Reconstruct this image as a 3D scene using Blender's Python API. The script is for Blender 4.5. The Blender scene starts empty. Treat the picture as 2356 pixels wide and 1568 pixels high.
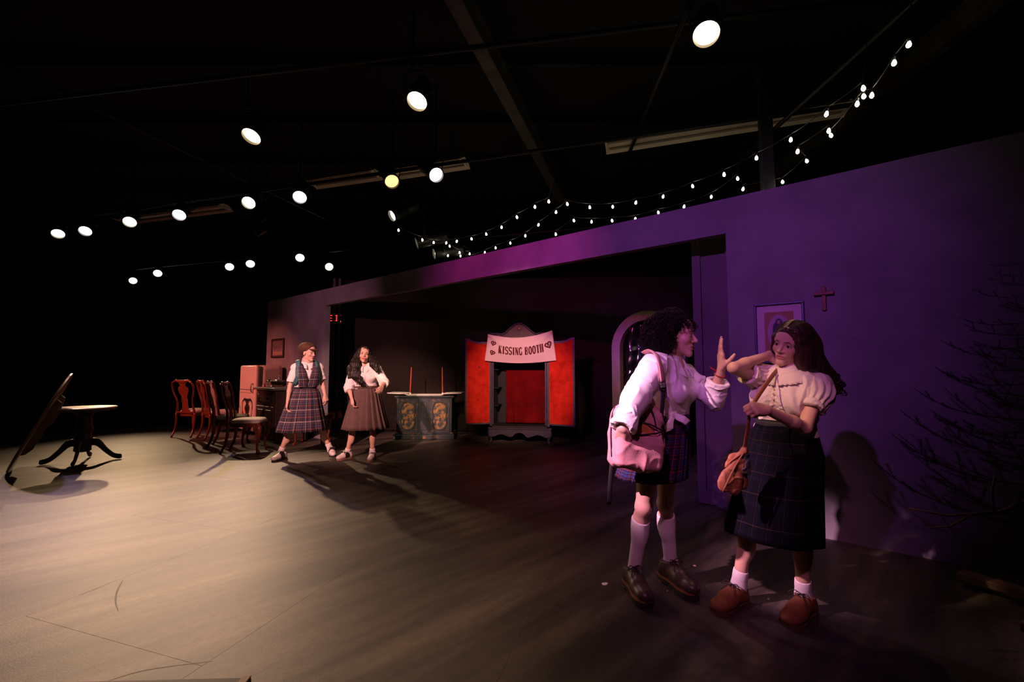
import bpy, math, random
import numpy as np
from mathutils import Vector, Matrix, noise

random.seed(7)
SC = bpy.context.scene
COL = SC.collection
R = math.radians

# ------------------------------------------------------------------ camera
cam_d = bpy.data.cameras.new('camera')
cam_d.sensor_width = 36.0
cam_d.lens = 36.0 * 1000.0 / 2356.0
cam_d.clip_start = 0.05
cam = bpy.data.objects.new('camera', cam_d)
cam.location = (0.0, 0.0, 1.25)
cam.rotation_euler = (R(90 + 3.776), 0.0, 0.0)
COL.objects.link(cam)
SC.camera = cam

# ------------------------------------------------------------------ world, exposure
w = bpy.data.worlds.new('dark_theatre')
SC.world = w
w.use_nodes = True
w.node_tree.nodes['Background'].inputs[0].default_value = (0.5, 0.42, 0.6, 1)
w.node_tree.nodes['Background'].inputs[1].default_value = 0.0012
SC.view_settings.view_transform = 'Standard'
SC.view_settings.look = 'None'
SC.view_settings.gamma = 1.0
SC.view_settings.exposure = 0.0
SC.view_settings.use_curve_mapping = False

WARM = (1.0, 0.66, 0.36)
AMBER = (1.0, 0.52, 0.22)
LAV = (0.62, 0.36, 1.0)
PURPLE = (0.36, 0.08, 1.0)
MAGENTA = (1.0, 0.10, 0.75)
ROSE = (1.0, 0.36, 0.40)
RED = (1.0, 0.16, 0.12)


def spot(name, loc, target, color, power, size, blend=1.0, radius=0.06):
    d = bpy.data.lights.new(name, 'SPOT')
    d.color = color
    d.energy = power
    d.spot_size = R(size)
    d.spot_blend = blend
    d.shadow_soft_size = radius
    o = bpy.data.objects.new(name, d)
    o.location = loc
    v = Vector(target) - Vector(loc)
    o.rotation_euler = v.to_track_quat('-Z', 'Y').to_euler()
    COL.objects.link(o)
    return o


# unseen lamps: front of house around the camera, backstage behind the wall, plus added ones
spot('front_wash_purple', (-2.2, -1.2, 4.2), (1.35, 4.0, 1.95), (0.52, 0.10, 0.86), 700, 42)
spot('front_wash_magenta', (-1.7, 0.4, 3.2), (-0.05, 5.2, 2.5), (1.0, 0.04, 0.58), 620, 34)
spot('side_key_pink', (-3.0, 0.9, 3.6), (0.70, 2.37, 0.93), (1.0, 0.47, 0.70), 3300, 11.0, 0.8, 0.04)
spot('side_key_amber', (-1.7, 1.0, 3.9), (1.30, 2.24, 1.10), (1.0, 0.56, 0.30), 520, 7, 0.6, 0.03)
spot('added_low_fill', (-0.9, -1.2, 3.9), (1.0, 2.45, 0.75), (0.95, 0.28, 0.62), 250, 26)  # added fill to lift the front women's legs and socks
spot('front_rose_left', (-3.0, -0.8, 4.2), (-2.62, 6.5, 0.98), (1.0, 0.45, 0.40), 4300, 21, 0.8)
spot('front_red_left', (-8.6, 2.6, 3.8), (-5.4, 8.8, 0.8), (1.0, 0.24, 0.19), 2600, 26)
spot('front_wall_left', (-4.0, 0.6, 3.1), (-3.3, 7.9, 2.2), (0.95, 0.33, 0.48), 620, 26)
spot('front_booth', (-0.3, 0.2, 3.3), (0.12, 7.5, 0.95), (1.0, 0.50, 0.38), 1900, 17, 0.6)
spot('front_cabinet', (-0.9, 0.2, 4.3), (-1.6, 7.9, 0.60), (1.0, 0.56, 0.38), 2300, 10.5, 0.7)
spot('backstage_top_white', (-1.55, 7.75, 4.0), (-1.58, 8.0, 0.8), (1.0, 0.72, 0.50), 130, 24, 0.8)
spot('added_arch_warm', (-0.5, 0.6, 2.9), (1.85, 6.6, 1.05), (1.0, 0.72, 0.34), 300, 12, 1.0)  # added lamp, warms the arch against the purple wash
spot('backstage_violet', (-0.95, 6.4, 2.95), (2.0, 6.45, 1.3), (0.22, 0.06, 1.0), 480, 24, 1.0, 0.14)


# ------------------------------------------------------------------ materials
MATS = {}


def mat(name, col, rough=0.6, metal=0.0, var=0.0, scale=8.0, bump=0.0, bscale=60.0, spec=0.5, sheen=0.0,
        trans=0.0, emit=None, estr=0.0, stretch=None, col2=None, alpha=1.0, coat=0.0, sss=0.0, lo=0.36, hi=0.66):
    if name in MATS:
        return MATS[name]
    m = bpy.data.materials.new(name)
    m.use_nodes = True
    nt = m.node_tree
    b = nt.nodes['Principled BSDF']
    b.inputs['Base Color'].default_value = (*col, 1)
    b.inputs['Roughness'].default_value = rough
    b.inputs['Metallic'].default_value = metal
    b.inputs['Specular IOR Level'].default_value = spec
    b.inputs['Sheen Weight'].default_value = sheen
    b.inputs['Transmission Weight'].default_value = trans
    b.inputs['Alpha'].default_value = alpha
    b.inputs['Coat Weight'].default_value = coat
    if sss:
        b.inputs['Subsurface Weight'].default_value = sss
        b.inputs['Subsurface Radius'].default_value = (0.012, 0.005, 0.003)
        b.inputs['Subsurface Scale'].default_value = 1.0
    if emit:
        b.inputs['Emission Color'].default_value = (*emit, 1)
        b.inputs['Emission Strength'].default_value = estr
    if var > 0 or bump > 0 or col2:
        tc = nt.nodes.new('ShaderNodeTexCoord')
        mp = nt.nodes.new('ShaderNodeMapping')
        if stretch:
            mp.inputs['Scale'].default_value = stretch
        nt.links.new(tc.outputs['Object'], mp.inputs['Vector'])
    if var > 0 or col2:
        nz = nt.nodes.new('ShaderNodeTexNoise')
        nz.inputs['Scale'].default_value = scale
        nz.inputs['Detail'].default_value = 6
        nz.inputs['Roughness'].default_value = 0.62
        nt.links.new(mp.outputs[0], nz.inputs['Vector'])
        rp = nt.nodes.new('ShaderNodeValToRGB')
        c2 = col2 if col2 else tuple(min(1, c * (1 + var)) for c in col)
        c1 = col if col2 else tuple(c * (1 - var) for c in col)
        rp.color_ramp.elements[0].position = lo
        rp.color_ramp.elements[1].position = hi
        rp.color_ramp.elements[0].color = (*c1, 1)
        rp.color_ramp.elements[1].color = (*c2, 1)
        nt.links.new(nz.outputs['Fac'], rp.inputs['Fac'])
        nt.links.new(rp.outputs[0], b.inputs['Base Color'])
    if bump > 0:
        nb = nt.nodes.new('ShaderNodeTexNoise')
        nb.inputs['Scale'].default_value = bscale
        nb.inputs['Detail'].default_value = 4
        nt.links.new(mp.outputs[0], nb.inputs['Vector'])
        bp = nt.nodes.new('ShaderNodeBump')
        bp.inputs['Strength'].default_value = bump
        bp.inputs['Distance'].default_value = 0.01
        nt.links.new(nb.outputs['Fac'], bp.inputs['Height'])
        nt.links.new(bp.outputs[0], b.inputs['Normal'])
    MATS[name] = m
    return m


def plaid(name, base, ustripes, vstripes, nu, nv, rough=0.85, spec=0.2):
    """woven check: stripe lists of (position, colour) on both UV axes, averaged like warp and weft"""
    m = bpy.data.materials.new(name)
    m.use_nodes = True
    nt = m.node_tree
    b = nt.nodes['Principled BSDF']
    b.inputs['Roughness'].default_value = rough
    b.inputs['Specular IOR Level'].default_value = spec
    uv = nt.nodes.new('ShaderNodeUVMap')
    sx = nt.nodes.new('ShaderNodeSeparateXYZ')
    nt.links.new(uv.outputs[0], sx.inputs[0])
    outs = []
    for ax, n, stripes in (('X', nu, ustripes), ('Y', nv, vstripes)):
        mu = nt.nodes.new('ShaderNodeMath'); mu.operation = 'MULTIPLY'; mu.inputs[1].default_value = n
        fr = nt.nodes.new('ShaderNodeMath'); fr.operation = 'FRACT'
        nt.links.new(sx.outputs[ax], mu.inputs[0])
        nt.links.new(mu.outputs[0], fr.inputs[0])
        rp = nt.nodes.new('ShaderNodeValToRGB')
        rp.color_ramp.interpolation = 'CONSTANT'
        el = rp.color_ramp.elements
        el[0].position = 0.0; el[0].color = (*base, 1)
        el[1].position = 0.999; el[1].color = (*base, 1)
        for pos, wd, c in stripes:
            e = el.new(pos); e.color = (*c, 1)
            e = el.new(pos + wd); e.color = (*base, 1)
        nt.links.new(fr.outputs[0], rp.inputs[0])
        outs.append(rp.outputs[0])
    mx = nt.nodes.new('ShaderNodeMix'); mx.data_type = 'RGBA'
    mx.inputs['Factor'].default_value = 0.5
    nt.links.new(outs[0], mx.inputs['A']); nt.links.new(outs[1], mx.inputs['B'])
    nt.links.new(mx.outputs['Result'], b.inputs['Base Color'])
    MATS[name] = m
    return m


# ------------------------------------------------------------------ scene graph
def tag(o, label=None, cat=None, group=None, kind=None):
    if label: o['label'] = label
    if cat: o['category'] = cat
    if group: o['group'] = group
    if kind: o['kind'] = kind
    return o


def thing(name, label, cat, loc=(0, 0, 0), rotz=0.0, group=None):
    o = bpy.data.objects.new(name, None)
    o.empty_display_size = 0.1
    COL.objects.link(o)
    o.location = loc
    o.rotation_euler = (0, 0, rotz)
    return tag(o, label, cat, group)


def copy_tree(o, parent=None):
    c = o.copy()
    COL.objects.link(c)
    c.parent = parent
    for ch in list(o.children):
        copy_tree(ch, c)
    return c


class MB:
    """collects geometry in one local frame, builds ONE mesh object"""

    def __init__(s):
        s.v, s.f, s.uv = [], [], {}

    def add(s, vs, fs):
        n = len(s.v)
        s.v += [tuple(v) for v in vs]
        s.f += [tuple(i + n for i in f) for f in fs]
        return s

    def box(s, c, d, rot=None, bev=0.0):
        x, y, z = d[0] / 2, d[1] / 2, d[2] / 2
        if bev > 0:
            b = min(bev, x * .9, y * .9, z * .9)
            pts, fs = [], []
            for sx in (-1, 1):
                for sy in (-1, 1):
                    for sz in (-1, 1):
                        pts += [(sx * x, sy * (y - b), sz * (z - b)), (sx * (x - b), sy * y, sz * (z - b)),
                                (sx * (x - b), sy * (y - b), sz * z)]
            ix = lambda a, b_, c_, k: ((a * 2 + b_) * 2 + c_) * 3 + k
            for a in (0, 1):
                fs.append([ix(a, 0, 0, 0), ix(a, 1, 0, 0), ix(a, 1, 1, 0), ix(a, 0, 1, 0)])
                fs.append([ix(0, a, 0, 1), ix(1, a, 0, 1), ix(1, a, 1, 1), ix(0, a, 1, 1)])
                fs.append([ix(0, 0, a, 2), ix(1, 0, a, 2), ix(1, 1, a, 2), ix(0, 1, a, 2)])
                for c_ in (0, 1):
                    fs.append([ix(a, c_, 0, 0), ix(a, c_, 1, 0), ix(a, c_, 1, 1), ix(a, c_, 0, 1)])
                    fs.append([ix(a, 0, c_, 0), ix(a, 1, c_, 0), ix(a, 1, c_, 2), ix(a, 0, c_, 2)])
                    fs.append([ix(0, a, c_, 1), ix(1, a, c_, 1), ix(1, a, c_, 2), ix(0, a, c_, 2)])
                    for d_ in (0, 1):
                        fs.append([ix(a, c_, d_, 0), ix(a, c_, d_, 1), ix(a, c_, d_, 2)])
        else:
            pts = [(-x, -y, -z), (x, -y, -z), (x, y, -z), (-x, y, -z), (-x, -y, z), (x, -y, z), (x, y, z), (-x, y, z)]
            fs = [(0, 3, 2, 1), (4, 5, 6, 7), (0, 1, 5, 4), (1, 2, 6, 5), (2, 3, 7, 6), (3, 0, 4, 7)]
        if rot is not None:
            pts = [rot @ Vector(p) for p in pts]
        return s.add([(p[0] + c[0], p[1] + c[1], p[2] + c[2]) for p in pts], fs)

    def tube(s, path, rad, n=8, cap=True, flat=None, up=None):
        """round tube through points; rad a number or list; flat=(a,b) squashes the section"""
        P = [Vector(p) for p in path]
        m = len(P)
        rr = rad if isinstance(rad, (list, tuple)) else [rad] * m
        t0 = (P[1] - P[0]).normalized()
        ref = Vector(up) if up else (Vector((0, 0, 1)) if abs(t0.z) < 0.9 else Vector((1, 0, 0)))
        a = (ref - t0 * ref.dot(t0)).normalized()
        vs, fs = [], []
        for i in range(m):
            t = (P[min(i + 1, m - 1)] - P[max(i - 1, 0)]).normalized()
            a = (a - t * a.dot(t))
            a = a.normalized() if a.length > 1e-6 else t.orthogonal().normalized()
            b = t.cross(a)
            fa, fb = flat if flat else (1, 1)
            for k in range(n):
                q = 2 * math.pi * k / n
                vs.append(P[i] + a * (math.cos(q) * rr[i] * fa) + b * (math.sin(q) * rr[i] * fb))
        for i in range(m - 1):
            for k in range(n):
                k2 = (k + 1) % n
                fs.append((i * n + k, i * n + k2, (i + 1) * n + k2, (i + 1) * n + k))
        if cap:
            fs.append(tuple(range(n - 1, -1, -1)))
            fs.append(tuple((m - 1) * n + k for k in range(n)))
        return s.add(vs, fs)

    def cyl(s, a, b, ra, rb=None, n=16):
        return s.tube([a, b], [ra, ra if rb is None else rb], n)

    def lathe(s, prof, n=32, c=(0, 0, 0), mtx=None):
        vs, fs = [], []
        m = len(prof)
        for r_, z in prof:
            for k in range(n):
                q = 2 * math.pi * k / n
                p = Vector((r_ * math.cos(q), r_ * math.sin(q), z))
                if mtx is not None:
                    p = mtx @ p
                vs.append((p[0] + c[0], p[1] + c[1], p[2] + c[2]))
        for i in range(m - 1):
            for k in range(n):
                k2 = (k + 1) % n
                fs.append((i * n + k, i * n + k2, (i + 1) * n + k2, (i + 1) * n + k))
        fs.append(tuple(range(n - 1, -1, -1)))
        fs.append(tuple((m - 1) * n + k for k in range(n)))
        return s.add(vs, fs)

    def prism(s, poly, d0, d1, frame=None):
        """polygon (x,z) extruded along y from d0 to d1, or in a frame (origin, X, Z, Y)"""
        n = len(poly)
        vs = []
        for d in (d0, d1):
            for (x, z) in poly:
                if frame:
                    o, X, Zv, Yv = frame
                    vs.append(Vector(o) + Vector(X) * x + Vector(Zv) * z + Vector(Yv) * d)
                else:
                    vs.append((x, d, z))
        fs = [tuple(range(n)), tuple(range(2 * n - 1, n - 1, -1))]
        for k in range(n):
            k2 = (k + 1) % n
            fs.append((k, n + k, n + k2, k2))
        return s.add(vs, fs)

    def grid(s, fn, nu, nv, closed_u=False, uvfn=None):
        n = len(s.v)
        cu = nu if closed_u else nu + 1
        for j in range(nv + 1):
            for i in range(cu):
                s.v.append(tuple(fn(i / nu, j / nv)))
        for j in range(nv):
            for i in range(nu):
                i2 = (i + 1) % cu
                s.f.append((n + j * cu + i, n + j * cu + i2, n + (j + 1) * cu + i2, n + (j + 1) * cu + i))
                s.uv[len(s.f) - 1] = [(i / nu, j / nv), ((i + 1) / nu, j / nv), ((i + 1) / nu, (j + 1) / nv), (i / nu, (j + 1) / nv)]
        return s

    def mesh(s, name, smooth=False, ang=None):
        me = bpy.data.meshes.new(name)
        me.from_pydata(s.v, [], s.f)
        if s.uv:
            ul = me.uv_layers.new(name='UVMap')
            for fi, c in s.uv.items():
                p = me.polygons[fi]
                for li, q in zip(p.loop_indices, c):
                    ul.data[li].uv = q
        if smooth:
            me.polygons.foreach_set('use_smooth', [True] * len(me.polygons))
        me.update()
        if ang is not None:
            me.set_sharp_from_angle(angle=R(ang))
        return me

    def build(s, name, m, parent=None, smooth=False, ang=None, loc=None, solid=0.0):
        me = s.mesh(name, smooth or ang is not None, ang)
        for mm in (m if isinstance(m, (list, tuple)) else [m]):
            me.materials.append(mm)
        o = bpy.data.objects.new(name, me)
        COL.objects.link(o)
        if parent is not None:
            o.parent = parent
        if loc is not None:
            o.location = loc
        if solid:
            md = o.modifiers.new('thickness', 'SOLIDIFY')
            md.thickness = solid
            md.offset = 0.0
        return o


def share(name, src, parent, loc=(0, 0, 0), rot=None, scale=None):
    """another object on the mesh of src"""
    o = bpy.data.objects.new(name, src.data)
    COL.objects.link(o)
    o.parent = parent
    o.location = loc
    if rot: o.rotation_euler = rot
    if scale: o.scale = scale
    return o


def structure(o):
    o['kind'] = 'structure'
    return o


def smoothpath(pts, n=6):
    """Catmull-Rom through points"""
    P = [Vector(p) for p in pts]
    P = [P[0] * 2 - P[1]] + P + [P[-1] * 2 - P[-2]]
    out = []
    for i in range(1, len(P) - 2):
        for k in range(n):
            t = k / n
            a, b, c, d = P[i - 1], P[i], P[i + 1], P[i + 2]
            out.append(0.5 * ((2 * b) + (c - a) * t + (2 * a - 5 * b + 4 * c - d) * t * t + (3 * b - a - 3 * c + d) * t ** 3))
    out.append(P[-2])
    return out


def lerp_list(r, m):
    """resample list r to m values"""
    return [float(np.interp(i / (m - 1) * (len(r) - 1), range(len(r)), r)) for i in range(m)]


# ------------------------------------------------------------------ implicit surfaces (for bodies, cloth, hair)
def _vn(p):
    """vectorised value noise"""
    i = np.floor(p).astype(np.int64)
    f = p - i
    f = f * f * (3 - 2 * f)

    def h(a):
        n = (a[:, 0] * 374761393 + a[:, 1] * 668265263 + a[:, 2] * 2147483647) & 0x7fffffff
        n = ((n ^ (n >> 13)) * 1274126177) & 0x7fffffff
        return ((n ^ (n >> 16)) & 0xffff) / 32768.0 - 1.0
    r = 0
    for dx in (0, 1):
        for dy in (0, 1):
            for dz in (0, 1):
                wgt = (f[:, 0] if dx else 1 - f[:, 0]) * (f[:, 1] if dy else 1 - f[:, 1]) * (f[:, 2] if dz else 1 - f[:, 2])
                r = r + wgt * h(i + np.array([dx, dy, dz]))
    return r


class Field:
    def __init__(s, lo, hi, h):
        s.lo = np.array(lo, float)
        s.h = h
        s.n = np.ceil((np.array(hi, float) - s.lo) / h).astype(int) + 1
        s.a = np.full(s.n, 1.0, np.float32)

    def _sub(s, lo, hi):
        i0 = np.maximum(np.floor((np.array(lo) - s.lo) / s.h).astype(int), 0)
        i1 = np.minimum(np.ceil((np.array(hi) - s.lo) / s.h).astype(int) + 1, s.n)
        if (i1 <= i0).any():
            return None
        sl = tuple(slice(a, b) for a, b in zip(i0, i1))
        ax = [(s.lo[k] + s.h * np.arange(i0[k], i1[k])).astype(np.float32) for k in range(3)]
        return sl, ax[0][:, None, None], ax[1][None, :, None], ax[2][None, None, :]

    def _op(s, sl, d, k, op):
        a = s.a[sl]
        if op == 'u':
            hh = np.maximum(k - np.abs(a - d), 0) / k
            s.a[sl] = np.minimum(a, d) - hh * hh * k * 0.25
        else:
            d = -d
            hh = np.maximum(k - np.abs(a - d), 0) / k
            s.a[sl] = np.maximum(a, d) + hh * hh * k * 0.25

    def cone(s, a, b, ra, rb, k=0.02, flat=None, op='u'):
        a = np.array(a, float); b = np.array(b, float)
        rm = max(ra, rb)
        fx = 1.0
        if flat is not None:
            fx = max(flat[1], 1.0)
        m = rm * fx + k + 3 * s.h
        q = s._sub(np.minimum(a, b) - m, np.maximum(a, b) + m)
        if q is None: return s
        sl, X, Y, Z = q
        px, py, pz = X - a[0], Y - a[1], Z - a[2]
        ba = b - a
        L2 = float(ba @ ba) + 1e-12
        t = np.clip((px * ba[0] + py * ba[1] + pz * ba[2]) / L2, 0, 1)
        dx, dy, dz = px - t * ba[0], py - t * ba[1], pz - t * ba[2]
        sc = 1.0
        if flat is not None:
            n = np.array(flat[0], float); n /= np.linalg.norm(n)
            f = flat[1]
            c = (dx * n[0] + dy * n[1] + dz * n[2]) * (1 / f - 1)
            dx, dy, dz = dx + c * n[0], dy + c * n[1], dz + c * n[2]
            sc = min(1.0, f)
        d = (np.sqrt(dx * dx + dy * dy + dz * dz) - (ra + (rb - ra) * t)) * sc
        s._op(sl, d.astype(np.float32), k, op)
        return s

    def ell(s, c, r, ax=None, k=0.015, op='u'):
        c = np.array(c, float); r = np.array(r, float)
        A = np.eye(3) if ax is None else np.array([list(v) for v in ax], float)
        m = r.max() + k + 3 * s.h
        q = s._sub(c - m, c + m)
        if q is None: return s
        sl, X, Y, Z = q
        px, py, pz = X - c[0], Y - c[1], Z - c[2]
        l = [(px * A[i, 0] + py * A[i, 1] + pz * A[i, 2]) / r[i] for i in range(3)]
        k0 = np.sqrt(l[0] ** 2 + l[1] ** 2 + l[2] ** 2)
        k1 = np.sqrt((l[0] / r[0]) ** 2 + (l[1] / r[1]) ** 2 + (l[2] / r[2]) ** 2)
        d = k0 * (k0 - 1) / np.maximum(k1, 1e-6)
        s._op(sl, d.astype(np.float32), k, op)
        return s

    def box(s, c, hsz, ax=None, rnd=0.01, k=0.01, op='u'):
        c = np.array(c, float); hz = np.array(hsz, float) - rnd
        A = np.eye(3) if ax is None else np.array([list(v) for v in ax], float)
        m = np.linalg.norm(hsz) + k + 3 * s.h
        q = s._sub(c - m, c + m)
        if q is None: return s
        sl, X, Y, Z = q
        px, py, pz = X - c[0], Y - c[1], Z - c[2]
        l = [np.abs(px * A[i, 0] + py * A[i, 1] + pz * A[i, 2]) - hz[i] for i in range(3)]
        o = np.sqrt(sum(np.maximum(v, 0) ** 2 for v in l))
        d = o + np.minimum(np.maximum(np.maximum(l[0], l[1]), l[2]), 0) - rnd
        s._op(sl, d.astype(np.float32), k, op)
        return s

    def cut(s, p, n, rad, k=0.004):
        """remove what lies on the n side of the plane through p, within rad of p"""
        p = np.array(p, float); n = np.array(n, float); n = n / np.linalg.norm(n)
        q = s._sub(p - rad, p + rad)
        if q is None: return s
        sl, X, Y, Z = q
        d = ((X - p[0]) * n[0] + (Y - p[1]) * n[1] + (Z - p[2]) * n[2])
        near = ((X - p[0]) ** 2 + (Y - p[1]) ** 2 + (Z - p[2]) ** 2) < rad * rad
        a = s.a[sl]
        s.a[sl] = np.where(near, np.maximum(a, d), a)
        return s

    def surface(s):
        a = s.a
        a[0] = a[-1] = 1; a[:, 0] = a[:, -1] = 1; a[:, :, 0] = a[:, :, -1] = 1
        ins = a < 0
        nx, ny, nz = a.shape
        # cells with a sign change
        cnt = np.zeros((nx - 1, ny - 1, nz - 1), np.int8)
        for dx in (0, 1):
            for dy in (0, 1):
                for dz in (0, 1):
                    cnt += ins[dx:nx - 1 + dx, dy:ny - 1 + dy, dz:nz - 1 + dz]
        cells = np.argwhere((cnt > 0) & (cnt < 8))
        ids = np.full(cnt.shape, -1, np.int32)
        ids[tuple(cells.T)] = np.arange(len(cells))
        acc = np.zeros((len(cells), 3)); num = np.zeros(len(cells))
        C = [(x, y, z) for x in (0, 1) for y in (0, 1) for z in (0, 1)]
        for i, p in enumerate(C):
            for q in C[i + 1:]:
                if sum(abs(p[k] - q[k]) for k in range(3)) != 1: continue
                va = a[cells[:, 0] + p[0], cells[:, 1] + p[1], cells[:, 2] + p[2]]
                vb = a[cells[:, 0] + q[0], cells[:, 1] + q[1], cells[:, 2] + q[2]]
                m = (va < 0) != (vb < 0)
                va = np.clip(va, -4 * s.h, 4 * s.h); vb = np.clip(vb, -4 * s.h, 4 * s.h)
                t = np.where(m, va / np.where(m, va - vb, 1), 0)
                for k in range(3):
                    acc[:, k] += np.where(m, p[k] + t * (q[k] - p[k]), 0)
                num += m
        V = s.lo + s.h * (cells + acc / num[:, None])
        quads = []
        for ax in range(3):
            o1, o2 = [(1, 2), (2, 0), (0, 1)][ax]
            sa = [slice(None)] * 3; sb = [slice(None)] * 3
            sa[ax] = slice(0, -1); sb[ax] = slice(1, None)
            ia, ib = ins[tuple(sa)], ins[tuple(sb)]
            e = np.argwhere(ia != ib)
            e = e[(e[:, o1] > 0) & (e[:, o2] > 0)]
            fl = ia[tuple(e.T)]
            e1 = e.copy(); e1[:, o1] -= 1
            e2 = e.copy(); e2[:, o1] -= 1; e2[:, o2] -= 1
            e3 = e.copy(); e3[:, o2] -= 1
            q = np.stack([ids[tuple(v.T)] for v in (e, e1, e2, e3)], 1)
            q[~fl] = q[~fl][:, ::-1]
            quads.append(q)
        Q = np.concatenate(quads)
        Q = Q[(Q >= 0).all(1)]
        return V, Q


def relax(V, Q, it=2, lam=0.5):
    for _ in range(it):
        acc = np.zeros_like(V); num = np.zeros(len(V))
        for k in range(4):
            a, b = Q[:, k], Q[:, (k + 1) % 4]
            np.add.at(acc, a, V[b]); np.add.at(num, a, 1)
            np.add.at(acc, b, V[a]); np.add.at(num, b, 1)
        V = V + lam * (acc / np.maximum(num, 1)[:, None] - V)
    return V


def vnormals(V, Q):
    n = np.cross(V[Q[:, 2]] - V[Q[:, 0]], V[Q[:, 3]] - V[Q[:, 1]])
    N = np.zeros_like(V)
    for k in range(4):
        np.add.at(N, Q[:, k], n)
    return N / np.maximum(np.linalg.norm(N, axis=1), 1e-9)[:, None]


def field_obj(name, F, m, parent, base=(0, 0, 0), it=1, disp=None, tone=None, uv=None):
    """mesh a field; disp(V,N)->scalar offset along the normal; tone(V)->(n,3) colour attribute; uv(V)->(n,2)"""
    V, Q = F.surface() if isinstance(F, Field) else F
    if it: V = relax(V, Q, it)
    if disp is not None:
        N = vnormals(V, Q)
        V = V + N * disp(V, N)[:, None]
    W_ = V - np.array(base, float)
    me = bpy.data.meshes.new(name)
    me.vertices.add(len(W_)); me.vertices.foreach_set('co', W_.astype(np.float32).ravel())
    me.loops.add(len(Q) * 4); me.loops.foreach_set('vertex_index', Q.astype(np.int32).ravel())
    me.polygons.add(len(Q)); me.polygons.foreach_set('loop_start', np.arange(0, len(Q) * 4, 4, dtype=np.int32))
    me.polygons.foreach_set('use_smooth', np.ones(len(Q), bool))
    me.update(calc_edges=True)
    me.validate()
    if tone is not None:
        at = me.color_attributes.new('tone', 'FLOAT_COLOR', 'POINT')
        c = np.concatenate([tone(V), np.ones((len(V), 1))], 1).astype(np.float32)
        at.data.foreach_set('color', c.ravel())
    if uv is not None:
        ul = me.uv_layers.new(name='UVMap')
        u = uv(V)[Q.ravel()].astype(np.float32)
        ul.data.foreach_set('uv', u.ravel())
    for mm in (m if isinstance(m, (list, tuple)) else [m]):
        me.materials.append(mm)
    o = bpy.data.objects.new(name, me)
    COL.objects.link(o)
    o.parent = parent
    return o


# ================================================================== SETTING
EX, EY = 0.7802, -0.6255           # along the stage wall, towards the right
BX, BY = 0.6255, 0.7802            # behind the stage wall
WALL_O = Vector((0.0, 5.186, 0.0))
WALL_A = math.atan2(EY, EX)


def wl(s, t, z=0.0):
    """stage-wall coordinates (along, behind, up) to world"""
    return (WALL_O.x + EX * s + BX * t, WALL_O.y + EY * s + BY * t, z)


# --- floor: painted plywood sheets with open joints on a dark sub-floor
def floor_material():
    m = bpy.data.materials.new('painted_stage_floor')
    m.use_nodes = True
    nt = m.node_tree
    b = nt.nodes['Principled BSDF']
    tc = nt.nodes.new('ShaderNodeNewGeometry')

    def layer(rot, sc, scale, lo, hi, c0, c1, detail=5):
        m0 = nt.nodes.new('ShaderNodeMapping')
        m0.inputs['Rotation'].default_value = (0, 0, R(rot))
        mp = nt.nodes.new('ShaderNodeMapping')
        mp.inputs['Scale'].default_value = sc
        nt.links.new(m0.outputs[0], mp.inputs['Vector'])
        nz = nt.nodes.new('ShaderNodeTexNoise')
        nz.inputs['Scale'].default_value = scale
        nz.inputs['Detail'].default_value = detail
        rp = nt.nodes.new('ShaderNodeValToRGB')
        rp.color_ramp.elements[0].position = lo; rp.color_ramp.elements[0].color = (*c0, 1)
        rp.color_ramp.elements[1].position = hi; rp.color_ramp.elements[1].color = (*c1, 1)
        nt.links.new(tc.outputs['Position'], m0.inputs['Vector'])
        nt.links.new(mp.outputs[0], nz.inputs['Vector'])
        nt.links.new(nz.outputs['Fac'], rp.inputs['Fac'])
        return rp.outputs[0]

    def mix(a, c, mode, f):
        mx = nt.nodes.new('ShaderNodeMix'); mx.data_type = 'RGBA'; mx.blend_type = mode
        mx.inputs['Factor'].default_value = f
        nt.links.new(a, mx.inputs['A']); nt.links.new(c, mx.inputs['B'])
        return mx.outputs['Result']
    strokes = layer(-43, (0.6, 4.2, 1), 1.5, 0.36, 0.68, (0.055, 0.046, 0.040), (0.195, 0.160, 0.126), 9)
    broad = layer(-43, (0.28, 1.5, 1), 1.0, 0.40, 0.60, (0.36, 0.36, 0.36), (1.0, 1.0, 1.0), 3)
    fine = layer(-43, (1.0, 16, 1), 6.0, 0.3, 0.75, (0.80, 0.80, 0.80), (1.0, 1.0, 1.0), 6)
    specks = layer(0, (1, 1, 1), 90.0, 0.22, 0.34, (0.72, 0.72, 0.72), (1.0, 1.0, 1.0), 2)
    grain = layer(20, (1, 1, 1), 22.0, 0.30, 0.72, (0.74, 0.74, 0.74), (1.06, 1.06, 1.06), 10)
    scr = layer(-20, (1.2, 46, 1), 2.2, 0.275, 0.31, (1.45, 1.40, 1.32), (1.0, 1.0, 1.0), 2)
    c = mix(mix(mix(strokes, broad, 'MULTIPLY', 1.0), fine, 'MULTIPLY', 1.0), specks, 'MULTIPLY', 1.0)
    c = mix(mix(c, grain, 'MULTIPLY', 1.0), scr, 'MULTIPLY', 1.0)
    nt.links.new(c, b.inputs['Base Color'])
    b.inputs['Roughness'].default_value = 0.55
    b.inputs['Specular IOR Level'].default_value = 0.35
    nb = nt.nodes.new('ShaderNodeTexNoise'); nb.inputs['Scale'].default_value = 120; nb.inputs['Detail'].default_value = 4
    nt.links.new(tc.outputs['Position'], nb.inputs['Vector'])
    bp = nt.nodes.new('ShaderNodeBump'); bp.inputs['Strength'].default_value = 0.18; bp.inputs['Distance'].default_value = 0.004
    nt.links.new(nb.outputs['Fac'], bp.inputs['Height'])
    nt.links.new(bp.outputs[0], b.inputs['Normal'])
    return m


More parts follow.
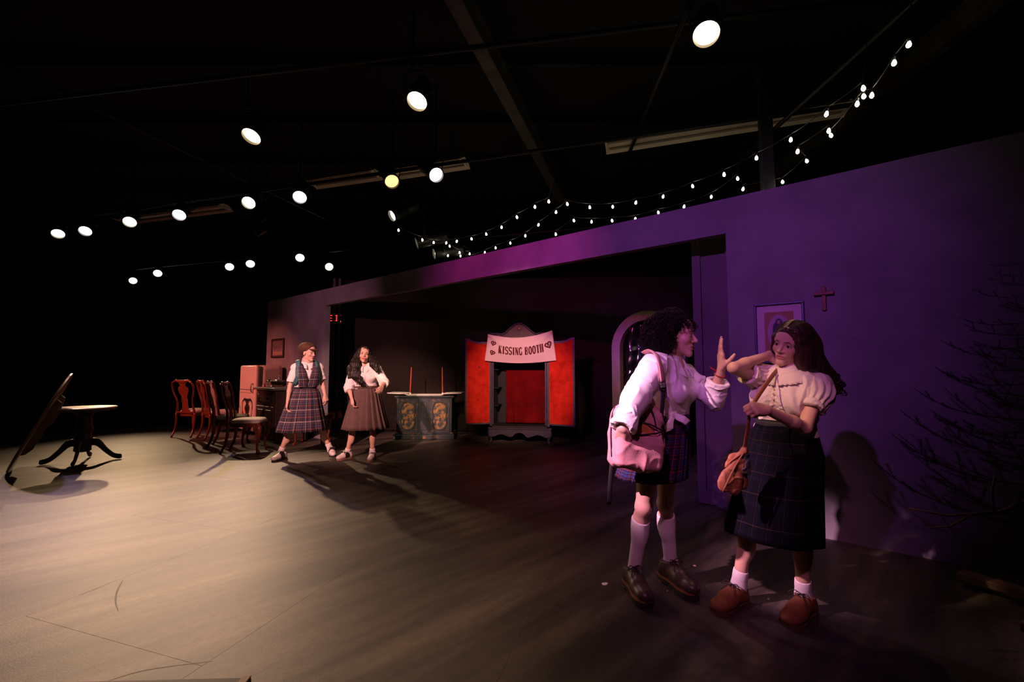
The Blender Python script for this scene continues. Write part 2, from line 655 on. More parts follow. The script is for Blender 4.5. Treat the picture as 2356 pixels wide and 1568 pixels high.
M_FLOOR = floor_material()
M_SUB = mat('subfloor_dark', (0.02, 0.018, 0.016), 0.9)
M_BLACK = mat('black_paint', (0.006, 0.006, 0.006), 0.85, var=0.2, scale=3)
M_DRAPE = mat('black_drape', (0.012, 0.009, 0.007), 0.95, bump=0.2, bscale=30)

fl = MB()
fl.box((0, 6, -0.06), (34, 26, 0.08))
floor = structure(fl.build('floor', M_SUB))
ang = math.atan2(0.84, 0.27)       # the long joints run 18 degrees to the right of the view
ux, uy = math.cos(ang), math.sin(ang)
ox, oy = -2.10, 3.46               # a joint corner
pl = MB().box((0, 0, -0.0095), (2.4394, 1.2194, 0.019), bev=0.0005)
src = None
for i in range(-6, 8):
    for j in range(-11, 13):
        u = (i + 0.5) * 2.44 + (1.22 if j % 2 else 0.0)
        v = (j + 0.5) * 1.22
        x = ox + ux * u - uy * v
        y = oy + uy * u + ux * v
        if not (-12.5 < x < 9.0 and -1.5 < y < 13.5):
            continue
        if src is None:
            src = pl.build('floor_sheet', M_FLOOR, floor)
            o = src
            o.location = (x, y, 0)
        else:
            o = share('floor_sheet', src, floor, (x, y, 0))
        o.rotation_euler = (0, 0, ang)

# scuff marks rubbed into the paint
M_SCUFF = mat('dark_scuff', (0.05, 0.042, 0.036), 0.7)
for pts, wd in (([(-2.316, 2.676, 0.000), (-2.239, 2.554, 0.000), (-2.135, 2.429, 0.000), (-2.045, 2.345, 0.000)], 0.006), ([(-1.626, 1.838, 0.000), (-1.521, 1.902, 0.000), (-1.286, 1.956, 0.000)], 0.004), ([(-2.401, 2.506, 0.000), (-2.360, 2.645, 0.000)], 0.003), ([(-0.813, 2.645, 0.000), (-0.658, 2.742, 0.000), (-0.523, 2.872, 0.000)], 0.003)):
    p = smoothpath(pts, 6)
    MB().tube([(q[0], q[1], 0.0003) for q in p], lerp_list([wd * 0.4, wd, wd * 0.7, wd * 0.3], len(p)), 6, flat=(0.06, 1.0), up=(0, 0, 1)).build('scuff_mark', M_SCUFF, floor)

# --- stage wall: framed flat with one very wide opening
def wall_material():
    m = mat('painted_plaster_flat', (0.17, 0.15, 0.17), 0.85, var=0.22, scale=1.6, bump=0.25, bscale=45, col2=(0.26, 0.235, 0.255))
    return m


M_WALL = wall_material()
wb = MB()
TH = 0.09


def wbox(mb, s0, s1, t0, t1, z0, z1):
    mb.box(((s0 + s1) / 2, (t0 + t1) / 2, (z0 + z1) / 2), (s1 - s0, t1 - t0, z1 - z0))


poly = [(-6.87, 0), (-4.38, 0), (-4.38, 2.43), (2.375, 2.43), (2.375, 0), (6.6, 0), (6.6, 2.735), (-6.87, 2.735)]
wb.prism(poly, 0.0, TH)
o = wb.build('wall_stage', M_WALL)
o.location = WALL_O; o.rotation_euler = (0, 0, WALL_A)
structure(o)

# sliding panel parked behind the right jamb
t = MB(); wbox(t, 2.0, 3.1, 0.33, 0.345, 0.01, 2.66)
sp = t.build('door_1', mat('painted_panel', (0.13, 0.10, 0.12), 0.7, var=0.15, scale=3))
sp.location = WALL_O; sp.rotation_euler = (0, 0, WALL_A); structure(sp)
for (a, b_, z0, z1) in ((2.0, 2.075, 0.01, 2.66), (3.02, 3.1, 0.01, 2.66), (2.075, 3.02, 0.01, 0.13), (2.075, 3.02, 2.53, 2.66), (2.30, 2.325, 0.13, 2.53)):
    t = MB(); wbox(t, a, b_, 0.30, 0.33, z0, z1)
    t.build('stile', MATS['painted_panel'], sp)

# black masking: back drape with folds, side walls, rear walls, ceiling
def drape(name, a, b_, h, amp, waves, m=M_DRAPE, z0=0.02):
    A, B2 = Vector(a), Vector(b_)
    d = (B2 - A); nrm = Vector((-d.y, d.x, 0)).normalized()
    n = int(waves * 8)
    mb = MB()
    mb.grid(lambda u, v: A + d * u + nrm * (amp * math.sin(u * waves * 6.283 + 1.3 * math.sin(u * 9)) * (1 - 0.25 * v)) + Vector((0, 0, z0 + h * v)), n, 2)
    o = mb.build(name, m, smooth=True, solid=0.006)
    return o


M_BACK = mat('brown_black_drape', (0.016, 0.011, 0.007), 0.95, sheen=0.0, bump=0.2, bscale=30)
structure(drape('wall_back_drape', (-3.50, 9.04, 0), (7.5, 8.35, 0), 3.1, 0.018, 22, M_BACK))
x = MB(); x.box((-12.6, 6, 2.4), (0.1, 18, 4.9)); structure(x.build('wall_left', M_BLACK))
x = MB(); x.box((-2, 13.6, 2.4), (21.2, 0.1, 4.9)); structure(x.build('wall_far', M_BLACK))
x = MB(); x.box((9.0, 6, 2.4), (0.1, 18, 4.9)); structure(x.build('wall_right', M_BLACK))
x = MB(); x.box((-2, -3.0, 2.4), (21.2, 0.1, 4.9)); structure(x.build('wall_house', M_BLACK))

x = MB(); x.box((-1.8, 5.3, 4.92), (21.8, 17, 0.1))
ceil = structure(x.build('ceiling', M_BLACK))
M_PIPE = mat('black_steel_pipe', (0.022, 0.021, 0.02), 0.45, 0.6)
M_BEAM = mat('grey_steel_beam', (0.075, 0.066, 0.05), 0.6, 0.2, var=0.3, scale=5)
for k, (a, b_) in enumerate([((-11, 8.6, 3.98), (8, 3.0, 3.98)), ((-12, 12.2, 3.98), (8, 6.3, 3.98)),
                             ((-11, 5.6, 4.28), (6, 2.9, 4.28)), ((1.35, 1.6, 4.26), (1.72, 7.2, 4.26)), ((2.9, 0.6, 3.9), (2.9, 8.2, 3.9)),
                             ((-6.2, 0.5, 4.3), (-2.6, 12.5, 4.3))]):
    MB().cyl(a, b_, 0.024, n=10).build('lighting_pipe', M_PIPE, ceil, smooth=True)
# I-beam running up stage, with stringers across
def ibeam(a, b_, wd, ht):
    A, B2 = Vector(a), Vector(b_); d = (B2 - A)
    rot = d.to_track_quat('X', 'Z').to_matrix()
    mb = MB(); c = (A + B2) / 2
    for (dy, dz, sy, sz) in ((0, ht / 2, wd, 0.014), (0, -ht / 2, wd, 0.014), (0, 0, 0.012, ht)):
        off = rot @ Vector((0, dy, dz))
        mb.box(c + off, (d.length, sy, sz), rot)
    return mb.build('beam', M_BEAM, ceil)


ibeam((-0.75, 2.9, 4.62), (0.98, 8.3, 4.62), 0.15, 0.24)
ibeam((4.2, 1.0, 4.62), (4.6, 8.3, 4.62), 0.12, 0.24)
for y in (1.2, 2.4, 3.6, 4.8, 6.0, 7.2, 8.4, 9.6, 10.8):
    MB().box((-1.8, y, 4.81), (21.5, 0.05, 0.12)).build('joist', M_BLACK, ceil)
# steel column that stands behind the wall and cuts the right-hand lamp housing
x = MB(); x.box((2.85, 4.72, 2.4), (0.125, 0.125, 4.8), Matrix.Rotation(-0.3, 3, 'Z'), bev=0.01)
structure(x.build('trim_1', mat('black_column', (0.005, 0.005, 0.005), 0.8)))


# ================================================================== PROPS
def wall_thing(name, label, cat, s, t, z=0.0, group=None):
    return thing(name, label, cat, wl(s, t, z), WALL_A, group)


# ------------------------------------------------------------------ wardrobe turned into a booth
M_ARM = mat('worn_violet_blue_paint', (0.034, 0.026, 0.048), 0.5, var=0.35, scale=6)
M_ARM_IN = mat('wardrobe_inside', (0.009, 0.012, 0.013), 0.7, var=0.3, scale=5)
M_VELVET = mat('red_crushed_velvet', (0.36, 0.014, 0.006), 0.8, scale=7, bump=0.3, bscale=24, spec=0.1, col2=(0.62, 0.03, 0.012))
M_CURT = mat('dark_red_curtain', (0.13, 0.002, 0.003), 0.8, var=0.3, scale=4, spec=0.1)
M_GILT = mat('worn_gilt_edge', (0.22, 0.13, 0.06), 0.6, var=0.5, scale=40)
M_CREST = mat('crest_brown', (0.06, 0.032, 0.024), 0.6, var=0.4, scale=9)
AW = thing('wardrobe', 'tall open wardrobe with red velvet-lined doors and arched crest, under the banner', 'wardrobe', (0.125, 7.50, 0), R(-9))
for sx in (-1, 1):
    MB().box((sx * 0.495, 0.27, 1.06), (0.05, 0.54, 1.56), bev=0.006).build('side_panel', M_ARM, AW)
    MB().box((sx * 0.455, -0.005, 1.06), (0.03, 0.03, 1.5), bev=0.004).build('front_moulding', M_ARM, AW)
MB().box((0, 0.53, 1.06), (0.94, 0.02, 1.56)).build('back_panel', M_ARM_IN, AW)
MB().box((0, 0.27, 0.275), (0.94, 0.54, 0.03)).build('bottom_board', M_ARM_IN, AW)
MB().box((0, 0.27, 1.80), (0.94, 0.54, 0.04)).build('top_board', M_ARM, AW)
for z in (0.62, 0.93, 1.25):
    MB().box((-0.43, 0.32, z), (0.07, 0.36, 0.014)).build('shelf', M_ARM_IN, AW)
# bench base with scalloped apron and cabriole legs
MB().box((0, 0.27, 0.245), (1.10, 0.58, 0.035), bev=0.01).build('bench_top', M_ARM, AW)
pr = [(-0.53, 0.228), (-0.53, 0.12)]
for k in range(25):
    x = -0.47 + 0.94 * k / 24
    pr.append((x, 0.125 + 0.022 * math.cos(x * 20) + (0.03 if abs(x) < 0.1 else 0)))
pr += [(0.53, 0.12), (0.53, 0.228)]
MB().prism(pr, -0.012, 0.008).build('apron', M_ARM, AW)
for sx in (-1, 1):
    for y in (0.03, 0.51):
        path = smoothpath([(sx * 0.50, y, 0.225), (sx * 0.525, y - 0.01, 0.15), (sx * 0.50, y, 0.075), (sx * 0.495, y, 0.03), (sx * 0.515, y - 0.01, 0.0)], 4)
        MB().tube(path, lerp_list([0.042, 0.036, 0.022, 0.02, 0.03], len(path)), 10).build('leg', M_ARM, AW, smooth=True)
# crest: bonnet outline
cr = []
for k in range(41):
    x = -0.53 + 1.06 * k / 40
    a = abs(x)
    z = 1.865 + 0.185 * (0.5 + 0.5 * math.cos(math.pi * min(a / 0.30, 1))) ** 0.8 - 0.0 + (0.012 if a > 0.34 else 0)
    cr.append((x, z))
MB().prism(cr + [(0.53, 1.78), (-0.53, 1.78)], -0.03, 0.02).build('crest', M_CREST, AW)
path = [(x, -0.034, z - 0.004) for x, z in cr]
MB().tube(path, 0.016, 6).build('crest_moulding', M_ARM, AW, smooth=True)
MB().lathe([(0.001, 0.0), (0.022, 0.004), (0.03, 0.012), (0.012, 0.018)], 14, mtx=Matrix.Rotation(R(90), 3, 'X'), c=(0.0, -0.03, 1.955)).build('carved_rosette', M_GILT, AW, smooth=True)


def booth_door(sx):
    # outer stile rises to a point: outline in door plane (x from hinge outwards, z)
    wd = 0.445
    out = [(0, 0.315), (wd, 0.300), (wd, 1.80), (wd * 0.86, 1.79), (wd * 0.7, 1.755), (wd * 0.5, 1.735), (0, 1.735)]
    h = bpy.data.objects.new('door', None); COL.objects.link(h); h.parent = AW
    h.location = (sx * 0.505, -0.01, 0); h.rotation_euler = (0, 0, R(-7) if sx > 0 else R(4))
    o = [(sx * x, z) for x, z in out]
    ins = [(sx * (0.014 + x * (wd - 0.045) / wd), 0.335 + (z - 0.31) * (1.76 - 0.335) / 1.49) for x, z in out]
    MB().prism(o, 0.0, 0.024).build('door_frame', M_ARM, h)
    MB().prism(ins, -0.006, 0.001).build('velvet_lining', M_VELVET, h)
    pth = [(x, -0.006, z) for x, z in ins + [ins[0]]]
    MB().tube(pth, 0.005, 5).build('trim_cord', M_GILT, h)
    if sx < 0:
        MB().lathe([(0.006, 0), (0.006, 0.014), (0.015, 0.02), (0.015, 0.028), (0.004, 0.034)], 12, mtx=Matrix.Rotation(R(90), 3, 'X'), c=(-0.19, -0.006, 1.30)).build('knob', mat('brass', (0.4, 0.25, 0.1), 0.35, 0.9), h, smooth=True)
    return h


booth_door(-1); booth_door(1)


def curt(u, v):
    x = -0.29 + 0.74 * u
    z = 0.31 + 0.93 * v
    g = max(0, 1 - v * 3.0)
    y = 0.34 + 0.012 * math.sin(u * 20) + 0.03 * math.sin(u * 34 + 2) * g * (1.0 if (u < 0.25 or u > 0.85) else 0.25) - 0.05 * g * g
    return (x, y, z)


MB().grid(curt, 60, 24).build('curtain', M_CURT, AW, smooth=True, solid=0.004)

# banner (its own thing), hung from the crest corners
M_BAN = mat('pale_cotton_banner', (0.72, 0.56, 0.54), 0.9, bump=0.15, bscale=120)
M_INK = mat('dark_red_lettering', (0.10, 0.008, 0.008), 0.8)
BN = thing('banner', 'pale cloth banner lettered KISSING BOOTH with hearts, hung across the wardrobe crest', 'banner', (0.125, 7.50, 0), R(-9))


def ban(u, v):
    """u 0..1 left to right, v 0 top .. 1 bottom"""
    xl = -0.535 - 0.055 * v; xr = 0.575 + 0.065 * v
    x = xl + (xr - xl) * u
    top = 1.865 + 0.03 * u - 0.085 * math.sin(math.pi * u) ** 0.9 + 0.02 * u * u
    bot = 1.405 - 0.045 * math.sin(math.pi * u)
    z = top + (bot - top) * v
    sw = math.sin(math.pi * u)
    y = -0.075 - 0.035 * sw * math.sin(math.pi * min(1, v * 1.1))
    # tension folds running from the two corners to the middle
    for (cu, sg) in ((0.0, 1), (1.0, -1)):
        du = abs(u - cu)
        line = du * 1.35
        y -= 0.022 * math.exp(-((v - line) / 0.07) ** 2) * max(0, 1 - du * 1.7)
    y += 0.007 * math.sin(u * 11 + v * 5) * v
    return (x, y, z)


MB().grid(ban, 72, 36).build('cloth', M_BAN, BN, smooth=True, solid=0.003)


def on_ban(u, v, off=0.0045):
    p = Vector(ban(u, v))
    return (p.x, p.y - off, p.z)


def stroke(mb, pts, wd, asp=2.35):
    """ribbon of width wd (in v units) along (u,v) points"""
    P = []
    for i in range(len(pts) - 1):
        a, b = pts[i], pts[i + 1]
        n = max(1, int(math.hypot((b[0] - a[0]) * asp, b[1] - a[1]) / 0.03))
        for k in range(n):
            P.append((a[0] + (b[0] - a[0]) * k / n, a[1] + (b[1] - a[1]) * k / n))
    P.append(pts[-1])
    L, Rr = [], []
    for i in range(len(P)):
        a, b = P[max(i - 1, 0)], P[min(i + 1, len(P) - 1)]
        dx, dy = (b[0] - a[0]) * asp, b[1] - a[1]
        l = math.hypot(dx, dy) or 1
        nx, ny = -dy / l * wd / 2, dx / l * wd / 2
        L.append(on_ban(P[i][0] + nx / asp, P[i][1] + ny)); Rr.append(on_ban(P[i][0] - nx / asp, P[i][1] - ny))
    n = len(P)
    mb.add(L + Rr, [(i, i + 1, n + i + 1, n + i) for i in range(n - 1)])


def arc(cx, cy, rx, ry, a0, a1, n=10):
    return [(cx + rx * math.cos(R(a0 + (a1 - a0) * k / n)), cy - ry * math.sin(R(a0 + (a1 - a0) * k / n))) for k in range(n + 1)]


T, S_ = 0.26, 0.09     # thick and thin strokes, letter box 0..1 wide, 0..1 high (y down)
GL = {
    'K': [([(0.2, 0), (0.2, 1)], T), ([(0.85, 0.03), (0.3, 0.55)], S_), ([(0.4, 0.42), (0.8, 1)], T), ([(0, 0.03), (0.42, 0.03)], S_), ([(0, 0.97), (0.42, 0.97)], S_), ([(0.6, 0.03), (1, 0.03)], S_), ([(0.58, 0.97), (1, 0.97)], S_)],
    'I': [([(0.5, 0), (0.5, 1)], T), ([(0.15, 0.03), (0.85, 0.03)], S_), ([(0.15, 0.97), (0.85, 0.97)], S_), ([(0.3, 0.5), (0.7, 0.5)], S_)],
    'S': [(arc(0.5, 0.27, 0.36, 0.24, 20, 270), T * 0.8), (arc(0.5, 0.73, 0.36, 0.24, 90, -160), T * 0.8), ([(0.88, 0.02), (0.88, 0.28)], S_), ([(0.12, 0.72), (0.12, 0.98)], S_)],
    'N': [([(0.16, 0), (0.16, 1)], S_ * 1.4), ([(0.16, 0.02), (0.82, 0.98)], T), ([(0.84, 0), (0.84, 1)], S_ * 1.4), ([(0, 0.03), (0.3, 0.03)], S_), ([(0.66, 0.03), (1, 0.03)], S_), ([(0, 0.97), (0.32, 0.97)], S_)],
    'G': [(arc(0.5, 0.5, 0.37, 0.47, 50, 330, 14), T * 0.85), ([(0.86, 0.55), (0.86, 0.98)], T * 0.7), ([(0.6, 0.56), (1, 0.56)], S_), ([(0.84, 0.02), (0.84, 0.3)], S_)],
    'B': [([(0.22, 0), (0.22, 1)], T), (arc(0.45, 0.26, 0.36, 0.23, 90, -90), T * 0.7), (arc(0.45, 0.74, 0.4, 0.23, 90, -90), T * 0.7), ([(0, 0.03), (0.5, 0.03)], S_), ([(0, 0.97), (0.5, 0.97)], S_), ([(0.2, 0.5), (0.5, 0.5)], S_)],
    'O': [(arc(0.5, 0.5, 0.36, 0.46, 0, 360, 18), T * 0.85), ([(0.02, 0.5), (0.24, 0.5)], S_), ([(0.76, 0.5), (0.98, 0.5)], S_)],
    'T': [([(0.5, 0), (0.5, 1)], T), ([(0.04, 0.04), (0.96, 0.04)], S_ * 1.2), ([(0.05, 0.02), (0.05, 0.3)], S_), ([(0.95, 0.02), (0.95, 0.3)], S_), ([(0.22, 0.97), (0.78, 0.97)], S_)],
    'H': [([(0.2, 0), (0.2, 1)], T), ([(0.8, 0), (0.8, 1)], T), ([(0.2, 0.5), (0.8, 0.5)], S_), ([(0, 0.03), (0.4, 0.03)], S_), ([(0, 0.97), (0.4, 0.97)], S_), ([(0.6, 0.03), (1, 0.03)], S_), ([(0.6, 0.97), (1, 0.97)], S_)],
}
u = 0.188
for ch in 'KISSING BOOTH':
    if ch == ' ':
        u += 0.032; continue
    wdt = 0.034 if ch == 'I' else 0.048
    mb = MB()
    hh = 0.30
    for pts, wd in GL[ch]:
        v0 = 0.36 + 0.03 * math.sin((u - 0.2) * 5.0) - 0.05 * max(0, u - 0.6)
        stroke(mb, [(u + p[0] * wdt, v0 + p[1] * hh) for p in pts], wd * 0.17 if wd < 0.2 else wd * 0.20)
    mb.build('letter', M_INK, BN)
    u += wdt + 0.0068


def heart(cu, cv, sz, rot):
    def hp(s_):
        o = []
        for k in range(33):
            q = 2 * math.pi * k / 32
            x = 16 * math.sin(q) ** 3 / 17; y = -(13 * math.cos(q) - 5 * math.cos(2 * q) - 2 * math.cos(3 * q) - math.cos(4 * q)) / 17
            xr = x * math.cos(rot) - y * math.sin(rot); yr = x * math.sin(rot) + y * math.cos(rot)
            o.append((cu + xr * s_ / 2.35, cv + yr * s_))
        return o
    mb = MB()
    stroke(mb, hp(sz), 0.05 * sz / 0.1)
    stroke(mb, hp(sz * 0.22), 0.03)
    mb.build('heart', M_INK, BN)


heart(0.10, 0.30, 0.085, 0.15); heart(0.10, 0.66, 0.085, 0.35); heart(0.918, 0.44, 0.11, -0.35)

# ------------------------------------------------------------------ flip-top serving cabinet
M_BLUE = mat('worn_blue_black_paint', (0.022, 0.033, 0.042), 0.5, var=0.4, scale=10)
M_GOLDP = mat('gilded_worn_panel', (0.020, 0.034, 0.046), 0.5, scale=15, col2=(0.36, 0.19, 0.055), lo=0.44, hi=0.60)
M_GOLDE = mat('gilded_worn_edge', (0.020, 0.032, 0.042), 0.5, scale=13, col2=(0.24, 0.11, 0.035), lo=0.56, hi=0.64)
M_WHITE = mat('white_laminate', (0.85, 0.80, 0.72), 0.35)
SV = thing('serving_cabinet', 'blue-black cabinet with gilded arched door panels and white fold-out top', 'cabinet', (-1.585, 8.12, 0))
MB().box((0, 0, 0.42), (1.0, 0.42, 0.66), bev=0.008).build('body', M_BLUE, SV)
MB().box((0, -0.01, 0.045), (1.10, 0.48, 0.09), bev=0.01).box((0, -0.005, 0.105), (1.05, 0.45, 0.035), bev=0.012).build('plinth', M_GOLDE, SV)
MB().box((0, -0.005, 0.765), (1.08, 0.47, 0.03), bev=0.008).box((0, 0, 0.742), (1.04, 0.44, 0.02), bev=0.006).build('top', M_BLUE, SV)
MB().box((0, -0.015, 0.79), (0.64, 0.40, 0.014), bev=0.004).build('white_inset', M_WHITE, SV)
for sx in (-1, 1):
    l = MB().box((0, 0, 0), (0.34, 0.42, 0.016), bev=0.004).build('fold_out_leaf', M_WHITE, SV)
    l.location = (sx * 0.505, -0.015, 0.822); l.rotation_euler = (0, R(-2) * sx, 0)
    MB().box((sx * 0.335, -0.015, 0.807), (0.02, 0.40, 0.02)).build('leaf_hinge', M_WHITE, SV)
    d = bpy.data.objects.new('cabinet_door', None); COL.objects.link(d); d.parent = SV; d.location = (sx * 0.285, -0.215, 0.42)
    MB().box((0, 0, 0), (0.36, 0.022, 0.60), bev=0.005).build('door_board', M_GOLDE, d)
    # cathedral panel: waisted outline
    ol = []
    for k in range(48):
        q = 2 * math.pi * k / 48
        z = 0.235 * math.sin(q)
        wv = 0.125 * abs(math.cos(q)) ** 0.55 * (1 - 0.16 * math.exp(-(z / 0.06) ** 2))
        ol.append((math.copysign(wv, math.cos(q)), z))
    MB().prism(ol, -0.016, -0.011).build('gilded_panel', M_GOLDP, d)
    MB().tube([(x * 1.06, -0.014, z * 1.06) for x, z in ol + [ol[0]]], 0.011, 6).build('panel_moulding', M_BLUE, d, smooth=True)
    MB().lathe([(0.005, 0), (0.005, 0.012), (0.016, 0.018), (0.014, 0.026), (0.002, 0.03)], 10, mtx=Matrix.Rotation(R(90), 3, 'X'), c=(-sx * 0.005, -0.016, 0.01)).build('door_pull', M_GILT, d, smooth=True)
MB().box((0, -0.214, 0.42), (0.165, 0.016, 0.60), bev=0.004).build('centre_panel', M_BLUE, SV)
MB().box((0, -0.226, 0.42), (0.105, 0.012, 0.50), bev=0.005).build('centre_moulding', M_BLUE, SV)
M_REDROD = mat('red_candle_wax', (0.50, 0.05, 0.025), 0.45)
for k, (x, tp) in enumerate(((-0.298, 0.016), (0.302, -0.012))):
    r_ = thing('red_rod', ['tall thin red rod standing on white cabinet top, left of the pair', 'tall thin red rod standing on white cabinet top, beside the wardrobe'][k], 'rod', (-1.585 + x, 8.08, 0.797), group='red rods on the serving cabinet')
    MB().cyl((0, 0, 0), (tp, 0, 0.50), 0.0125, 0.0095, 12).build('shaft', M_REDROD, r_, smooth=True)
    MB().lathe([(0.022, 0), (0.022, 0.006), (0.016, 0.012), (0.016, 0.03)], 14).build('holder', M_WHITE, r_, smooth=True)

# ------------------------------------------------------------------ fridge, dresser and what stands on it
M_FR = mat('cream_enamel', (0.66, 0.50, 0.44), 0.28, var=0.05, scale=3, coat=0.3)
FR = wall_thing('refrigerator', 'rounded cream vintage refrigerator with dark hinges, against the far end of the wall', 'refrigerator', -6.24, -0.30)
b1 = MB().box((0, 0.02, 0.69), (0.78, 0.44, 1.30)).build('body', M_FR, FR)
b2 = MB().box((0, -0.245, 0.70), (0.78, 0.09, 1.28)).build('door', M_FR, FR)
for o, wd in ((b1, 0.09), (b2, 0.044)):
    md = o.modifiers.new('round', 'BEVEL'); md.width = wd; md.segments = 5
    o.data.polygons.foreach_set('use_smooth', [True] * len(o.data.polygons)); o.data.set_sharp_from_angle(angle=R(40))
MB().box((0, -0.2915, 0.86), (0.70, 0.004, 0.012)).box((0, -0.2915, 0.80), (0.70, 0.004, 0.006)).build('trim_band', mat('dull_chrome', (0.35, 0.3, 0.3), 0.3, 0.8), FR)
for z in (0.80, 1.02):
    MB().box((-0.40, -0.25, z), (0.06, 0.05, 0.022), bev=0.006).build('hinge', mat('dark_iron', (0.02, 0.018, 0.018), 0.5, 0.5), FR)
MB().tube(smoothpath([(0.31, -0.29, 0.98), (0.31, -0.33, 0.96), (0.31, -0.33, 0.84), (0.31, -0.29, 0.82)]), 0.011, 8).build('handle', MATS['dull_chrome'], FR, smooth=True)
MB().box((0, -0.02, 0.02), (0.70, 0.40, 0.04)).build('foot_plinth', MATS['dark_iron'], FR)
for k, (x, h, c) in enumerate(((-0.31, 0.34, (0.20, 0.33, 0.24)), (-0.15, 0.24, (0.62, 0.08, 0.07)), (-0.02, 0.34, (0.66, 0.22, 0.12)), (0.12, 0.22, (0.30, 0.10, 0.30)), (0.24, 0.36, (0.60, 0.62, 0.50)))):
    pth = [(x - 0.055, -0.292, 0.12)] + [(x - 0.055 * math.cos(R(a)), -0.292, 0.12 + h + 0.055 * math.sin(R(a))) for a in range(0, 181, 20)] + [(x + 0.055, -0.292, 0.12)]
    MB().tube(pth, 0.013, 5, flat=(1, 0.3), up=(1, 0, 0)).build('painted_arch', mat('fridge_paint_%d' % k, c, 0.5), FR)

M_DRS = mat('dark_stained_wood', (0.060, 0.034, 0.028), 0.45, var=0.3, scale=6, stretch=(1, 1, 6))
M_DTOP = mat('worn_grey_board', (0.17, 0.13, 0.12), 0.6, var=0.25, scale=12)
DR = wall_thing('dresser', 'dark wooden kitchen dresser with a drawer, beside the refrigerator', 'dresser', -5.0, -0.45)
MB().box((0, 0, 0.47), (0.80, 0.56, 0.86), bev=0.006).build('body', M_DRS, DR)
MB().box((0, 0, 0.02), (0.82, 0.58, 0.04)).build('plinth', M_DRS, DR)
MB().box((0, -0.01, 0.915), (0.88, 0.64, 0.045), bev=0.008).build('top', M_DTOP, DR)
dd = bpy.data.objects.new('drawer', None); COL.objects.link(dd); dd.parent = DR; dd.location = (0, -0.28, 0.75)
MB().box((0, -0.008, 0), (0.70, 0.024, 0.20), bev=0.006).build('drawer_front', M_DRS, dd)
MB().box((0, -0.024, 0), (0.56, 0.012, 0.13), bev=0.005).build('drawer_panel', M_DRS, dd)
for x in (-0.17, 0.17):
    MB().lathe([(0.008, 0), (0.008, 0.015), (0.02, 0.022), (0.018, 0.034), (0.003, 0.038)], 12, mtx=Matrix.Rotation(R(90), 3, 'X'), c=(x, -0.028, 0)).build('knob', MATS['dark_iron'], dd, smooth=True)
for sx in (-1, 1):
    d = bpy.data.objects.new('door', None); COL.objects.link(d); d.parent = DR; d.location = (sx * 0.178, -0.28, 0.34)
    MB().box((0, -0.006, 0), (0.345, 0.02, 0.54), bev=0.005).build('door_board', M_DRS, d)
    MB().box((0, -0.018, 0), (0.23, 0.012, 0.42), bev=0.006).build('door_panel', M_DRS, d)
    MB().lathe([(0.006, 0), (0.006, 0.012), (0.015, 0.018), (0.013, 0.028), (0.003, 0.03)], 10, mtx=Matrix.Rotation(R(90), 3, 'X'), c=(-sx * 0.145, -0.018, 0.05)).build('knob', MATS['dark_iron'], d, smooth=True)

M_GLASS = mat('clear_glass', (0.95, 0.93, 0.92), 0.06, trans=1.0)
M_CHROME = mat('polished_steel', (0.75, 0.72, 0.68), 0.18, 1.0)
ZT = 0.938


def on_dresser(name, label, cat, x, y):
    return wall_thing(name, label, cat, -5.0 + x, -0.45 + y, ZT)


o = on_dresser('glass_jar', 'round glass jar with shiny steel lid, nearest the refrigerator on the dresser', 'jar', -0.27, -0.12)
MB().lathe([(0.052, 0), (0.058, 0.01), (0.058, 0.085), (0.05, 0.1)], 20).build('glass_body', M_GLASS, o, smooth=True)
MB().lathe([(0.054, 0.1), (0.056, 0.112), (0.046, 0.13), (0.02, 0.142)], 20).build('lid', M_CHROME, o, smooth=True)
o = on_dresser('glass_bottle', 'slim pinkish glass bottle with stopper on the dresser', 'bottle', -0.13, 0.0)
MB().lathe([(0.03, 0), (0.034, 0.01), (0.034, 0.09), (0.014, 0.13), (0.012, 0.17)], 18).build('glass_body', mat('pink_glass', (0.9, 0.55, 0.55), 0.1, trans=0.8), o, smooth=True)
MB().lathe([(0.013, 0.17), (0.018, 0.176), (0.018, 0.195), (0.006, 0.205)], 14).build('stopper', M_CHROME, o, smooth=True)
o = on_dresser('shaker', 'small pink cone-shaped shaker on the dresser', 'shaker', -0.20, -0.24)
MB().lathe([(0.03, 0), (0.03, 0.01), (0.016, 0.05)], 16).build('body', mat('pink_plastic', (0.85, 0.35, 0.38), 0.35), o, smooth=True)
MB().lathe([(0.017, 0.05), (0.014, 0.064), (0.004, 0.068)], 14).build('cap', M_CHROME, o, smooth=True)
o = on_dresser('serving_tray', 'flat pale tray under the pot on the dresser', 'tray', 0.08, -0.12)
MB().lathe([(0.15, 0), (0.165, 0.006), (0.175, 0.018), (0.17, 0.018), (0.15, 0.008)], 32).build('dish', mat('pale_ceramic', (0.7, 0.6, 0.52), 0.35), o, smooth=True)
MB().lathe([(0.172, 0.016), (0.178, 0.019), (0.172, 0.022)], 32).build('rim', M_CHROME, o, smooth=True)
o = on_dresser('cooking_pot', 'dark two-handled cooking pot standing on the tray', 'pot', 0.08, -0.12)
o.location.z += 0.009
MB().lathe([(0.06, 0), (0.075, 0.008), (0.08, 0.035)], 24).build('copper_base', mat('copper', (0.6, 0.25, 0.12), 0.35, 0.9), o, smooth=True)
MB().lathe([(0.08, 0.035), (0.115, 0.05), (0.12, 0.10), (0.112, 0.105), (0.105, 0.06)], 24).build('bowl', mat('black_enamel', (0.02, 0.02, 0.022), 0.3), o, smooth=True)
MB().lathe([(0.06, 0.108), (0.10, 0.104), (0.11, 0.108), (0.06, 0.122), (0.015, 0.126)], 24).build('lid', M_CHROME, o, smooth=True)
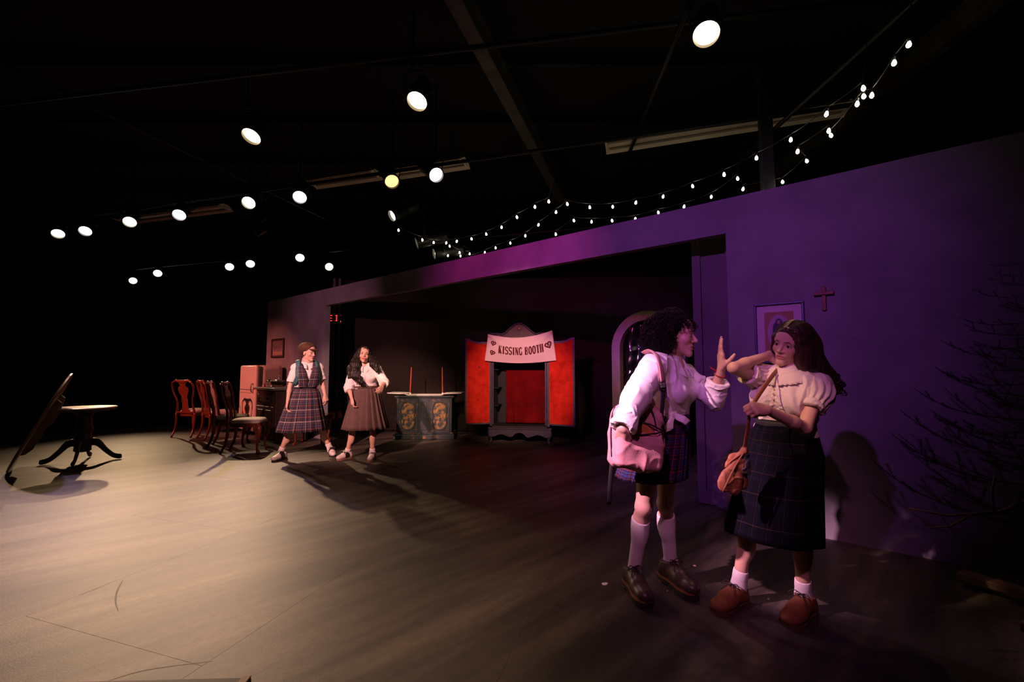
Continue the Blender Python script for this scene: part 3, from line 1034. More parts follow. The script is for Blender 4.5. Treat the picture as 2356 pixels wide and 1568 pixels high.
for sx in (-1, 1):
    MB().tube(smoothpath([(sx * 0.115, -0.025, 0.085), (sx * 0.15, -0.02, 0.09), (sx * 0.15, 0.02, 0.09), (sx * 0.115, 0.025, 0.085)]), 0.006, 6).build('handle', M_CHROME, o, smooth=True)

# ------------------------------------------------------------------ chairs (curved-back dining chairs)
M_CHW = mat('polished_red_mahogany', (0.135, 0.026, 0.010), 0.22, var=0.3, scale=5, stretch=(1, 1, 0.4), coat=0.4)
M_SEAT = mat('pale_brocade_seat', (0.52, 0.44, 0.38), 0.85, var=0.15, scale=30, bump=0.1, bscale=80)


def back_x(z):
    return float(np.interp(z, [0.44, 0.6, 0.75, 0.9, 1.06], [-0.205, -0.222, -0.252, -0.285, -0.325]))


def make_chair(label):
    t = thing('dining_chair', label, 'chair', group='curved-back dining chairs')
    # seat frame (apron) and cushion: trapezoid wider at the front
    def ring(sc, z, grow=0.0):
        pts = []
        for k in range(40):
            q = 2 * math.pi * k / 40
            cx = math.copysign(abs(math.cos(q)) ** 0.42, math.cos(q)); sy = math.copysign(abs(math.sin(q)) ** 0.42, math.sin(q))
            x = 0.02 + 0.225 * cx * sc; wd = 0.205 + 0.045 * cx
            pts.append((x, wd * sy * sc, z))
        return pts
    mb = MB()
    rs = [ring(1.0, 0.385), ring(1.0, 0.445)]
    for i in range(1):
        mb.add(rs[0] + rs[1], [(k, (k + 1) % 40, 40 + (k + 1) % 40, 40 + k) for k in range(40)] + [tuple(range(40, 80)), tuple(range(39, -1, -1))])
    mb.build('seat_frame', M_CHW, t, ang=40)
    mb = MB(); L = [(0.985, 0.445), (0.99, 0.46), (0.97, 0.48), (0.88, 0.497), (0.6, 0.508), (0.2, 0.512)]
    vs = []
    for sc, z in L: vs += ring(sc, z)
    fs = []
    for i in range(len(L) - 1):
        fs += [(i * 40 + k, i * 40 + (k + 1) % 40, (i + 1) * 40 + (k + 1) % 40, (i + 1) * 40 + k) for k in range(40)]
    fs.append(tuple((len(L) - 1) * 40 + k for k in range(40)))
    mb.add(vs, fs); mb.build('seat_cushion', M_SEAT, t, smooth=True)
    for sy in (-1, 1):
        p = smoothpath([(-0.205, sy * 0.185, 0.45), (-0.20, sy * 0.185, 0.30), (-0.225, sy * 0.188, 0.14), (-0.285, sy * 0.195, 0.0)], 4)
        MB().tube(p, lerp_list([0.024, 0.022, 0.019, 0.018], len(p)), 8, flat=(1, 0.85)).build('rear_leg', M_CHW, t, smooth=True)
        p = smoothpath([(0.205, sy * 0.20, 0.43), (0.238, sy * 0.232, 0.365), (0.242, sy * 0.236, 0.31), (0.215, sy * 0.215, 0.16), (0.208, sy * 0.208, 0.06), (0.228, sy * 0.225, 0.022), (0.232, sy * 0.228, 0.0)], 4)
        MB().tube(p, lerp_list([0.03, 0.036, 0.031, 0.018, 0.014, 0.028, 0.026], len(p)), 10).build('front_leg', M_CHW, t, smooth=True)
        p = smoothpath([(back_x(z), sy * y, z) for z, y in ((0.44, 0.185), (0.52, 0.168), (0.62, 0.150), (0.72, 0.165), (0.84, 0.205), (0.94, 0.212), (1.01, 0.190), (1.04, 0.145))], 4)
        MB().tube(p, lerp_list([0.022, 0.021, 0.018, 0.018, 0.018, 0.019, 0.022, 0.02], len(p)), 8, flat=(1, 0.8)).build('back_stile', M_CHW, t, smooth=True)
    p = smoothpath([(back_x(z), y, z) for y, z in ((-0.16, 1.035), (-0.12, 1.05), (-0.07, 1.038), (0, 1.032), (0.07, 1.038), (0.12, 1.05), (0.16, 1.035))], 4)
    MB().tube(p, lerp_list([0.018, 0.026, 0.027, 0.032, 0.027, 0.026, 0.018], len(p)), 8, flat=(1.0, 0.62)).build('crest_rail', M_CHW, t, smooth=True)
    # vase splat follows the back curve
    zz = [0.44, 0.50, 0.56, 0.62, 0.68, 0.73, 0.78, 0.83, 0.88, 0.915, 0.94, 0.955, 0.98, 1.03]
    ww = [0.088, 0.072, 0.058, 0.055, 0.062, 0.052, 0.066, 0.092, 0.104, 0.098, 0.074, 0.050, 0.060, 0.085]
    mb = MB(); vs = []
    for z, wv in zip(zz, ww):
        for (dx, sy) in ((0, -1), (0, 1), (0.012, 1), (0.012, -1)):
            vs.append((back_x(z) + dx - 0.006, sy * wv, z))
    fs = []
    for i in range(len(zz) - 1):
        a = i * 4
        fs += [(a + k, a + (k + 1) % 4, a + 4 + (k + 1) % 4, a + 4 + k) for k in range(4)]
    mb.add(vs, fs); mb.build('splat', M_CHW, t)
    MB().box((-0.205, 0, 0.455), (0.05, 0.36, 0.04), bev=0.01).build('back_shoe', M_CHW, t)
    return t


CH = [((-4.10, 6.79), 15, 'dark red wooden dining chair seen from the side, nearest the girl in plaid'),
      ((-4.66, 7.28), 22, 'dark red wooden dining chair just behind the frontmost side-on chair'),
      ((-5.42, 8.12), 52, 'dark red wooden dining chair turned half away, second from the left'),
      ((-6.08, 8.40), 84, 'dark red wooden dining chair with its back to us, leftmost of the row')]
ch0 = None
for (x, y), a, lab in CH:
    if ch0 is None:
        ch0 = c = make_chair(lab)
    else:
        c = copy_tree(ch0); c['label'] = lab
    c.location = (x, y, 0); c.rotation_euler = (0, 0, R(a))

# low table behind the plaid skirt
LO = thing('low_table', 'low red wooden table with curved legs, mostly hidden behind the plaid skirt', 'table', (-3.43, 7.56, 0), R(8))
MB().prism([(-0.24, -0.27), (0.24, -0.27), (0.27, -0.24), (0.27, 0.24), (0.24, 0.27), (-0.24, 0.27), (-0.27, 0.24), (-0.27, -0.24)], 0.455, 0.48, frame=((0, 0, 0), (1, 0, 0), (0, 1, 0), (0, 0, 1))).build('table_top', M_CHW, LO)
MB().box((0, 0, 0.42), (0.44, 0.44, 0.07), bev=0.006).build('apron', M_CHW, LO)
for sx in (-1, 1):
    for sy in (-1, 1):
        p = smoothpath([(sx * 0.205, sy * 0.205, 0.44), (sx * 0.235, sy * 0.235, 0.36), (sx * 0.212, sy * 0.212, 0.16), (sx * 0.206, sy * 0.206, 0.06), (sx * 0.226, sy * 0.226, 0.02), (sx * 0.23, sy * 0.23, 0.0)], 4)
        MB().tube(p, lerp_list([0.03, 0.034, 0.018, 0.014, 0.027, 0.025], len(p)), 10).build('leg', M_CHW, LO, smooth=True)

# ------------------------------------------------------------------ pedestal table and leaning table top
M_TBL = mat('black_brown_wood', (0.022, 0.017, 0.014), 0.38, var=0.25, scale=6)
M_TTOP = mat('cream_table_top', (0.62, 0.54, 0.40), 0.4, var=0.06, scale=5)
PT = thing('pedestal_table', 'round dark pedestal table with pale top and four curved feet', 'table', ((-5.850, 6.004, 0.000)[0], (-5.850, 6.004, 0.000)[1], 0), R(12))
PT.scale = (0.68, 0.68, 1.0)
MB().lathe([(0.475, 0.715), (0.49, 0.722), (0.49, 0.736), (0.48, 0.741)], 64).build('table_top', M_TTOP, PT, ang=40)
MB().lathe([(0.47, 0.70), (0.484, 0.704), (0.484, 0.7149), (0.40, 0.7149)], 64).build('table_edge', M_TBL, PT, ang=40)
MB().lathe([(0.10, 0.14), (0.135, 0.155), (0.13, 0.20), (0.14, 0.25), (0.142, 0.33), (0.128, 0.34), (0.132, 0.352), (0.122, 0.362), (0.13, 0.375), (0.12, 0.385), (0.142, 0.42), (0.145, 0.46), (0.128, 0.49), (0.133, 0.50), (0.122, 0.512), (0.13, 0.525), (0.12, 0.54), (0.128, 0.56), (0.11, 0.59), (0.15, 0.66), (0.22, 0.69), (0.22, 0.701)], 40).build('column', M_TBL, PT, smooth=True)
for k in range(4):
    a = R(20 + 90 * k); c, s_ = math.cos(a), math.sin(a)
    p = smoothpath([(c * r_, s_ * r_, z) for r_, z in ((0.10, 0.27), (0.22, 0.25), (0.34, 0.15), (0.46, 0.065), (0.56, 0.04), (0.60, 0.045))], 5)
    MB().tube(p, lerp_list([0.052, 0.05, 0.038, 0.033, 0.036, 0.03], len(p)), 10, flat=(1, 0.75)).build('foot', M_TBL, PT, smooth=True)
# leaning top
base = Vector((-6.20, 5.45, 0.0)); topp = Vector((-5.70, 5.66, 1.20))
sl_ = (topp - base); dia = sl_.length; sl_.normalize()
vd = Vector((-5.95, 5.5, -0.65)).normalized()
nrm = sl_.cross(vd).normalized()          # towards the right, i.e. the underside
if nrm.x < 0: nrm = -nrm
nrm = (nrm - vd * 0.035).normalized()
acr = nrm.cross(sl_).normalized(); sl2 = acr.cross(nrm).normalized()
LT = thing('loose_table_top', 'round wooden table top standing on its edge, leaning against the pedestal table', 'table top', base)
RT = dia / 2 - 0.01
Mx = Matrix((acr, sl2, nrm)).transposed()
cen = sl2 * (dia / 2)
MB().lathe([(RT - 0.008, -0.014), (RT, -0.008), (RT, 0.008), (RT - 0.008, 0.014)], 72, c=cen, mtx=Mx).build('disc', mat('reddish_wood_top', (0.16, 0.075, 0.05), 0.35, var=0.2, scale=5), LT, ang=40)
M_CLEAT = mat('bare_pine', (0.20, 0.125, 0.085), 0.65, var=0.2, scale=8)
for off in (-0.16, 0.16):
    pr = [(-0.40, 0.014), (0.34, 0.014), (0.31, 0.075), (0.05, 0.115), (-0.02, 0.075), (-0.30, 0.085), (-0.38, 0.05)]
    MB().prism(pr, off - 0.018, off + 0.018, frame=(cen, sl2, nrm, acr)).build('cleat', M_CLEAT, LT)
mb = MB(); mb.prism([(-0.12, 0.014), (0.12, 0.014), (0.10, 0.06), (-0.10, 0.06)], -0.14, 0.14, frame=(cen + sl2 * -0.05, sl2, nrm, acr)); mb.build('mount_block', M_CLEAT, LT)

# ------------------------------------------------------------------ arch with foil
M_ARCH = mat('stone_grey_arch', (0.28, 0.23, 0.11), 0.8, var=0.12, scale=5, bump=0.1)
AR = wall_thing('arch_doorway', 'grey arched doorway frame standing behind the wall, filled with dark foil', 'arch', 0.76, 2.31)
outl, inn = [], []
WO, WI, HS = 0.56, 0.425, 1.57
for k in range(25):
    q = math.pi * k / 24
    outl.append((WO * math.cos(q), HS + WO * math.sin(q))); inn.append((WI * math.cos(q), HS + WI * math.sin(q)))
outl = [(WO, 0)] + outl + [(-WO, 0)]; inn = [(WI, 0.0)] + inn + [(-WI, 0.0)]
n = len(outl); vs, fs = [], []
for d in (-0.06, 0.06):
    vs += [(x, d, z) for x, z in outl] + [(x, d, z) for x, z in inn]
for k in range(n - 1):
    fs += [(k, k + 1, n + k + 1, n + k), (2 * n + k + 1, 2 * n + k, 3 * n + k, 3 * n + k + 1), (k, 2 * n + k, 2 * n + k + 1, k + 1), (n + k + 1, 3 * n + k + 1, 3 * n + k, n + k)]
MB().add(vs, fs).build('frame', M_ARCH, AR, ang=40)
MB().box((0, 0, 0.08), (0.85, 0.10, 0.16)).build('sill', M_ARCH, AR)
M_FOIL = mat('black_foil', (0.16, 0.16, 0.17), 0.2, 0.95)


def foil(u, v):
    x = -0.46 + 0.92 * u
    zmax = HS + math.sqrt(max(0, 0.47 ** 2 - x * x)) if abs(x) < 0.47 else HS
    z = 0.04 + (zmax - 0.04) * v
    y = 0.085 + 0.030 * math.sin(x * 24 + 1.6 * math.sin(z * 2.2)) + 0.05 * noise.noise(Vector((x * 3.4, z * 3.0, 1.0))) + 0.035 * abs(noise.noise(Vector((x * 6 + z * 3, z * 6 - x * 3, 4.0))))
    return (x, y, z)


MB().grid(foil, 56, 80).build('foil_sheet', M_FOIL, AR, smooth=True)

# crumpled clear plastic gathered at the foot of the parked panel
PB = wall_thing('plastic_sheet', 'crumpled clear plastic sheet piled against the parked door panel', 'plastic sheet', 2.22, 0.235)
F = Field((-0.2, -0.12, 0.0), (0.2, 0.12, 0.62), 0.01)
F.cone((0, 0.0, 0.08), (-0.02, 0, 0.40), 0.075, 0.06, 0.04, flat=((0, 1, 0), 0.6)); F.cone((0.08, 0, 0.05), (0.06, 0, 0.36), 0.06, 0.05, 0.04); F.cone((-0.02, 0, 0.38), (0.1, 0.0, 0.52), 0.04, 0.012, 0.04)
F.cut((0, 0, 0.004), (0, 0, -1), 0.4)
field_obj('sheet', F, mat('milky_plastic', (0.30, 0.24, 0.30), 0.25, alpha=0.35), PB, disp=lambda V, N: 0.014 * _vn(V * 22) + 0.008 * _vn(V * 50))

# ------------------------------------------------------------------ things on the wall
def frame_on_wall(t, w_, h_, bar, dep, m):
    for (cx, cz, sx, sz) in ((0, h_ / 2 - bar / 2, w_, bar), (0, -h_ / 2 + bar / 2, w_, bar), (-w_ / 2 + bar / 2, 0, bar, h_ - 2 * bar), (w_ / 2 - bar / 2, 0, bar, h_ - 2 * bar)):
        MB().box((cx, -dep / 2 - 0.001, cz), (sx, dep, sz), bev=0.004).build('frame_bar', m, t)


PA = wall_thing('framed_print', 'large framed print with wide mat and oval figure, behind the long-haired woman', 'picture', 2.745, 0.0, 1.545)
frame_on_wall(PA, 0.345, 0.485, 0.018, 0.028, mat('grey_metal_frame', (0.10, 0.10, 0.14), 0.4, 0.4))
MB().box((0, -0.006, 0), (0.31, 0.006, 0.45)).build('mat_board', mat('pale_mat_board', (0.62, 0.50, 0.50), 0.8), PA)
MB().box((0, -0.010, 0), (0.20, 0.003, 0.335)).build('print', mat('ochre_print', (0.40, 0.20, 0.10), 0.7), PA)
ov = [(0.080 * math.cos(R(a)), 0.145 * math.sin(R(a))) for a in range(0, 360, 10)]
MB().prism(ov, -0.0135, -0.0118).build('pale_oval', mat('pale_oval_print', (0.46, 0.32, 0.38), 0.7), PA)
fg = [(0.0, 0.115), (0.018, 0.105), (0.024, 0.085), (0.04, 0.06), (0.045, 0.0), (0.05, -0.09), (0.0, -0.115), (-0.05, -0.09), (-0.045, 0.0), (-0.04, 0.06), (-0.024, 0.085), (-0.018, 0.105)]
MB().prism(fg, -0.0150, -0.0138).build('robed_shape', mat('dark_robe_print', (0.06, 0.05, 0.10), 0.7), PA)
MB().prism([(0.012 * math.cos(R(a)), 0.085 + 0.015 * math.sin(R(a))) for a in range(0, 360, 20)], -0.0162, -0.0152).build('face_shape', mat('ochre_face_print', (0.42, 0.22, 0.14), 0.7), PA)
MB().box((0, -0.0175, 0), (0.31, 0.0015, 0.45)).build('glazing', mat('picture_glass', (1, 1, 1), 0.12, trans=1.0, alpha=0.12), PA)

CR = wall_thing('wall_cross', 'plain wooden cross hanging on the wall beside the large framed print', 'cross', 3.045, 0.0, 1.79)
M_CROSS = mat('red_brown_wood', (0.26, 0.07, 0.03), 0.5, var=0.3, scale=14)
MB().box((0, -0.012, -0.0), (0.026, 0.018, 0.185), bev=0.003).build('upright', M_CROSS, CR)
MB().box((0, -0.022, 0.038), (0.125, 0.016, 0.026), bev=0.003).build('crossbar', M_CROSS, CR)

PB2 = wall_thing('framed_picture', 'small dark framed picture on the wall above the refrigerator', 'picture', -6.29, 0.0, 1.70)
frame_on_wall(PB2, 0.58, 0.40, 0.035, 0.03, mat('dark_brown_frame', (0.03, 0.018, 0.016), 0.5))
MB().box((0, -0.008, 0), (0.52, 0.006, 0.34)).build('print', mat('dusky_print', (0.10, 0.07, 0.085), 0.6, scale=9, col2=(0.19, 0.12, 0.12)), PB2)
MB().box((0, -0.013, -0.105), (0.48, 0.003, 0.07)).build('pale_band', mat('pale_band_print', (0.36, 0.20, 0.17), 0.6, var=0.2, scale=20), PB2)
for k in range(7):
    x = -0.2 + 0.067 * k
    MB().prism([(x + 0.03 * math.cos(R(a)), -0.05 + (0.03 + 0.03 * (k % 3 == 0)) * math.sin(R(a))) for a in range(0, 360, 30)], -0.0135, -0.0122).build('soft_shape', mat('soft_shape_print_%d' % (k % 2), [(0.26, 0.13, 0.13), (0.20, 0.14, 0.17)][k % 2], 0.6), PB2)

# exit sign and curtain posts in the dark gap beside the left jamb
M_EXIT = mat('exit_red_glow', (0.5, 0.02, 0.02), 0.5, emit=(1.0, 0.035, 0.02), estr=2.2)
XS = thing('exit_sign', 'red glowing EXIT sign seen in the dark gap between the curtain posts', 'sign', (-4.50, 11.0, 2.56))
MB().box((0, 0.03, 0), (0.33, 0.05, 0.21), bev=0.006).build('housing', M_BLACK, XS)
MB().cyl((0, 0.03, 0.10), (0, 0.03, 2.308), 0.01, n=6).build('hanger', M_BLACK, XS)
LT_ = {'E': [(-0.03, 0, 0.016, 0.15), (0.005, 0.067, 0.06, 0.016), (0.0, 0, 0.05, 0.016), (0.005, -0.067, 0.06, 0.016)],
       'I': [(0, 0, 0.018, 0.15), (0, 0.067, 0.036, 0.014), (0, -0.067, 0.036, 0.014)],
       'T': [(0, 0, 0.018, 0.15), (0, 0.067, 0.07, 0.016)]}
for ch, x in (('E', -0.115), ('X', -0.035), ('I', 0.035), ('T', 0.105)):
    mb = MB()
    if ch == 'X':
        for s_ in (-1, 1):
            mb.box((x, 0, 0), (0.016, 0.008, 0.16), Matrix.Rotation(R(24 * s_), 3, 'Y'))
    else:
        for (dx, dz, sx, sz) in LT_[ch]:
            mb.box((x + dx, 0, dz), (sx, 0.008, sz))
    mb.build('letter', M_EXIT, XS)
MB().lathe([(0.001, 0), (0.018, 0.004), (0.02, 0.012), (0.012, 0.02)], 12, mtx=Matrix.Rotation(R(90), 3, 'X'), c=(0.13, -0.002, -0.09)).build('test_lamp', mat('exit_lamp_glow', (0.6, 0.1, 0.05), 0.5, emit=(1.0, 0.08, 0.04), estr=5), XS, smooth=True)
for k, (px, lab) in enumerate(((-3.597, 'thin dark curtain post standing nearest the left jamb of the opening'), (-3.488, 'thin dark curtain post standing right of the other post, by the back drape'))):
    o = thing('curtain_post', lab, 'post', (px, 8.72, 0), group='curtain posts at the left jamb')
    MB().box((0, 0, 1.55), (0.048, 0.03, 3.1), bev=0.004).build('shaft', mat('brown_black_post', (0.05, 0.03, 0.022), 0.6), o)
    MB().lathe([(0.048, 0), (0.048, 0.012), (0.02, 0.02), (0.018, 0.05)], 16).build('foot_plate', MATS['brown_black_post'], o)

# ------------------------------------------------------------------ small tree in its wooden stand
TR = thing('artificial_fir_tree', 'sparse dark fir tree in the shadow at the right edge', 'tree', (2.78, 2.30, 0))
MB().tube([(0, 0, 0.06), (0.005, 0, 0.9), (0, 0.005, 1.95)], [0.024, 0.018, 0.006], 8).build('trunk', mat('pale_bark', (0.10, 0.075, 0.05), 0.8), TR, smooth=True)
M_FIR = mat('dark_fir_needles', (0.018, 0.026, 0.014), 0.8, var=0.3, scale=20)
M_TWIG = mat('brown_twig', (0.085, 0.05, 0.03), 0.85)


def fir_branch(L, seed):
    rr = random.Random(seed)
    mb = MB()
    def axis(s_):
        return Vector((s_ * L, 0.02 * math.sin(s_ * 5 + seed), -0.10 * L * s_ + 0.30 * L * s_ ** 3))
    mb.tube([axis(k / 6) for k in range(7)], lerp_list([0.007, 0.003], 7), 5)
    arms = [(axis, 1.0, 0.0)]
    for k in range(5):
        s0 = 0.25 + 0.14 * k; sg = 1 if k % 2 else -1
        p0 = axis(s0); d = Vector((0.6, sg * 0.75, 0.22)).normalized() * L * 0.34 * (1.2 - s0)
        f2 = (lambda p0, d: lambda q: p0 + d * q + Vector((0, 0, 0.05 * q * q * L)))(p0, d)
        mb.tube([f2(q / 3) for q in range(4)], lerp_list([0.004, 0.002], 4), 4)
        arms.append((f2, 0.42, 0.1))
    for f2, sc, st in arms:
        nn = int(170 * sc * L / 0.6)
        for k in range(nn):
            s_ = st + (1 - st) * rr.random()
            p = f2(s_); t_ = (f2(min(1, s_ + 0.02)) - f2(max(0, s_ - 0.02))).normalized()
            o = Vector((rr.uniform(-1, 1), rr.uniform(-1, 1), rr.uniform(-0.6, 1))); o = (o - t_ * o.dot(t_)).normalized()
            d = (t_ * 0.8 + o).normalized() * rr.uniform(0.022, 0.036)
            q = d.cross(o.cross(t_)).normalized() * 0.0016
            b = d.cross(q).normalized() * 0.0016
            mb.add([p + q, p - q, p + b, p + d], [(0, 1, 3), (1, 2, 3), (2, 0, 3)])
    return mb.mesh('branch')


BR = []
for k in range(3):
    me = fir_branch(1.0, k + 3); me.materials.append(M_FIR); BR.append(me)
rr = random.Random(4)
for k in range(58):
    z = 0.38 + 1.5 * (k / 58) ** 0.95
    L = 0.74 * (1 - (z - 0.3) / 1.75) + 0.06
    a = k * 2.39996
    nx, ny = math.cos(a), math.sin(a)
    toward = nx * BX + ny * BY
    dist = 0.46
    if toward > 0 and L * toward > dist: L = dist / toward * 0.95
    o = bpy.data.objects.new('branch', BR[k % 3]); COL.objects.link(o); o.parent = TR
    o.location = (0, 0, z); o.rotation_euler = (rr.uniform(-0.4, 0.4), rr.uniform(-0.25, 0.15), a); o.scale = (L, L, L)
# bare snapped branch poking out towards the stage
o = MB().tube([(0, 0, 0.62), (-0.36, -0.10, 0.55), (-0.62, -0.10, 0.53), (-0.80, -0.08, 0.56)], [0.012, 0.01, 0.007, 0.003], 6).tube([(-0.5, -0.1, 0.54), (-0.68, -0.16, 0.5), (-0.78, -0.15, 0.49)], [0.007, 0.005, 0.002], 5).tube([(-0.4, -0.1, 0.55), (-0.42, -0.12, 0.66), (-0.40, -0.12, 0.74)], [0.008, 0.006, 0.003], 5).build('bare_branch', M_TWIG, TR, smooth=True)
TS = thing('tree_stand', 'crossed brown lumber stand under the dark fir tree', 'tree stand', (2.78, 2.30, 0))
M_LUM = mat('brown_lumber', (0.14, 0.075, 0.055), 0.75, var=0.2, scale=6)
MB().box((0, 0, 0.062), (0.72, 0.089, 0.038), Matrix.Rotation(R(-63), 3, 'Z'), bev=0.003).build('cross_board', M_LUM, TS)
MB().box((0, 0, 0.0215), (0.72, 0.089, 0.038), Matrix.Rotation(R(27), 3, 'Z'), bev=0.003).build('cross_board', M_LUM, TS)

# ------------------------------------------------------------------ floor bits
o = thing('paper_scrap', 'small white scrap of paper on the floor near the brown shoes', 'paper', (0.541, 2.629, 0.002), R(20))
MB().prism([(-0.02, -0.012), (0.004, -0.018), (0.022, -0.004), (0.016, 0.013), (-0.012, 0.014)], 0.0, 0.0006, frame=((0, 0, 0), (1, 0, 0), (0, 1, 0), (0, 0, 1))).build('sheet', mat('white_paper', (0.85, 0.8, 0.75), 0.8), o)
MB().prism([(0.004, -0.018), (0.022, -0.004), (0.016, -0.002), (0.002, -0.012)], 0.0006, 0.004, frame=((0, 0, 0), (1, 0, 0), (0, 1, 0), (0, 0, 1))).build('folded_corner', MATS['white_paper'], o)
for k, (x, y, s_) in enumerate(((1.165, 2.86, 0.011), (1.40, 2.46, 0.006), (0.88, 2.55, 0.005))):
    o = thing('floor_crumb', ['tiny pale crumb on the floor between the long-haired woman\'s legs', 'tiny pale crumb on the floor right of the red shoe', 'tiny pale crumb on the floor between the two women\'s shoes'][k], 'crumb', (x, y, 0), group='crumbs on the stage floor')
    F = MB().lathe([(s_ * 0.6, 0), (s_, s_ * 0.3), (s_ * 0.7, s_ * 0.6), (s_ * 0.2, s_ * 0.7)], 7); F.build('flake', mat('pale_crumb', (0.6, 0.45, 0.36), 0.8), o)
o = thing('floor_wedge_box', 'low black box with a pale wooden end at the bottom edge', 'box', ((-0.827, 1.450, 0.280)[0], (-0.827, 1.450, 0.280)[1], 0), R(2))
MB().box((-0.35, -0.15, 0.138), (0.70, 0.30, 0.276), bev=0.004).build('case', mat('matt_black_case', (0.012, 0.011, 0.011), 0.6), o)
MB().box((-0.014, -0.15, 0.279), (0.026, 0.296, 0.006), bev=0.001).build('pale_strip', mat('pale_wood_strip', (0.30, 0.19, 0.13), 0.6), o)
o = thing('seating_riser', 'low black platform edge with a brown nosing in the dark, behind the pedestal table', 'platform', (-8.6, 10.2, 0), R(-6))
MB().box((0, 1.0, 0.11), (5.2, 2.0, 0.22), bev=0.004).build('deck', M_BLACK, o)
MB().box((0, -0.012, 0.205), (5.2, 0.022, 0.03), bev=0.003).build('nosing', mat('brown_nosing', (0.20, 0.10, 0.07), 0.5), o)


# ================================================================== LIGHTING RIG
M_CAN = mat('black_lamp_can', (0.012, 0.012, 0.012), 0.5, 0.3)


def lens_mat(name, col, s):
    return mat('lens_glow_' + name, (0.8, 0.8, 0.8), 0.4, emit=col, estr=s)


LENS = {'warm': lens_mat('warm', (1.0, 0.90, 0.62), 6.0), 'par': lens_mat('par', (1.0, 0.70, 0.36), 9.0),
        'violet': lens_mat('violet', (1.0, 0.84, 1.0), 5.0), 'amber': lens_mat('amber', (1.0, 0.62, 0.26), 1.6),
        'dim': lens_mat('dim', (1.0, 0.34, 0.08), 0.9), 'white': lens_mat('white', (1.0, 0.88, 0.66), 6.0)}


def can_mesh(kind):
    mb = MB()
    if kind == 'par':
        mb.lathe([(0.06, -0.30), (0.085, -0.29), (0.10, -0.16), (0.108, -0.14), (0.108, 0.012), (0.112, 0.014), (0.112, 0.03), (0.102, 0.03), (0.102, -0.02)], 28)
    else:
        mb.lathe([(0.05, -0.50), (0.095, -0.48), (0.105, -0.36), (0.085, -0.30), (0.08, -0.22), (0.094, -0.20), (0.094, 0.012), (0.104, 0.014), (0.104, 0.035), (0.09, 0.035), (0.09, -0.015)], 24)
    return mb.mesh('lamp_can', ang=40)


CANS = {}
for kd in ('par', 'profile'):
    CANS[kd] = can_mesh(kd); CANS[kd].materials.append(M_CAN)
GLS = {}
for kd, r_ in (('par', 0.102), ('profile', 0.089)):
    me = MB().lathe([(r_, -0.012), (r_ * 0.9, -0.006), (r_ * 0.6, 0.002), (r_ * 0.2, 0.006)], 28).mesh('lens', True)
    me.materials.append(None)
    GLS[kd] = me
YK = {}
for kd, r_ in (('par', 0.125), ('profile', 0.115)):
    mb = MB()
    pth = [(-r_, 0, -0.12), (-r_, 0.13, -0.14), (-r_ * 0.8, 0.2, -0.15), (r_ * 0.8, 0.2, -0.15), (r_, 0.13, -0.14), (r_, 0, -0.12)]
    mb.tube(smoothpath(pth, 4), 0.012, 6, flat=(1, 0.5))
    mb.cyl((-r_ - 0.02, 0, -0.12), (-r_ + 0.025, 0, -0.12), 0.016, n=8); mb.cyl((r_ - 0.025, 0, -0.12), (r_ + 0.02, 0, -0.12), 0.016, n=8)
    YK[kd] = mb.mesh('yoke', True); YK[kd].materials.append(M_CAN)


def stage_lamp(loc, aim, kind, lens, label, beam=None, pipe_z=None):
    t = thing('stage_lamp', label, 'stage light', loc, group='stage lamps hanging over the set')
    d = (Vector(aim) - Vector(loc)).normalized()
    q = d.to_track_quat('Z', 'Y')
    for nm, me in (('lamp_can', CANS[kind]), ('yoke', YK[kind]), ('lens', GLS[kind])):
        o = bpy.data.objects.new(nm, me); COL.objects.link(o); o.parent = t
        o.rotation_mode = 'QUATERNION'; o.rotation_quaternion = q
        if nm == 'lens':
            o.material_slots[0].link = 'OBJECT'; o.material_slots[0].material = LENS[lens]
            o['label'] = 'glowing lens'
    back = q @ Vector((0, 0.2, -0.15))
    top = 4.868 - loc[2]
    MB().cyl(back, (back.x, back.y, top), 0.012, n=6).box((back.x, back.y, 0.30), (0.05, 0.06, 0.07), bev=0.008).build('clamp', M_CAN, t)
    tail = q @ Vector((0, 0, -0.30 if kind == 'par' else -0.5))
    MB().tube(smoothpath([tail, tail + Vector((0.05, 0.06, -0.10)), tail + Vector((0.12, 0.1, 0.02)), (back.x + 0.1, back.y + 0.05, 0.30)], 5), 0.007, 5).build('cable', M_CAN, t)
    if beam:
        col, pw, sz, bl = beam
        s = spot('lamp_beam', Vector(loc) + d * 0.06, aim, col, pw, sz, bl, 0.05)
    return t


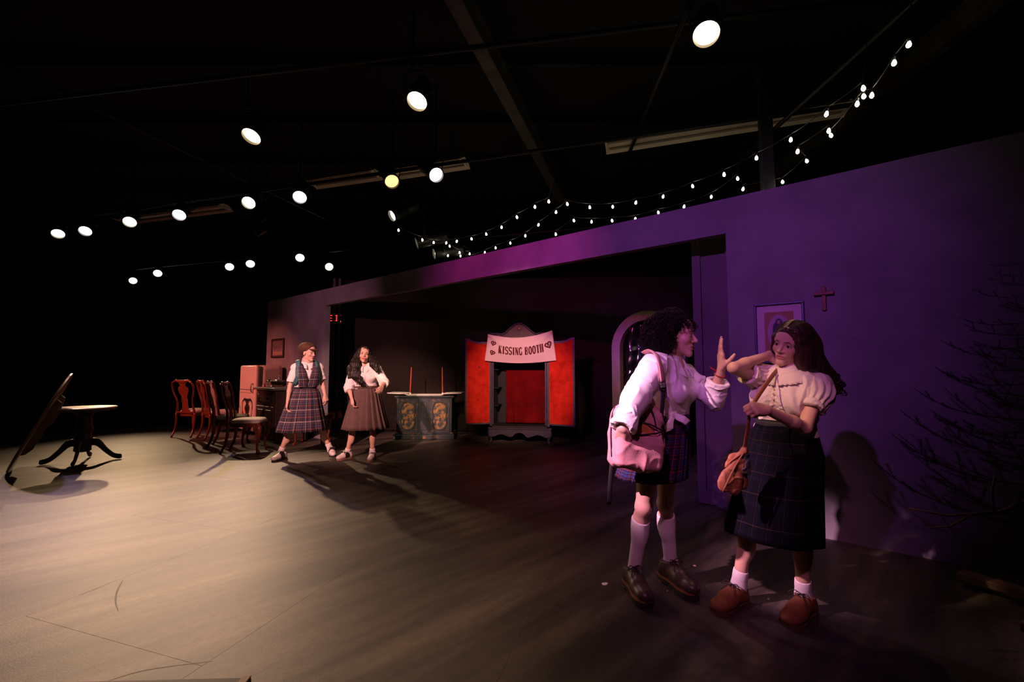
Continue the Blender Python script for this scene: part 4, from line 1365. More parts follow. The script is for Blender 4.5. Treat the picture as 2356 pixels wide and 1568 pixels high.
WB = (1.0, 0.64, 0.355)
VB = (0.66, 0.40, 1.0)
LAMPS = [
    ((1.590, 3.382, 4.000), (0.55, 1.6, 0.0), 'par', 'par', 'large warm stage lamp alone near the top right, the nearest of all', ((1.0, 0.50, 0.34), 42, 80, 1.0)),
    ((-0.965, 4.273, 4.000), (-1.6, 2.2, 0.0), 'par', 'par', 'large warm stage lamp over the middle of the stage, tilted ellipse', ((1.0, 0.58, 0.38), 190, 66, 1.0)),
    ((-3.058, 4.943, 4.000), (-3.3, 2.6, 0.0), 'par', 'par', 'large warm stage lamp in the upper left, seen as a flat ellipse', (WB, 380, 60, 1.0)),
    ((-8.164, 7.675, 3.700), (-5.2, 4.4, 0.0), 'profile', 'warm', 'yellow-white stage lamp, leftmost of the front row', (WB, 420, 46, 1.0)),
    ((-7.527, 7.528, 3.700), (-5.0, 3.6, 0.0), 'profile', 'violet', 'pale violet stage lamp, second from left in the front row', (VB, 280, 40, 1.0)),
    ((-6.329, 7.054, 3.700), (-3.6, 3.2, 0.0), 'profile', 'warm', 'yellow-white stage lamp, third from left in the front row', (WB, 520, 50, 1.0)),
    ((-5.261, 6.731, 3.700), (-3.2, 2.6, 0.0), 'profile', 'violet', 'pale violet stage lamp in front of the leftmost lamp housing', (VB, 70, 46, 1.0)),
    ((-3.858, 6.230, 3.700), (-2.6, 1.6, 0.0), 'profile', 'warm', 'yellow-white stage lamp, fifth from left in the front row', (WB, 470, 40, 1.0)),
    ((-3.011, 6.021, 3.700), (-1.4, 2.0, 0.0), 'profile', 'violet', 'pale violet stage lamp at the left end of the middle lamp housing', None),
    ((-1.567, 5.508, 3.700), (0.3, 2.2, 0.3), 'profile', 'amber', 'dim amber stage lamp under the middle lamp housing', ((1.0, 0.50, 0.30), 40, 40, 1.0)),
    ((-0.962, 5.319, 3.700), (1.15, 2.3, 0.8), 'profile', 'violet', 'pale violet stage lamp right of the dim amber one', ((0.7, 0.4, 0.8), 110, 26, 1.0)),
    ((-10.444, 11.842, 3.700), (-4.6, 5.2, 0.0), 'profile', 'warm', 'yellow-white stage lamp, leftmost of the far row', (WB, 1000, 38, 1.0)),
    ((-9.014, 10.922, 3.700), (-4.0, 4.0, 0.0), 'profile', 'violet', 'pinkish white stage lamp, second from left in the far row', None),
    ((-6.734, 10.221, 3.700), (-2.6, 4.2, 0.0), 'profile', 'violet', 'pinkish white stage lamp, left of the middle pair in the far row', (VB, 150, 30, 1.0)),
    ((-6.058, 9.923, 3.700), (-2.8, 4.8, 0.0), 'profile', 'warm', 'yellow-white stage lamp, right of the middle pair in the far row', (WB, 1300, 32, 1.0)),
    ((-4.644, 9.376, 3.700), (-1.6, 4.0, 0.0), 'profile', 'violet', 'pinkish white stage lamp, second from right in the far row', None),
    ((-4.362, 10.221, 3.700), (0.2, 3.2, 0.0), 'profile', 'warm', 'yellow-white stage lamp, rightmost of the far row', None),
    ((-4.469, 7.601, 3.700), (-2.0, 9.6, 0.0), 'profile', 'dim', 'faint orange stage lamp glimmering below the front row', None),
    ((-1.965, 7.046, 3.800), (-5.0, 4.4, 1.2), 'profile', 'white', 'stage lamp seen from the side, above the left end of the string lights', None),
    ((-1.586, 7.253, 3.400), (-7.0, 5.6, 1.6), 'profile', 'white', 'stage lamp seen from the side, among the leftmost string bulbs', None),
    ((-1.347, 7.576, 3.300), (-7.0, 5.4, 1.8), 'profile', 'white', 'stage lamp seen from the side, lowest above the pink wall', None),
]
for loc, aim, kd, ln, lab, bm in LAMPS:
    stage_lamp(loc, aim, kd, ln, lab, bm)

# ------------------------------------------------------------------ unlit fluorescent housings on chains
M_HOUS = mat('cream_lamp_housing', (0.80, 0.70, 0.55), 0.5, var=0.08, scale=4)


def housing(a, b_, label, chains):
    A, B2 = Vector(a), Vector(b_); d = B2 - A
    t = thing('fluorescent_housing', label, 'light fixture', (A + B2) / 2, math.atan2(d.y, d.x), group='unlit fluorescent housings')
    L = d.length
    MB().prism([(-0.17, -0.03), (-0.06, 0.05), (0.06, 0.05), (0.17, -0.03), (0.165, -0.035), (0.055, 0.03), (-0.055, 0.03), (-0.165, -0.035)], -L / 2, L / 2, frame=((0, 0, 0), (0, 1, 0), (0, 0, 1), (1, 0, 0))).build('reflector', M_HOUS, t)
    MB().box((0, 0, 0.02), (L - 0.02, 0.09, 0.05), bev=0.006).build('channel', M_HOUS, t)
    for sx in (-1, 1):
        for y in (-0.085, 0.085):
            MB().cyl((-L / 2 + 0.06, y, -0.005), (L / 2 - 0.06, y, -0.005), 0.016, n=8).build('tube', mat('dark_tube', (0.35, 0.30, 0.24), 0.3), t) if sx > 0 else None
        MB().box((sx * (L / 2 - 0.03), 0, 0.0), (0.03, 0.26, 0.04)).build('end_holder', M_HOUS, t)
    for x in chains:
        mb = MB()
        for k in range(9):
            z = 0.06 + k * 0.05
            pts = [(x + (0.009 * math.cos(q) if k % 2 else 0), (0 if k % 2 else 0.009 * math.cos(q)), z + 0.028 * math.sin(q)) for q in [i * math.pi / 4 for i in range(9)]]
            mb.tube(pts, 0.004, 4)
        mb.build('chain', M_PIPE, t)


housing((1.275, 5.770, 4.300), (3.926, 4.862, 4.300), 'long cream lamp housing hanging at upper right, cut by the dark column', (-0.9, 0.75))
housing((-3.328, 6.956, 4.300), (-2.101, 6.591, 4.300), 'cream lamp housing left of the dim amber stage lamp', (-0.4, 0.4))
housing((-1.816, 6.468, 4.250), (-0.667, 6.105, 4.250), 'cream lamp housing right of the dim amber stage lamp', (-0.4, 0.4))
housing((-8.047, 8.730, 4.300), (-5.378, 7.989, 4.300), 'cream lamp housing at far left behind the violet stage lamp', (-0.8, 0.8))

# ------------------------------------------------------------------ string lights
M_WIRE = mat('black_wire', (0.012, 0.012, 0.012), 0.6)
M_BULB = mat('bulb_glow', (1, 0.9, 0.7), 0.3, emit=(1.0, 0.86, 0.55), estr=30.0)
M_BULBG = mat('bulb_glass', (1, 0.97, 0.9), 0.05, trans=1.0, alpha=0.35)
STRANDS = [
    [(-1.634, 6.128, 3.270), (-1.407, 6.691, 3.300), (-1.272, 6.939, 3.330), (-1.035, 6.751, 3.270), (-0.870, 6.767, 3.300), (-0.644, 6.737, 3.330), (-0.385, 6.311, 3.270), (-0.148, 6.089, 3.300), (0.062, 5.759, 3.330), (0.281, 5.227, 3.270), (0.443, 5.135, 3.300)],
    [(-1.123, 7.520, 3.270), (-0.924, 7.652, 3.300), (-0.743, 7.864, 3.330), (-0.462, 7.317, 3.270), (-0.276, 7.135, 3.300), (-0.028, 6.964, 3.330), (0.201, 6.390, 3.270), (0.377, 5.985, 3.300), (0.579, 5.571, 3.330), (0.665, 5.142, 3.270), (0.972, 5.328, 3.300), (1.276, 5.389, 3.330), (1.490, 5.090, 3.270), (1.780, 4.986, 3.300), (2.029, 4.768, 3.330), (2.175, 4.339, 3.270), (2.349, 4.052, 3.300), (2.503, 3.773, 3.330), (2.468, 3.278, 3.270), (2.538, 3.015, 3.300)],
    [(-1.016, 6.936, 3.270), (-0.915, 7.434, 3.300), (-0.756, 7.629, 3.330)],
    [(0.644, 6.311, 3.270), (0.840, 5.808, 3.300), (1.109, 5.939, 3.330), (1.342, 5.723, 3.270), (1.667, 5.742, 3.300), (1.918, 5.586, 3.330), (2.117, 5.217, 3.270), (2.347, 4.994, 3.300), (2.434, 4.570, 3.330)],
    [(2.567, 4.698, 3.270), (2.931, 4.587, 3.300), (2.913, 4.177, 3.330), (2.623, 3.864, 3.270), (2.697, 3.572, 3.300), (2.805, 3.703, 3.330), (2.602, 3.148, 3.270), (2.619, 3.112, 3.300), (2.707, 3.139, 3.330), (2.499, 2.715, 3.270), (2.487, 2.592, 3.300)]]
SL = ['string of round bulbs climbing from the left end to the grey beam', 'longest string of round bulbs, running from the wall top up to the upper right',
      'short string of three bulbs low above the pink end of the wall', 'string of bulbs running just above the wall top', 'string of bulbs rising steeply into the top right corner']
bm_ = MB().lathe([(0.006, 0.0), (0.012, -0.010), (0.0175, -0.026), (0.016, -0.040), (0.007, -0.050)], 10).mesh('bulb', True); bm_.materials.append(M_BULB)
sm_ = MB().lathe([(0.009, 0.026), (0.012, 0.02), (0.012, 0.0), (0.008, -0.003)], 8).mesh('socket', True); sm_.materials.append(M_WIRE)
for S, lab in zip(STRANDS, SL):
    c = Vector(S[0])
    t = thing('string_lights', lab, 'string lights', c, group='strings of bulbs above the wall')
    mb = MB(); pth = []
    for i in range(len(S) - 1):
        a, b = Vector(S[i]) - c, Vector(S[i + 1]) - c
        for k in range(5):
            u = k / 5
            pth.append(a.lerp(b, u) + Vector((0, 0, 0.03 - 0.12 * min(0.5, (b - a).length) * u * (1 - u))))
    pth.append(Vector(S[-1]) - c + Vector((0, 0, 0.03)))
    pth.append(pth[-1] + Vector((0.15, 0.1, 0.5)))
    mb.tube(pth, 0.003, 4).build('wire', M_WIRE, t)
    for p in S:
        for nm, me in (('bulb', bm_), ('socket', sm_)):
            o = bpy.data.objects.new(nm, me); COL.objects.link(o); o.parent = t; o.location = Vector(p) - c
            o.scale = (0.8, 0.8, 0.85); o.rotation_euler = (random.uniform(-.25, .25), random.uniform(-.25, .25), 0)


# ================================================================== PEOPLE
def skin_mat(name, col, lip=(0.42, 0.10, 0.09), brow=(0.03, 0.018, 0.012)):
    m = mat(name, col, 0.48, sss=0.12, spec=0.4)
    nt = m.node_tree; b = nt.nodes['Principled BSDF']
    at = nt.nodes.new('ShaderNodeAttribute'); at.attribute_name = 'tone'
    sp_ = nt.nodes.new('ShaderNodeSeparateColor'); nt.links.new(at.outputs['Color'], sp_.inputs[0])
    prev = None
    for ch, c in (('Red', lip), ('Green', brow), ('Blue', tuple(v * t for v, t in zip(col, (0.95, 0.62, 0.58))))):
        mx = nt.nodes.new('ShaderNodeMix'); mx.data_type = 'RGBA'
        if prev is None: mx.inputs['A'].default_value = (*col, 1)
        else: nt.links.new(prev, mx.inputs['A'])
        mx.inputs['B'].default_value = (*c, 1)
        nt.links.new(sp_.outputs[ch], mx.inputs['Factor'])
        prev = mx.outputs['Result']
    nt.links.new(prev, b.inputs['Base Color'])
    return m


def V3(p): return np.array(p, float)
def unit(v): v = V3(v); return v / np.linalg.norm(v)


class Frame:
    def __init__(s, c, fwd, up, sc=1.0):
        s.c = V3(c); s.f = unit(fwd); u = V3(up); u = u - s.f * (u @ s.f); s.u = unit(u); s.l = np.cross(s.u, s.f); s.s = sc

    def __call__(s, l, f, u): return s.c + s.s * (l * s.l + f * s.f + u * s.u)
    @property
    def ax(s): return np.array([s.l, s.f, s.u])
    def inv(s, P):
        d = (P - s.c) / s.s
        return np.stack([d @ s.l, d @ s.f, d @ s.u], 1)


def head_sdf(F, H, nose=1.0, mouth_open=0.0, jaw=1.0, smile=0.0):
    mw = 1 + 0.38 * smile
    A = H.ax; q = H.s
    E_ = lambda l, f, u, r, k=0.015, op='u': F.ell(H(l, f, u), np.array(r) * q, A, k, op)
    C_ = lambda a, b, ra, rb, k=0.015, op='u', flat=None: F.cone(H(*a), H(*b), ra * q, rb * q, k, flat, op)
    E_(0, -0.014, 0.034, (0.072, 0.091, 0.078), 0.02)
    E_(0, 0.030, -0.022, (0.0575, 0.058, 0.078), 0.025)
    E_(0, 0.046, 0.048, (0.056, 0.042, 0.046), 0.03)
    C_((0.026, 0.010, -0.060), (0.009 * jaw, 0.066, -0.093), 0.029, 0.018, 0.02)
    C_((-0.026, 0.010, -0.060), (-0.009 * jaw, 0.066, -0.093), 0.029, 0.018, 0.02)
    E_(0, 0.076, -0.097 - 0.006 * mouth_open, (0.017, 0.014, 0.014), 0.018)
    for s in (-1, 1):
        E_(s * 0.036, 0.060, -0.026, (0.022, 0.022, 0.022), 0.02)
        C_((s * 0.014, 0.084, 0.020), (s * 0.048, 0.066, 0.022), 0.0085, 0.006, 0.014)
    for s in (-1, 1):
        E_(s * 0.031, 0.094, 0.001, (0.017, 0.014, 0.0105), 0.012, 's')
    C_((0, 0.080, 0.016), (0, 0.104 * nose, -0.026), 0.0065, 0.0085, 0.012)
    E_(0, 0.1045 * nose, -0.0295, (0.0095, 0.0095, 0.0085), 0.008)
    for s in (-1, 1):
        E_(s * 0.0125, 0.092, -0.0335, (0.007, 0.009, 0.006), 0.006)
        # lids around the eyeball
        E_(s * 0.031, 0.0740, 0.0005, (0.0155, 0.0130, 0.0130), 0.004)
        E_(s * 0.0305, 0.0885, -0.0010, (0.0118, 0.0062, 0.0030), 0.002, 's')
        E_(s * 0.075, -0.006, -0.012, (0.009, 0.020, 0.031), 0.006)
        E_(s * 0.083, -0.004, -0.010, (0.006, 0.011, 0.019), 0.004, 's')
    E_(0, 0.078, -0.062, (0.027, 0.012, 0.015), 0.018)
    E_(0, 0.0885, -0.0568, (0.0235 * mw, 0.0085, 0.0048), 0.006)
    E_(0, 0.0875, -0.0678 - 0.006 * mouth_open, (0.0195 * mw, 0.0088, 0.0054), 0.006)
    E_(0, 0.0985, -0.0625 - 0.003 * mouth_open, (0.0200 * mw, 0.0085, 0.0014 + 0.0042 * mouth_open), 0.0025, 's')
    if smile:
        for s in (-1, 1):
            E_(s * 0.029, 0.092, -0.0555, (0.008, 0.010, 0.0042), 0.004, 's')
            E_(s * 0.040, 0.068, -0.040, (0.018, 0.016, 0.016), 0.015)
    C_((0, -0.018, -0.05), (0, -0.038, -0.14), 0.050, 0.052, 0.03)


def head_tone(H, mouth_open=0.0, mw=1.0):
    def fn(V):
        L = H.inv(V)
        l, f, u = L[:, 0], L[:, 1], L[:, 2]
        near = (np.linalg.norm(L, axis=1) < 0.16) & (f > 0.05)
        lip = np.exp(-((l / (0.021 * mw)) ** 4) - (((u + 0.0625 + 0.003 * mouth_open) / (0.0105 + 0.004 * mouth_open)) ** 4)) * near * (f > 0.080)
        al = np.abs(l)
        br = np.exp(-(((al - 0.031) / 0.019) ** 4) - (((u - 0.0225 + 9 * np.maximum(al - 0.034, 0) ** 2 * 20) / 0.0042) ** 2)) * near
        lash = np.exp(-(((al - 0.031) / 0.0155) ** 4) - (((u - 0.0062) / 0.0026) ** 2)) * near * 0.85
        chk = 0.55 * np.exp(-(((al - 0.043) / 0.02) ** 2) - (((u + 0.03) / 0.018) ** 2)) * near
        return np.clip(np.stack([lip, np.maximum(br, lash), chk], 1), 0, 1)
    return fn


M_EYE = mat('eye_white', (0.50, 0.45, 0.43), 0.2)
M_IRIS = mat('eye_iris', (0.035, 0.018, 0.01), 0.1)


def eyes(H, parent, base, look=(0, 1, 0)):
    lk = unit(look)
    for s in (-1, 1):
        c = H(s * 0.031, 0.0755, 0.0) - V3(base)
        d = lk[0] * H.l + lk[1] * H.f + lk[2] * H.u
        q = Vector(d).to_track_quat('Z', 'Y').to_matrix()
        r = 0.0118 * H.s
        mb = MB().lathe([(r * math.sin(a) + 1e-5, r * math.cos(a)) for a in [R(5 + 170 * k / 12) for k in range(13)]], 16, c=c, mtx=q)
        e = mb.build('eye', M_EYE, parent, smooth=True)
        MB().lathe([(r * 0.60, r * 0.83), (r * 0.46, r * 0.925), (r * 0.25, r * 0.99), (r * 0.02, r * 1.02)], 14, c=c, mtx=q).build('iris', M_IRIS, e, smooth=True)


def hand_sdf(F, wr, fdir, pn, side, curl=(10, 12, 14, 18), thumb=(35, 15), spread=4, sc=1.0, k=0.005):
    """side +1 left hand, -1 right hand; fdir along the fingers, pn out of the palm"""
    f = unit(fdir); n = V3(pn); n = unit(n - f * (n @ f))
    t = np.cross(n, f) * side           # towards the thumb
    w0 = V3(wr)
    P = lambda a, b, c: w0 + sc * (a * f + b * t + c * n)
    # palm
    for b, r in ((0.026, 0.0125), (0.009, 0.0130), (-0.008, 0.0125), (-0.024, 0.0115)):
        F.cone(P(0.006, b * 0.55, 0), P(0.084 - 0.006 * abs(b - 0.009) / 0.02, b, 0), 0.0145 * sc, r * sc, 0.010)
    F.ell(P(0.03, 0.020, 0.008), np.array((0.026, 0.017, 0.015)) * sc, (f, t, n), 0.010)
    F.ell(P(0.04, -0.024, 0.006), np.array((0.030, 0.011, 0.012)) * sc, (f, t, n), 0.010)
    lens = ((0.041, 0.025, 0.020), (0.045, 0.028, 0.021), (0.042, 0.026, 0.020), (0.033, 0.020, 0.018))
    for i, (b, L) in enumerate(zip((0.027, 0.009, -0.009, -0.026), lens)):
        p = P(0.084 - (0.004, 0, 0.003, 0.010)[i], b, 0)
        sa = R(spread * (1.5 - i))
        d = math.cos(sa) * f + math.sin(sa) * t
        c = curl[i]
        cc = c if isinstance(c, (list, tuple)) else (c, c * 1.15, c * 0.8)
        ang_ = 0; r0 = (0.0088, 0.0090, 0.0086, 0.0076)[i] * sc
        for j, l in enumerate(L):
            ang_ += R(cc[j])
            dd = math.cos(ang_) * d + math.sin(ang_) * n
            e = p + dd * l * sc
            F.cone(p, e, r0 * (1 - 0.09 * j), r0 * (0.91 - 0.09 * j), k)
            p = e
    p = P(0.018, 0.024, 0.006)
    a0, bend = R(thumb[0]), R(thumb[1])
    opp = R(thumb[2]) if len(thumb) > 2 else R(20)
    tt = math.cos(opp) * t + math.sin(opp) * n
    for j, (l, r) in enumerate(((0.036, 0.0115), (0.025, 0.0100), (0.020, 0.0088))):
        an = a0 - bend * j
        d = math.cos(an) * f + math.sin(an) * tt
        e = p + d * l * sc
        F.cone(p, e, r * sc, r * 0.9 * sc, 0.007)
        p = e


def leg_sdf(F, hip, kn, an, back, inf=0.0, th=0.076, kk=0.03, sc=1.0):
    hip, kn, an = V3(hip), V3(kn), V3(an)
    b = unit(back)
    F.cone(hip, kn, (th + inf) * sc, (0.043 + inf) * sc, kk)
    F.ell(kn - 0.004 * b, np.array((0.041 + inf,) * 3) * sc, None, 0.02)
    F.cone(kn, an, (0.038 + inf) * sc, (0.031 + inf) * sc, kk)
    F.ell(kn + (an - kn) * 0.30 + b * 0.016 * sc, np.array((0.042 + inf, 0.042 + inf, 0.11)) * sc, None, 0.025)
    F.ell(an, np.array((0.032 + inf,) * 3) * sc, None, 0.015)


def arm_sdf(F, sh, el, wr, inf=0.0, sc=1.0):
    sh, el, wr = V3(sh), V3(el), V3(wr)
    F.cone(sh, el, (0.040 + inf) * sc, (0.030 + inf) * sc, 0.012)
    F.cone(el, el + (wr - el) * 0.35, (0.028 + inf) * sc, (0.0305 + inf) * sc, 0.012)
    F.cone(el + (wr - el) * 0.3, wr, (0.0305 + inf) * sc, (0.0210 + inf) * sc, 0.012)


def torso_sdf(F, J, inf=0.0, sc=1.0, bust=0.0):
    tf, pf = unit(J['tf']), unit(J['pf'])
    sm = J.get('slim', 1.0)
    tl = np.cross((0, 0, 1), tf); pl_ = np.cross((0, 0, 1), pf)
    w_, ch, pe, nk = V3(J['waist']), V3(J['chest']), V3(J['pel']), V3(J['neck'])
    F.cone(pe - 0.055 * pl_, pe + 0.055 * pl_, (0.095 * sm + inf) * sc, (0.095 * sm + inf) * sc, 0.04, flat=(pf, 0.86))
    F.cone(w_ - 0.04 * sm * tl, w_ + 0.04 * sm * tl, (0.088 * sm + inf) * sc, (0.088 * sm + inf) * sc, 0.05, flat=(tf, 0.9))
    F.cone(pe, w_, (0.11 * sm + inf) * sc, (0.10 * sm + inf) * sc, 0.05, flat=(tf, 0.85))
    F.cone(w_, ch, (0.105 * sm + inf) * sc, (0.125 + inf) * sc, 0.05, flat=(tf, 0.78))
    F.cone(ch - 0.05 * tl, ch + 0.05 * tl, (0.098 + inf) * sc, (0.098 + inf) * sc, 0.05, flat=(tf, 0.88))
    for s in ('L', 'R'):
        sh = V3(J['sh' + s])
        F.cone(nk + 0.01 * (V3((0, 0, -1))), sh, (0.052 + inf) * sc, (0.047 + inf) * sc, 0.035)
        F.cone(ch, sh, (0.08 + inf) * sc, (0.045 + inf) * sc, 0.04)
        if bust:
            sg = 1 if s == 'L' else -1
            F.ell(ch + tl * sg * 0.072 + tf * (0.082 + inf) - V3((0, 0, 0.02)), np.array((0.062, 0.055, 0.062)) * bust, np.array([tl, tf, np.array((0, 0, 1.0))]), 0.045)


def bounds(J, keys, pad):
    P = np.array([V3(J[k]) for k in keys])
    return P.min(0) - pad, P.max(0) + pad


def build_body(t, base, J, H, hands, vox, skin, head_kw=None, tonekw=0.0, foot=True):
    keys = [k for k in J if k not in ('tf', 'pf', 'slim')]
    lo, hi = bounds(J, keys, 0.16)
    hp = V3(H.c)
    lo = np.minimum(lo, hp - 0.17); hi = np.maximum(hi, hp + 0.17)
    for kk in ('L', 'R'):
        lo = np.minimum(lo, V3(J['wr' + kk]) - 0.21); hi = np.maximum(hi, V3(J['wr' + kk]) + 0.21)
    lo[2] = 0.0
    F = Field(lo, hi, vox)
    torso_sdf(F, J)
    for s in ('L', 'R'):
        tip = V3(J['toe' + s]) if 'toe' + s in J else V3(J['an' + s])
        fw = tip - V3(J['an' + s]); fw[2] = 0
        leg_sdf(F, J['hip' + s], J['kn' + s], J['an' + s], -fw)
        F.cone(V3(J['an' + s]) - V3((0, 0, 0.02)), V3(J['an' + s]) + unit(fw) * 0.13 - V3((0, 0, J['an' + s][2] - 0.035)), 0.032, 0.022, 0.02)
        arm_sdf(F, J['sh' + s], J['el' + s], J['wr' + s])
        hand_sdf(F, J['wr' + s], *hands[s][0], side=1 if s == 'L' else -1, **hands[s][1])
    F.cone(J['neck'], H(0, -0.03, -0.10), 0.058, 0.050, 0.03)
    head_sdf(F, H, **(head_kw or {}))
    return field_obj('body', F, skin, t, base, it=1, tone=head_tone(H, tonekw, 1 + 0.38 * (head_kw or {}).get('smile', 0.0)))


def tube_curls(mb, pts, r0, r1, n=4):
    mb.tube(pts, lerp_list([r0, r0, r1], len(pts)), n, cap=False)


def skirt(name, m, parent, base, rings, nper, pleats=0, amp=0.0, belt=None, sub=8, vis=0.0, sharp=1.0):
    """rings: (centre, lateral axis, half width, half depth, forward axis) from waist to hem"""
    C = [V3(r[0]) - V3(base) for r in rings]; Lx = [V3(r[1]) for r in rings]; Fw = [V3(r[2]) for r in rings]
    a = [r[3] for r in rings]; b = [r[4] for r in rings]
    m_ = len(rings)

    def fn(u, v):
        x = v * (m_ - 1); i = min(int(x), m_ - 2); t = x - i; t2 = t * t * (3 - 2 * t) if m_ == 2 else t
        lin = lambda A: A[i] * (1 - t2) + A[i + 1] * t2
        q = 2 * math.pi * u
        am = amp * (0.12 + 0.88 * v)
        w = 0
        if pleats:
            ph = (u * pleats) % 1.0
            w = am * ((ph if ph < 0.86 else (1 - ph) * 6.14) - 0.45)
        w += vis * v * (0.5 * math.sin(q * 5 + 1 + 2 * v) + 0.5 * math.sin(q * 8 + 2.2))
        p = lin(C) + lin(Lx) * (lin(a) + w) * math.cos(q) + lin(Fw) * (lin(b) + w) * math.sin(q)
        return p
    mb = MB().grid(fn, nper, sub * (m_ - 1), closed_u=True)
    return mb.build(name, m, parent, smooth=True, solid=0.004)


def shoe(t, base, heel, toe, upper, solem, lacem, L=None, thick=0.022, heelblock=0.0, saddle=None, wid=1.0, welt=None, vox=0.0035, lug=False, tall=1.0, name='shoe'):
    heel = np.array([heel[0], heel[1], 0.0]); toe = np.array([toe[0], toe[1], 0.0])
    d = unit(toe - heel)
    if L is None: L = float(np.linalg.norm(toe - heel))
    s_ = np.array([-d[1], d[0], 0]); up = np.array([0, 0, 1.0])
    th = thick + heelblock
    G_ = lambda a, b, c: heel + d * a * L + s_ * b * wid + up * c
    h = bpy.data.objects.new(name, None); COL.objects.link(h); h.parent = t; h.location = Vector(heel - V3(base))
    A = np.array([d, s_, up])
    k = L / 0.27
    F = Field(heel + np.minimum(0, d * L) - 0.08, heel + np.maximum(0, d * L) + np.array([0.08, 0.08, 0.17 * tall + heelblock]), vox)
    F.ell(G_(0.74, 0.002, th + 0.022 * k), (0.080 * k, 0.044 * k * wid, 0.034 * k), A, 0.02)
    F.ell(G_(0.88, 0, th + 0.018 * k), (0.036 * k, 0.036 * k * wid, 0.028 * k), A, 0.02)
    F.cone(G_(0.20, 0, th + 0.03 * k), G_(0.60, 0, th + 0.03 * k), 0.034 * k * wid, 0.038 * k * wid, 0.03)
    F.cone(G_(0.14, 0, th + 0.025 * k), G_(0.22, 0, th + 0.075 * k * tall), 0.034 * k * wid, 0.036 * k * wid, 0.03)
    F.cone(G_(0.32, 0, th + 0.06 * k), G_(0.60, 0, th + 0.043 * k), 0.030 * k * wid, 0.028 * k * wid, 0.03)
    F.cut(G_(0.2, 0, th + 0.078 * k * tall), (-0.10 * d[0], -0.10 * d[1], 1), 0.3)
    F.cut(G_(0.5, 0, th - 0.002), (0, 0, -1), 0.4)
    field_obj('upper', F, upper, h, heel, it=1)
    prof = ((0, .006), (.03, .024), (.10, .033), (.2, .035), (.4, .032), (.55, .037), (.7, .046), (.82, .045), (.92, .036), (.98, .020), (1.0, .005))
    def outline(g, z0, z1, a0, a1, nm, m):
        pts = []
        pr = [(a, b) for a, b in prof if a0 - 1e-6 <= a <= a1 + 1e-6]
        for a, b in pr: pts.append(G_(a, (b * k + g), 0) - heel)
        for a, b in reversed(pr): pts.append(G_(a, -(b * k + g), 0) - heel)
        n = len(pts)
        MB().add([(p[0], p[1], z0) for p in pts] + [(p[0], p[1], z1) for p in pts], [tuple(range(n - 1, -1, -1)), tuple(range(n, 2 * n))] + [(i, (i + 1) % n, n + (i + 1) % n, n + i) for i in range(n)]).build(nm, m, h, ang=50)
    zb = 0.001
    if heelblock:
        outline(0.002, zb, heelblock + 0.002, 0.0, 0.40 if not lug else 0.2, 'heel_block', welt or solem)
        outline(0.003, heelblock * 0.45, th, 0.0, 1.0, 'sole', solem) if lug else outline(0.003, heelblock, th, 0, 1, 'sole', solem)
        if lug:
            outline(0.003, zb, heelblock * 0.45, 0.4, 1.0, 'lug_sole', solem)
    else:
        outline(0.003, zb, th, 0, 1, 'sole', solem)
    if welt:
        outline(0.0048, th - 0.006, th + 0.002, 0, 1, 'welt', welt)
    if saddle:
        F2 = Field(heel + np.minimum(0, d * L) - 0.08, heel + np.maximum(0, d * L) + np.array([0.08, 0.08, 0.16]), vox)
        F2.cone(G_(0.26, 0, th + 0.03 * k), G_(0.56, 0, th + 0.028 * k), 0.043 * k * wid, 0.048 * k * wid, 0.02)
        F2.cone(G_(0.34, 0, th + 0.058 * k), G_(0.56, 0, th + 0.046 * k), 0.038 * k * wid, 0.037 * k * wid, 0.02)
        F2.cut(G_(0.60, 0, 0.05), d, 0.12); F2.cut(G_(0.28, 0, 0.05), -d, 0.12); F2.cut(G_(0.5, 0, th + 0.004), (0, 0, -1), 0.3)
        field_obj('saddle', F2, saddle, h, heel)
    mb = MB()
    for i in range(4):
        a = 0.40 + 0.062 * i; z = th + (0.093 - 0.0075 * i) * k
        for sg in (-1, 1):
            mb.tube([Vector(G_(a - 0.02, sg * 0.020 * k, z - 0.010) - heel), Vector(G_(a + 0.01, 0, z + 0.003) - heel), Vector(G_(a + 0.04, -sg * 0.020 * k, z - 0.016) - heel)], 0.0022 * k, 5)
    zt = th + 0.096 * k
    for sg in (-1, 1):
        mb.tube(smoothpath([Vector(G_(0.40, 0, zt) - heel), Vector(G_(0.44, sg * 0.028, zt + 0.012) - heel), Vector(G_(0.50, sg * 0.045, zt - 0.004) - heel), Vector(G_(0.44, sg * 0.030, zt - 0.006) - heel), Vector(G_(0.40, 0, zt) - heel)], 4), 0.0022 * k, 5)
        mb.tube(smoothpath([Vector(G_(0.40, 0, zt) - heel), Vector(G_(0.50, sg * 0.018, zt - 0.006) - heel), Vector(G_(0.58, sg * 0.038, zt - 0.034) - heel)], 4), 0.0022 * k, 5)
    mb.build('laces', lacem, h, smooth=True)
    return h


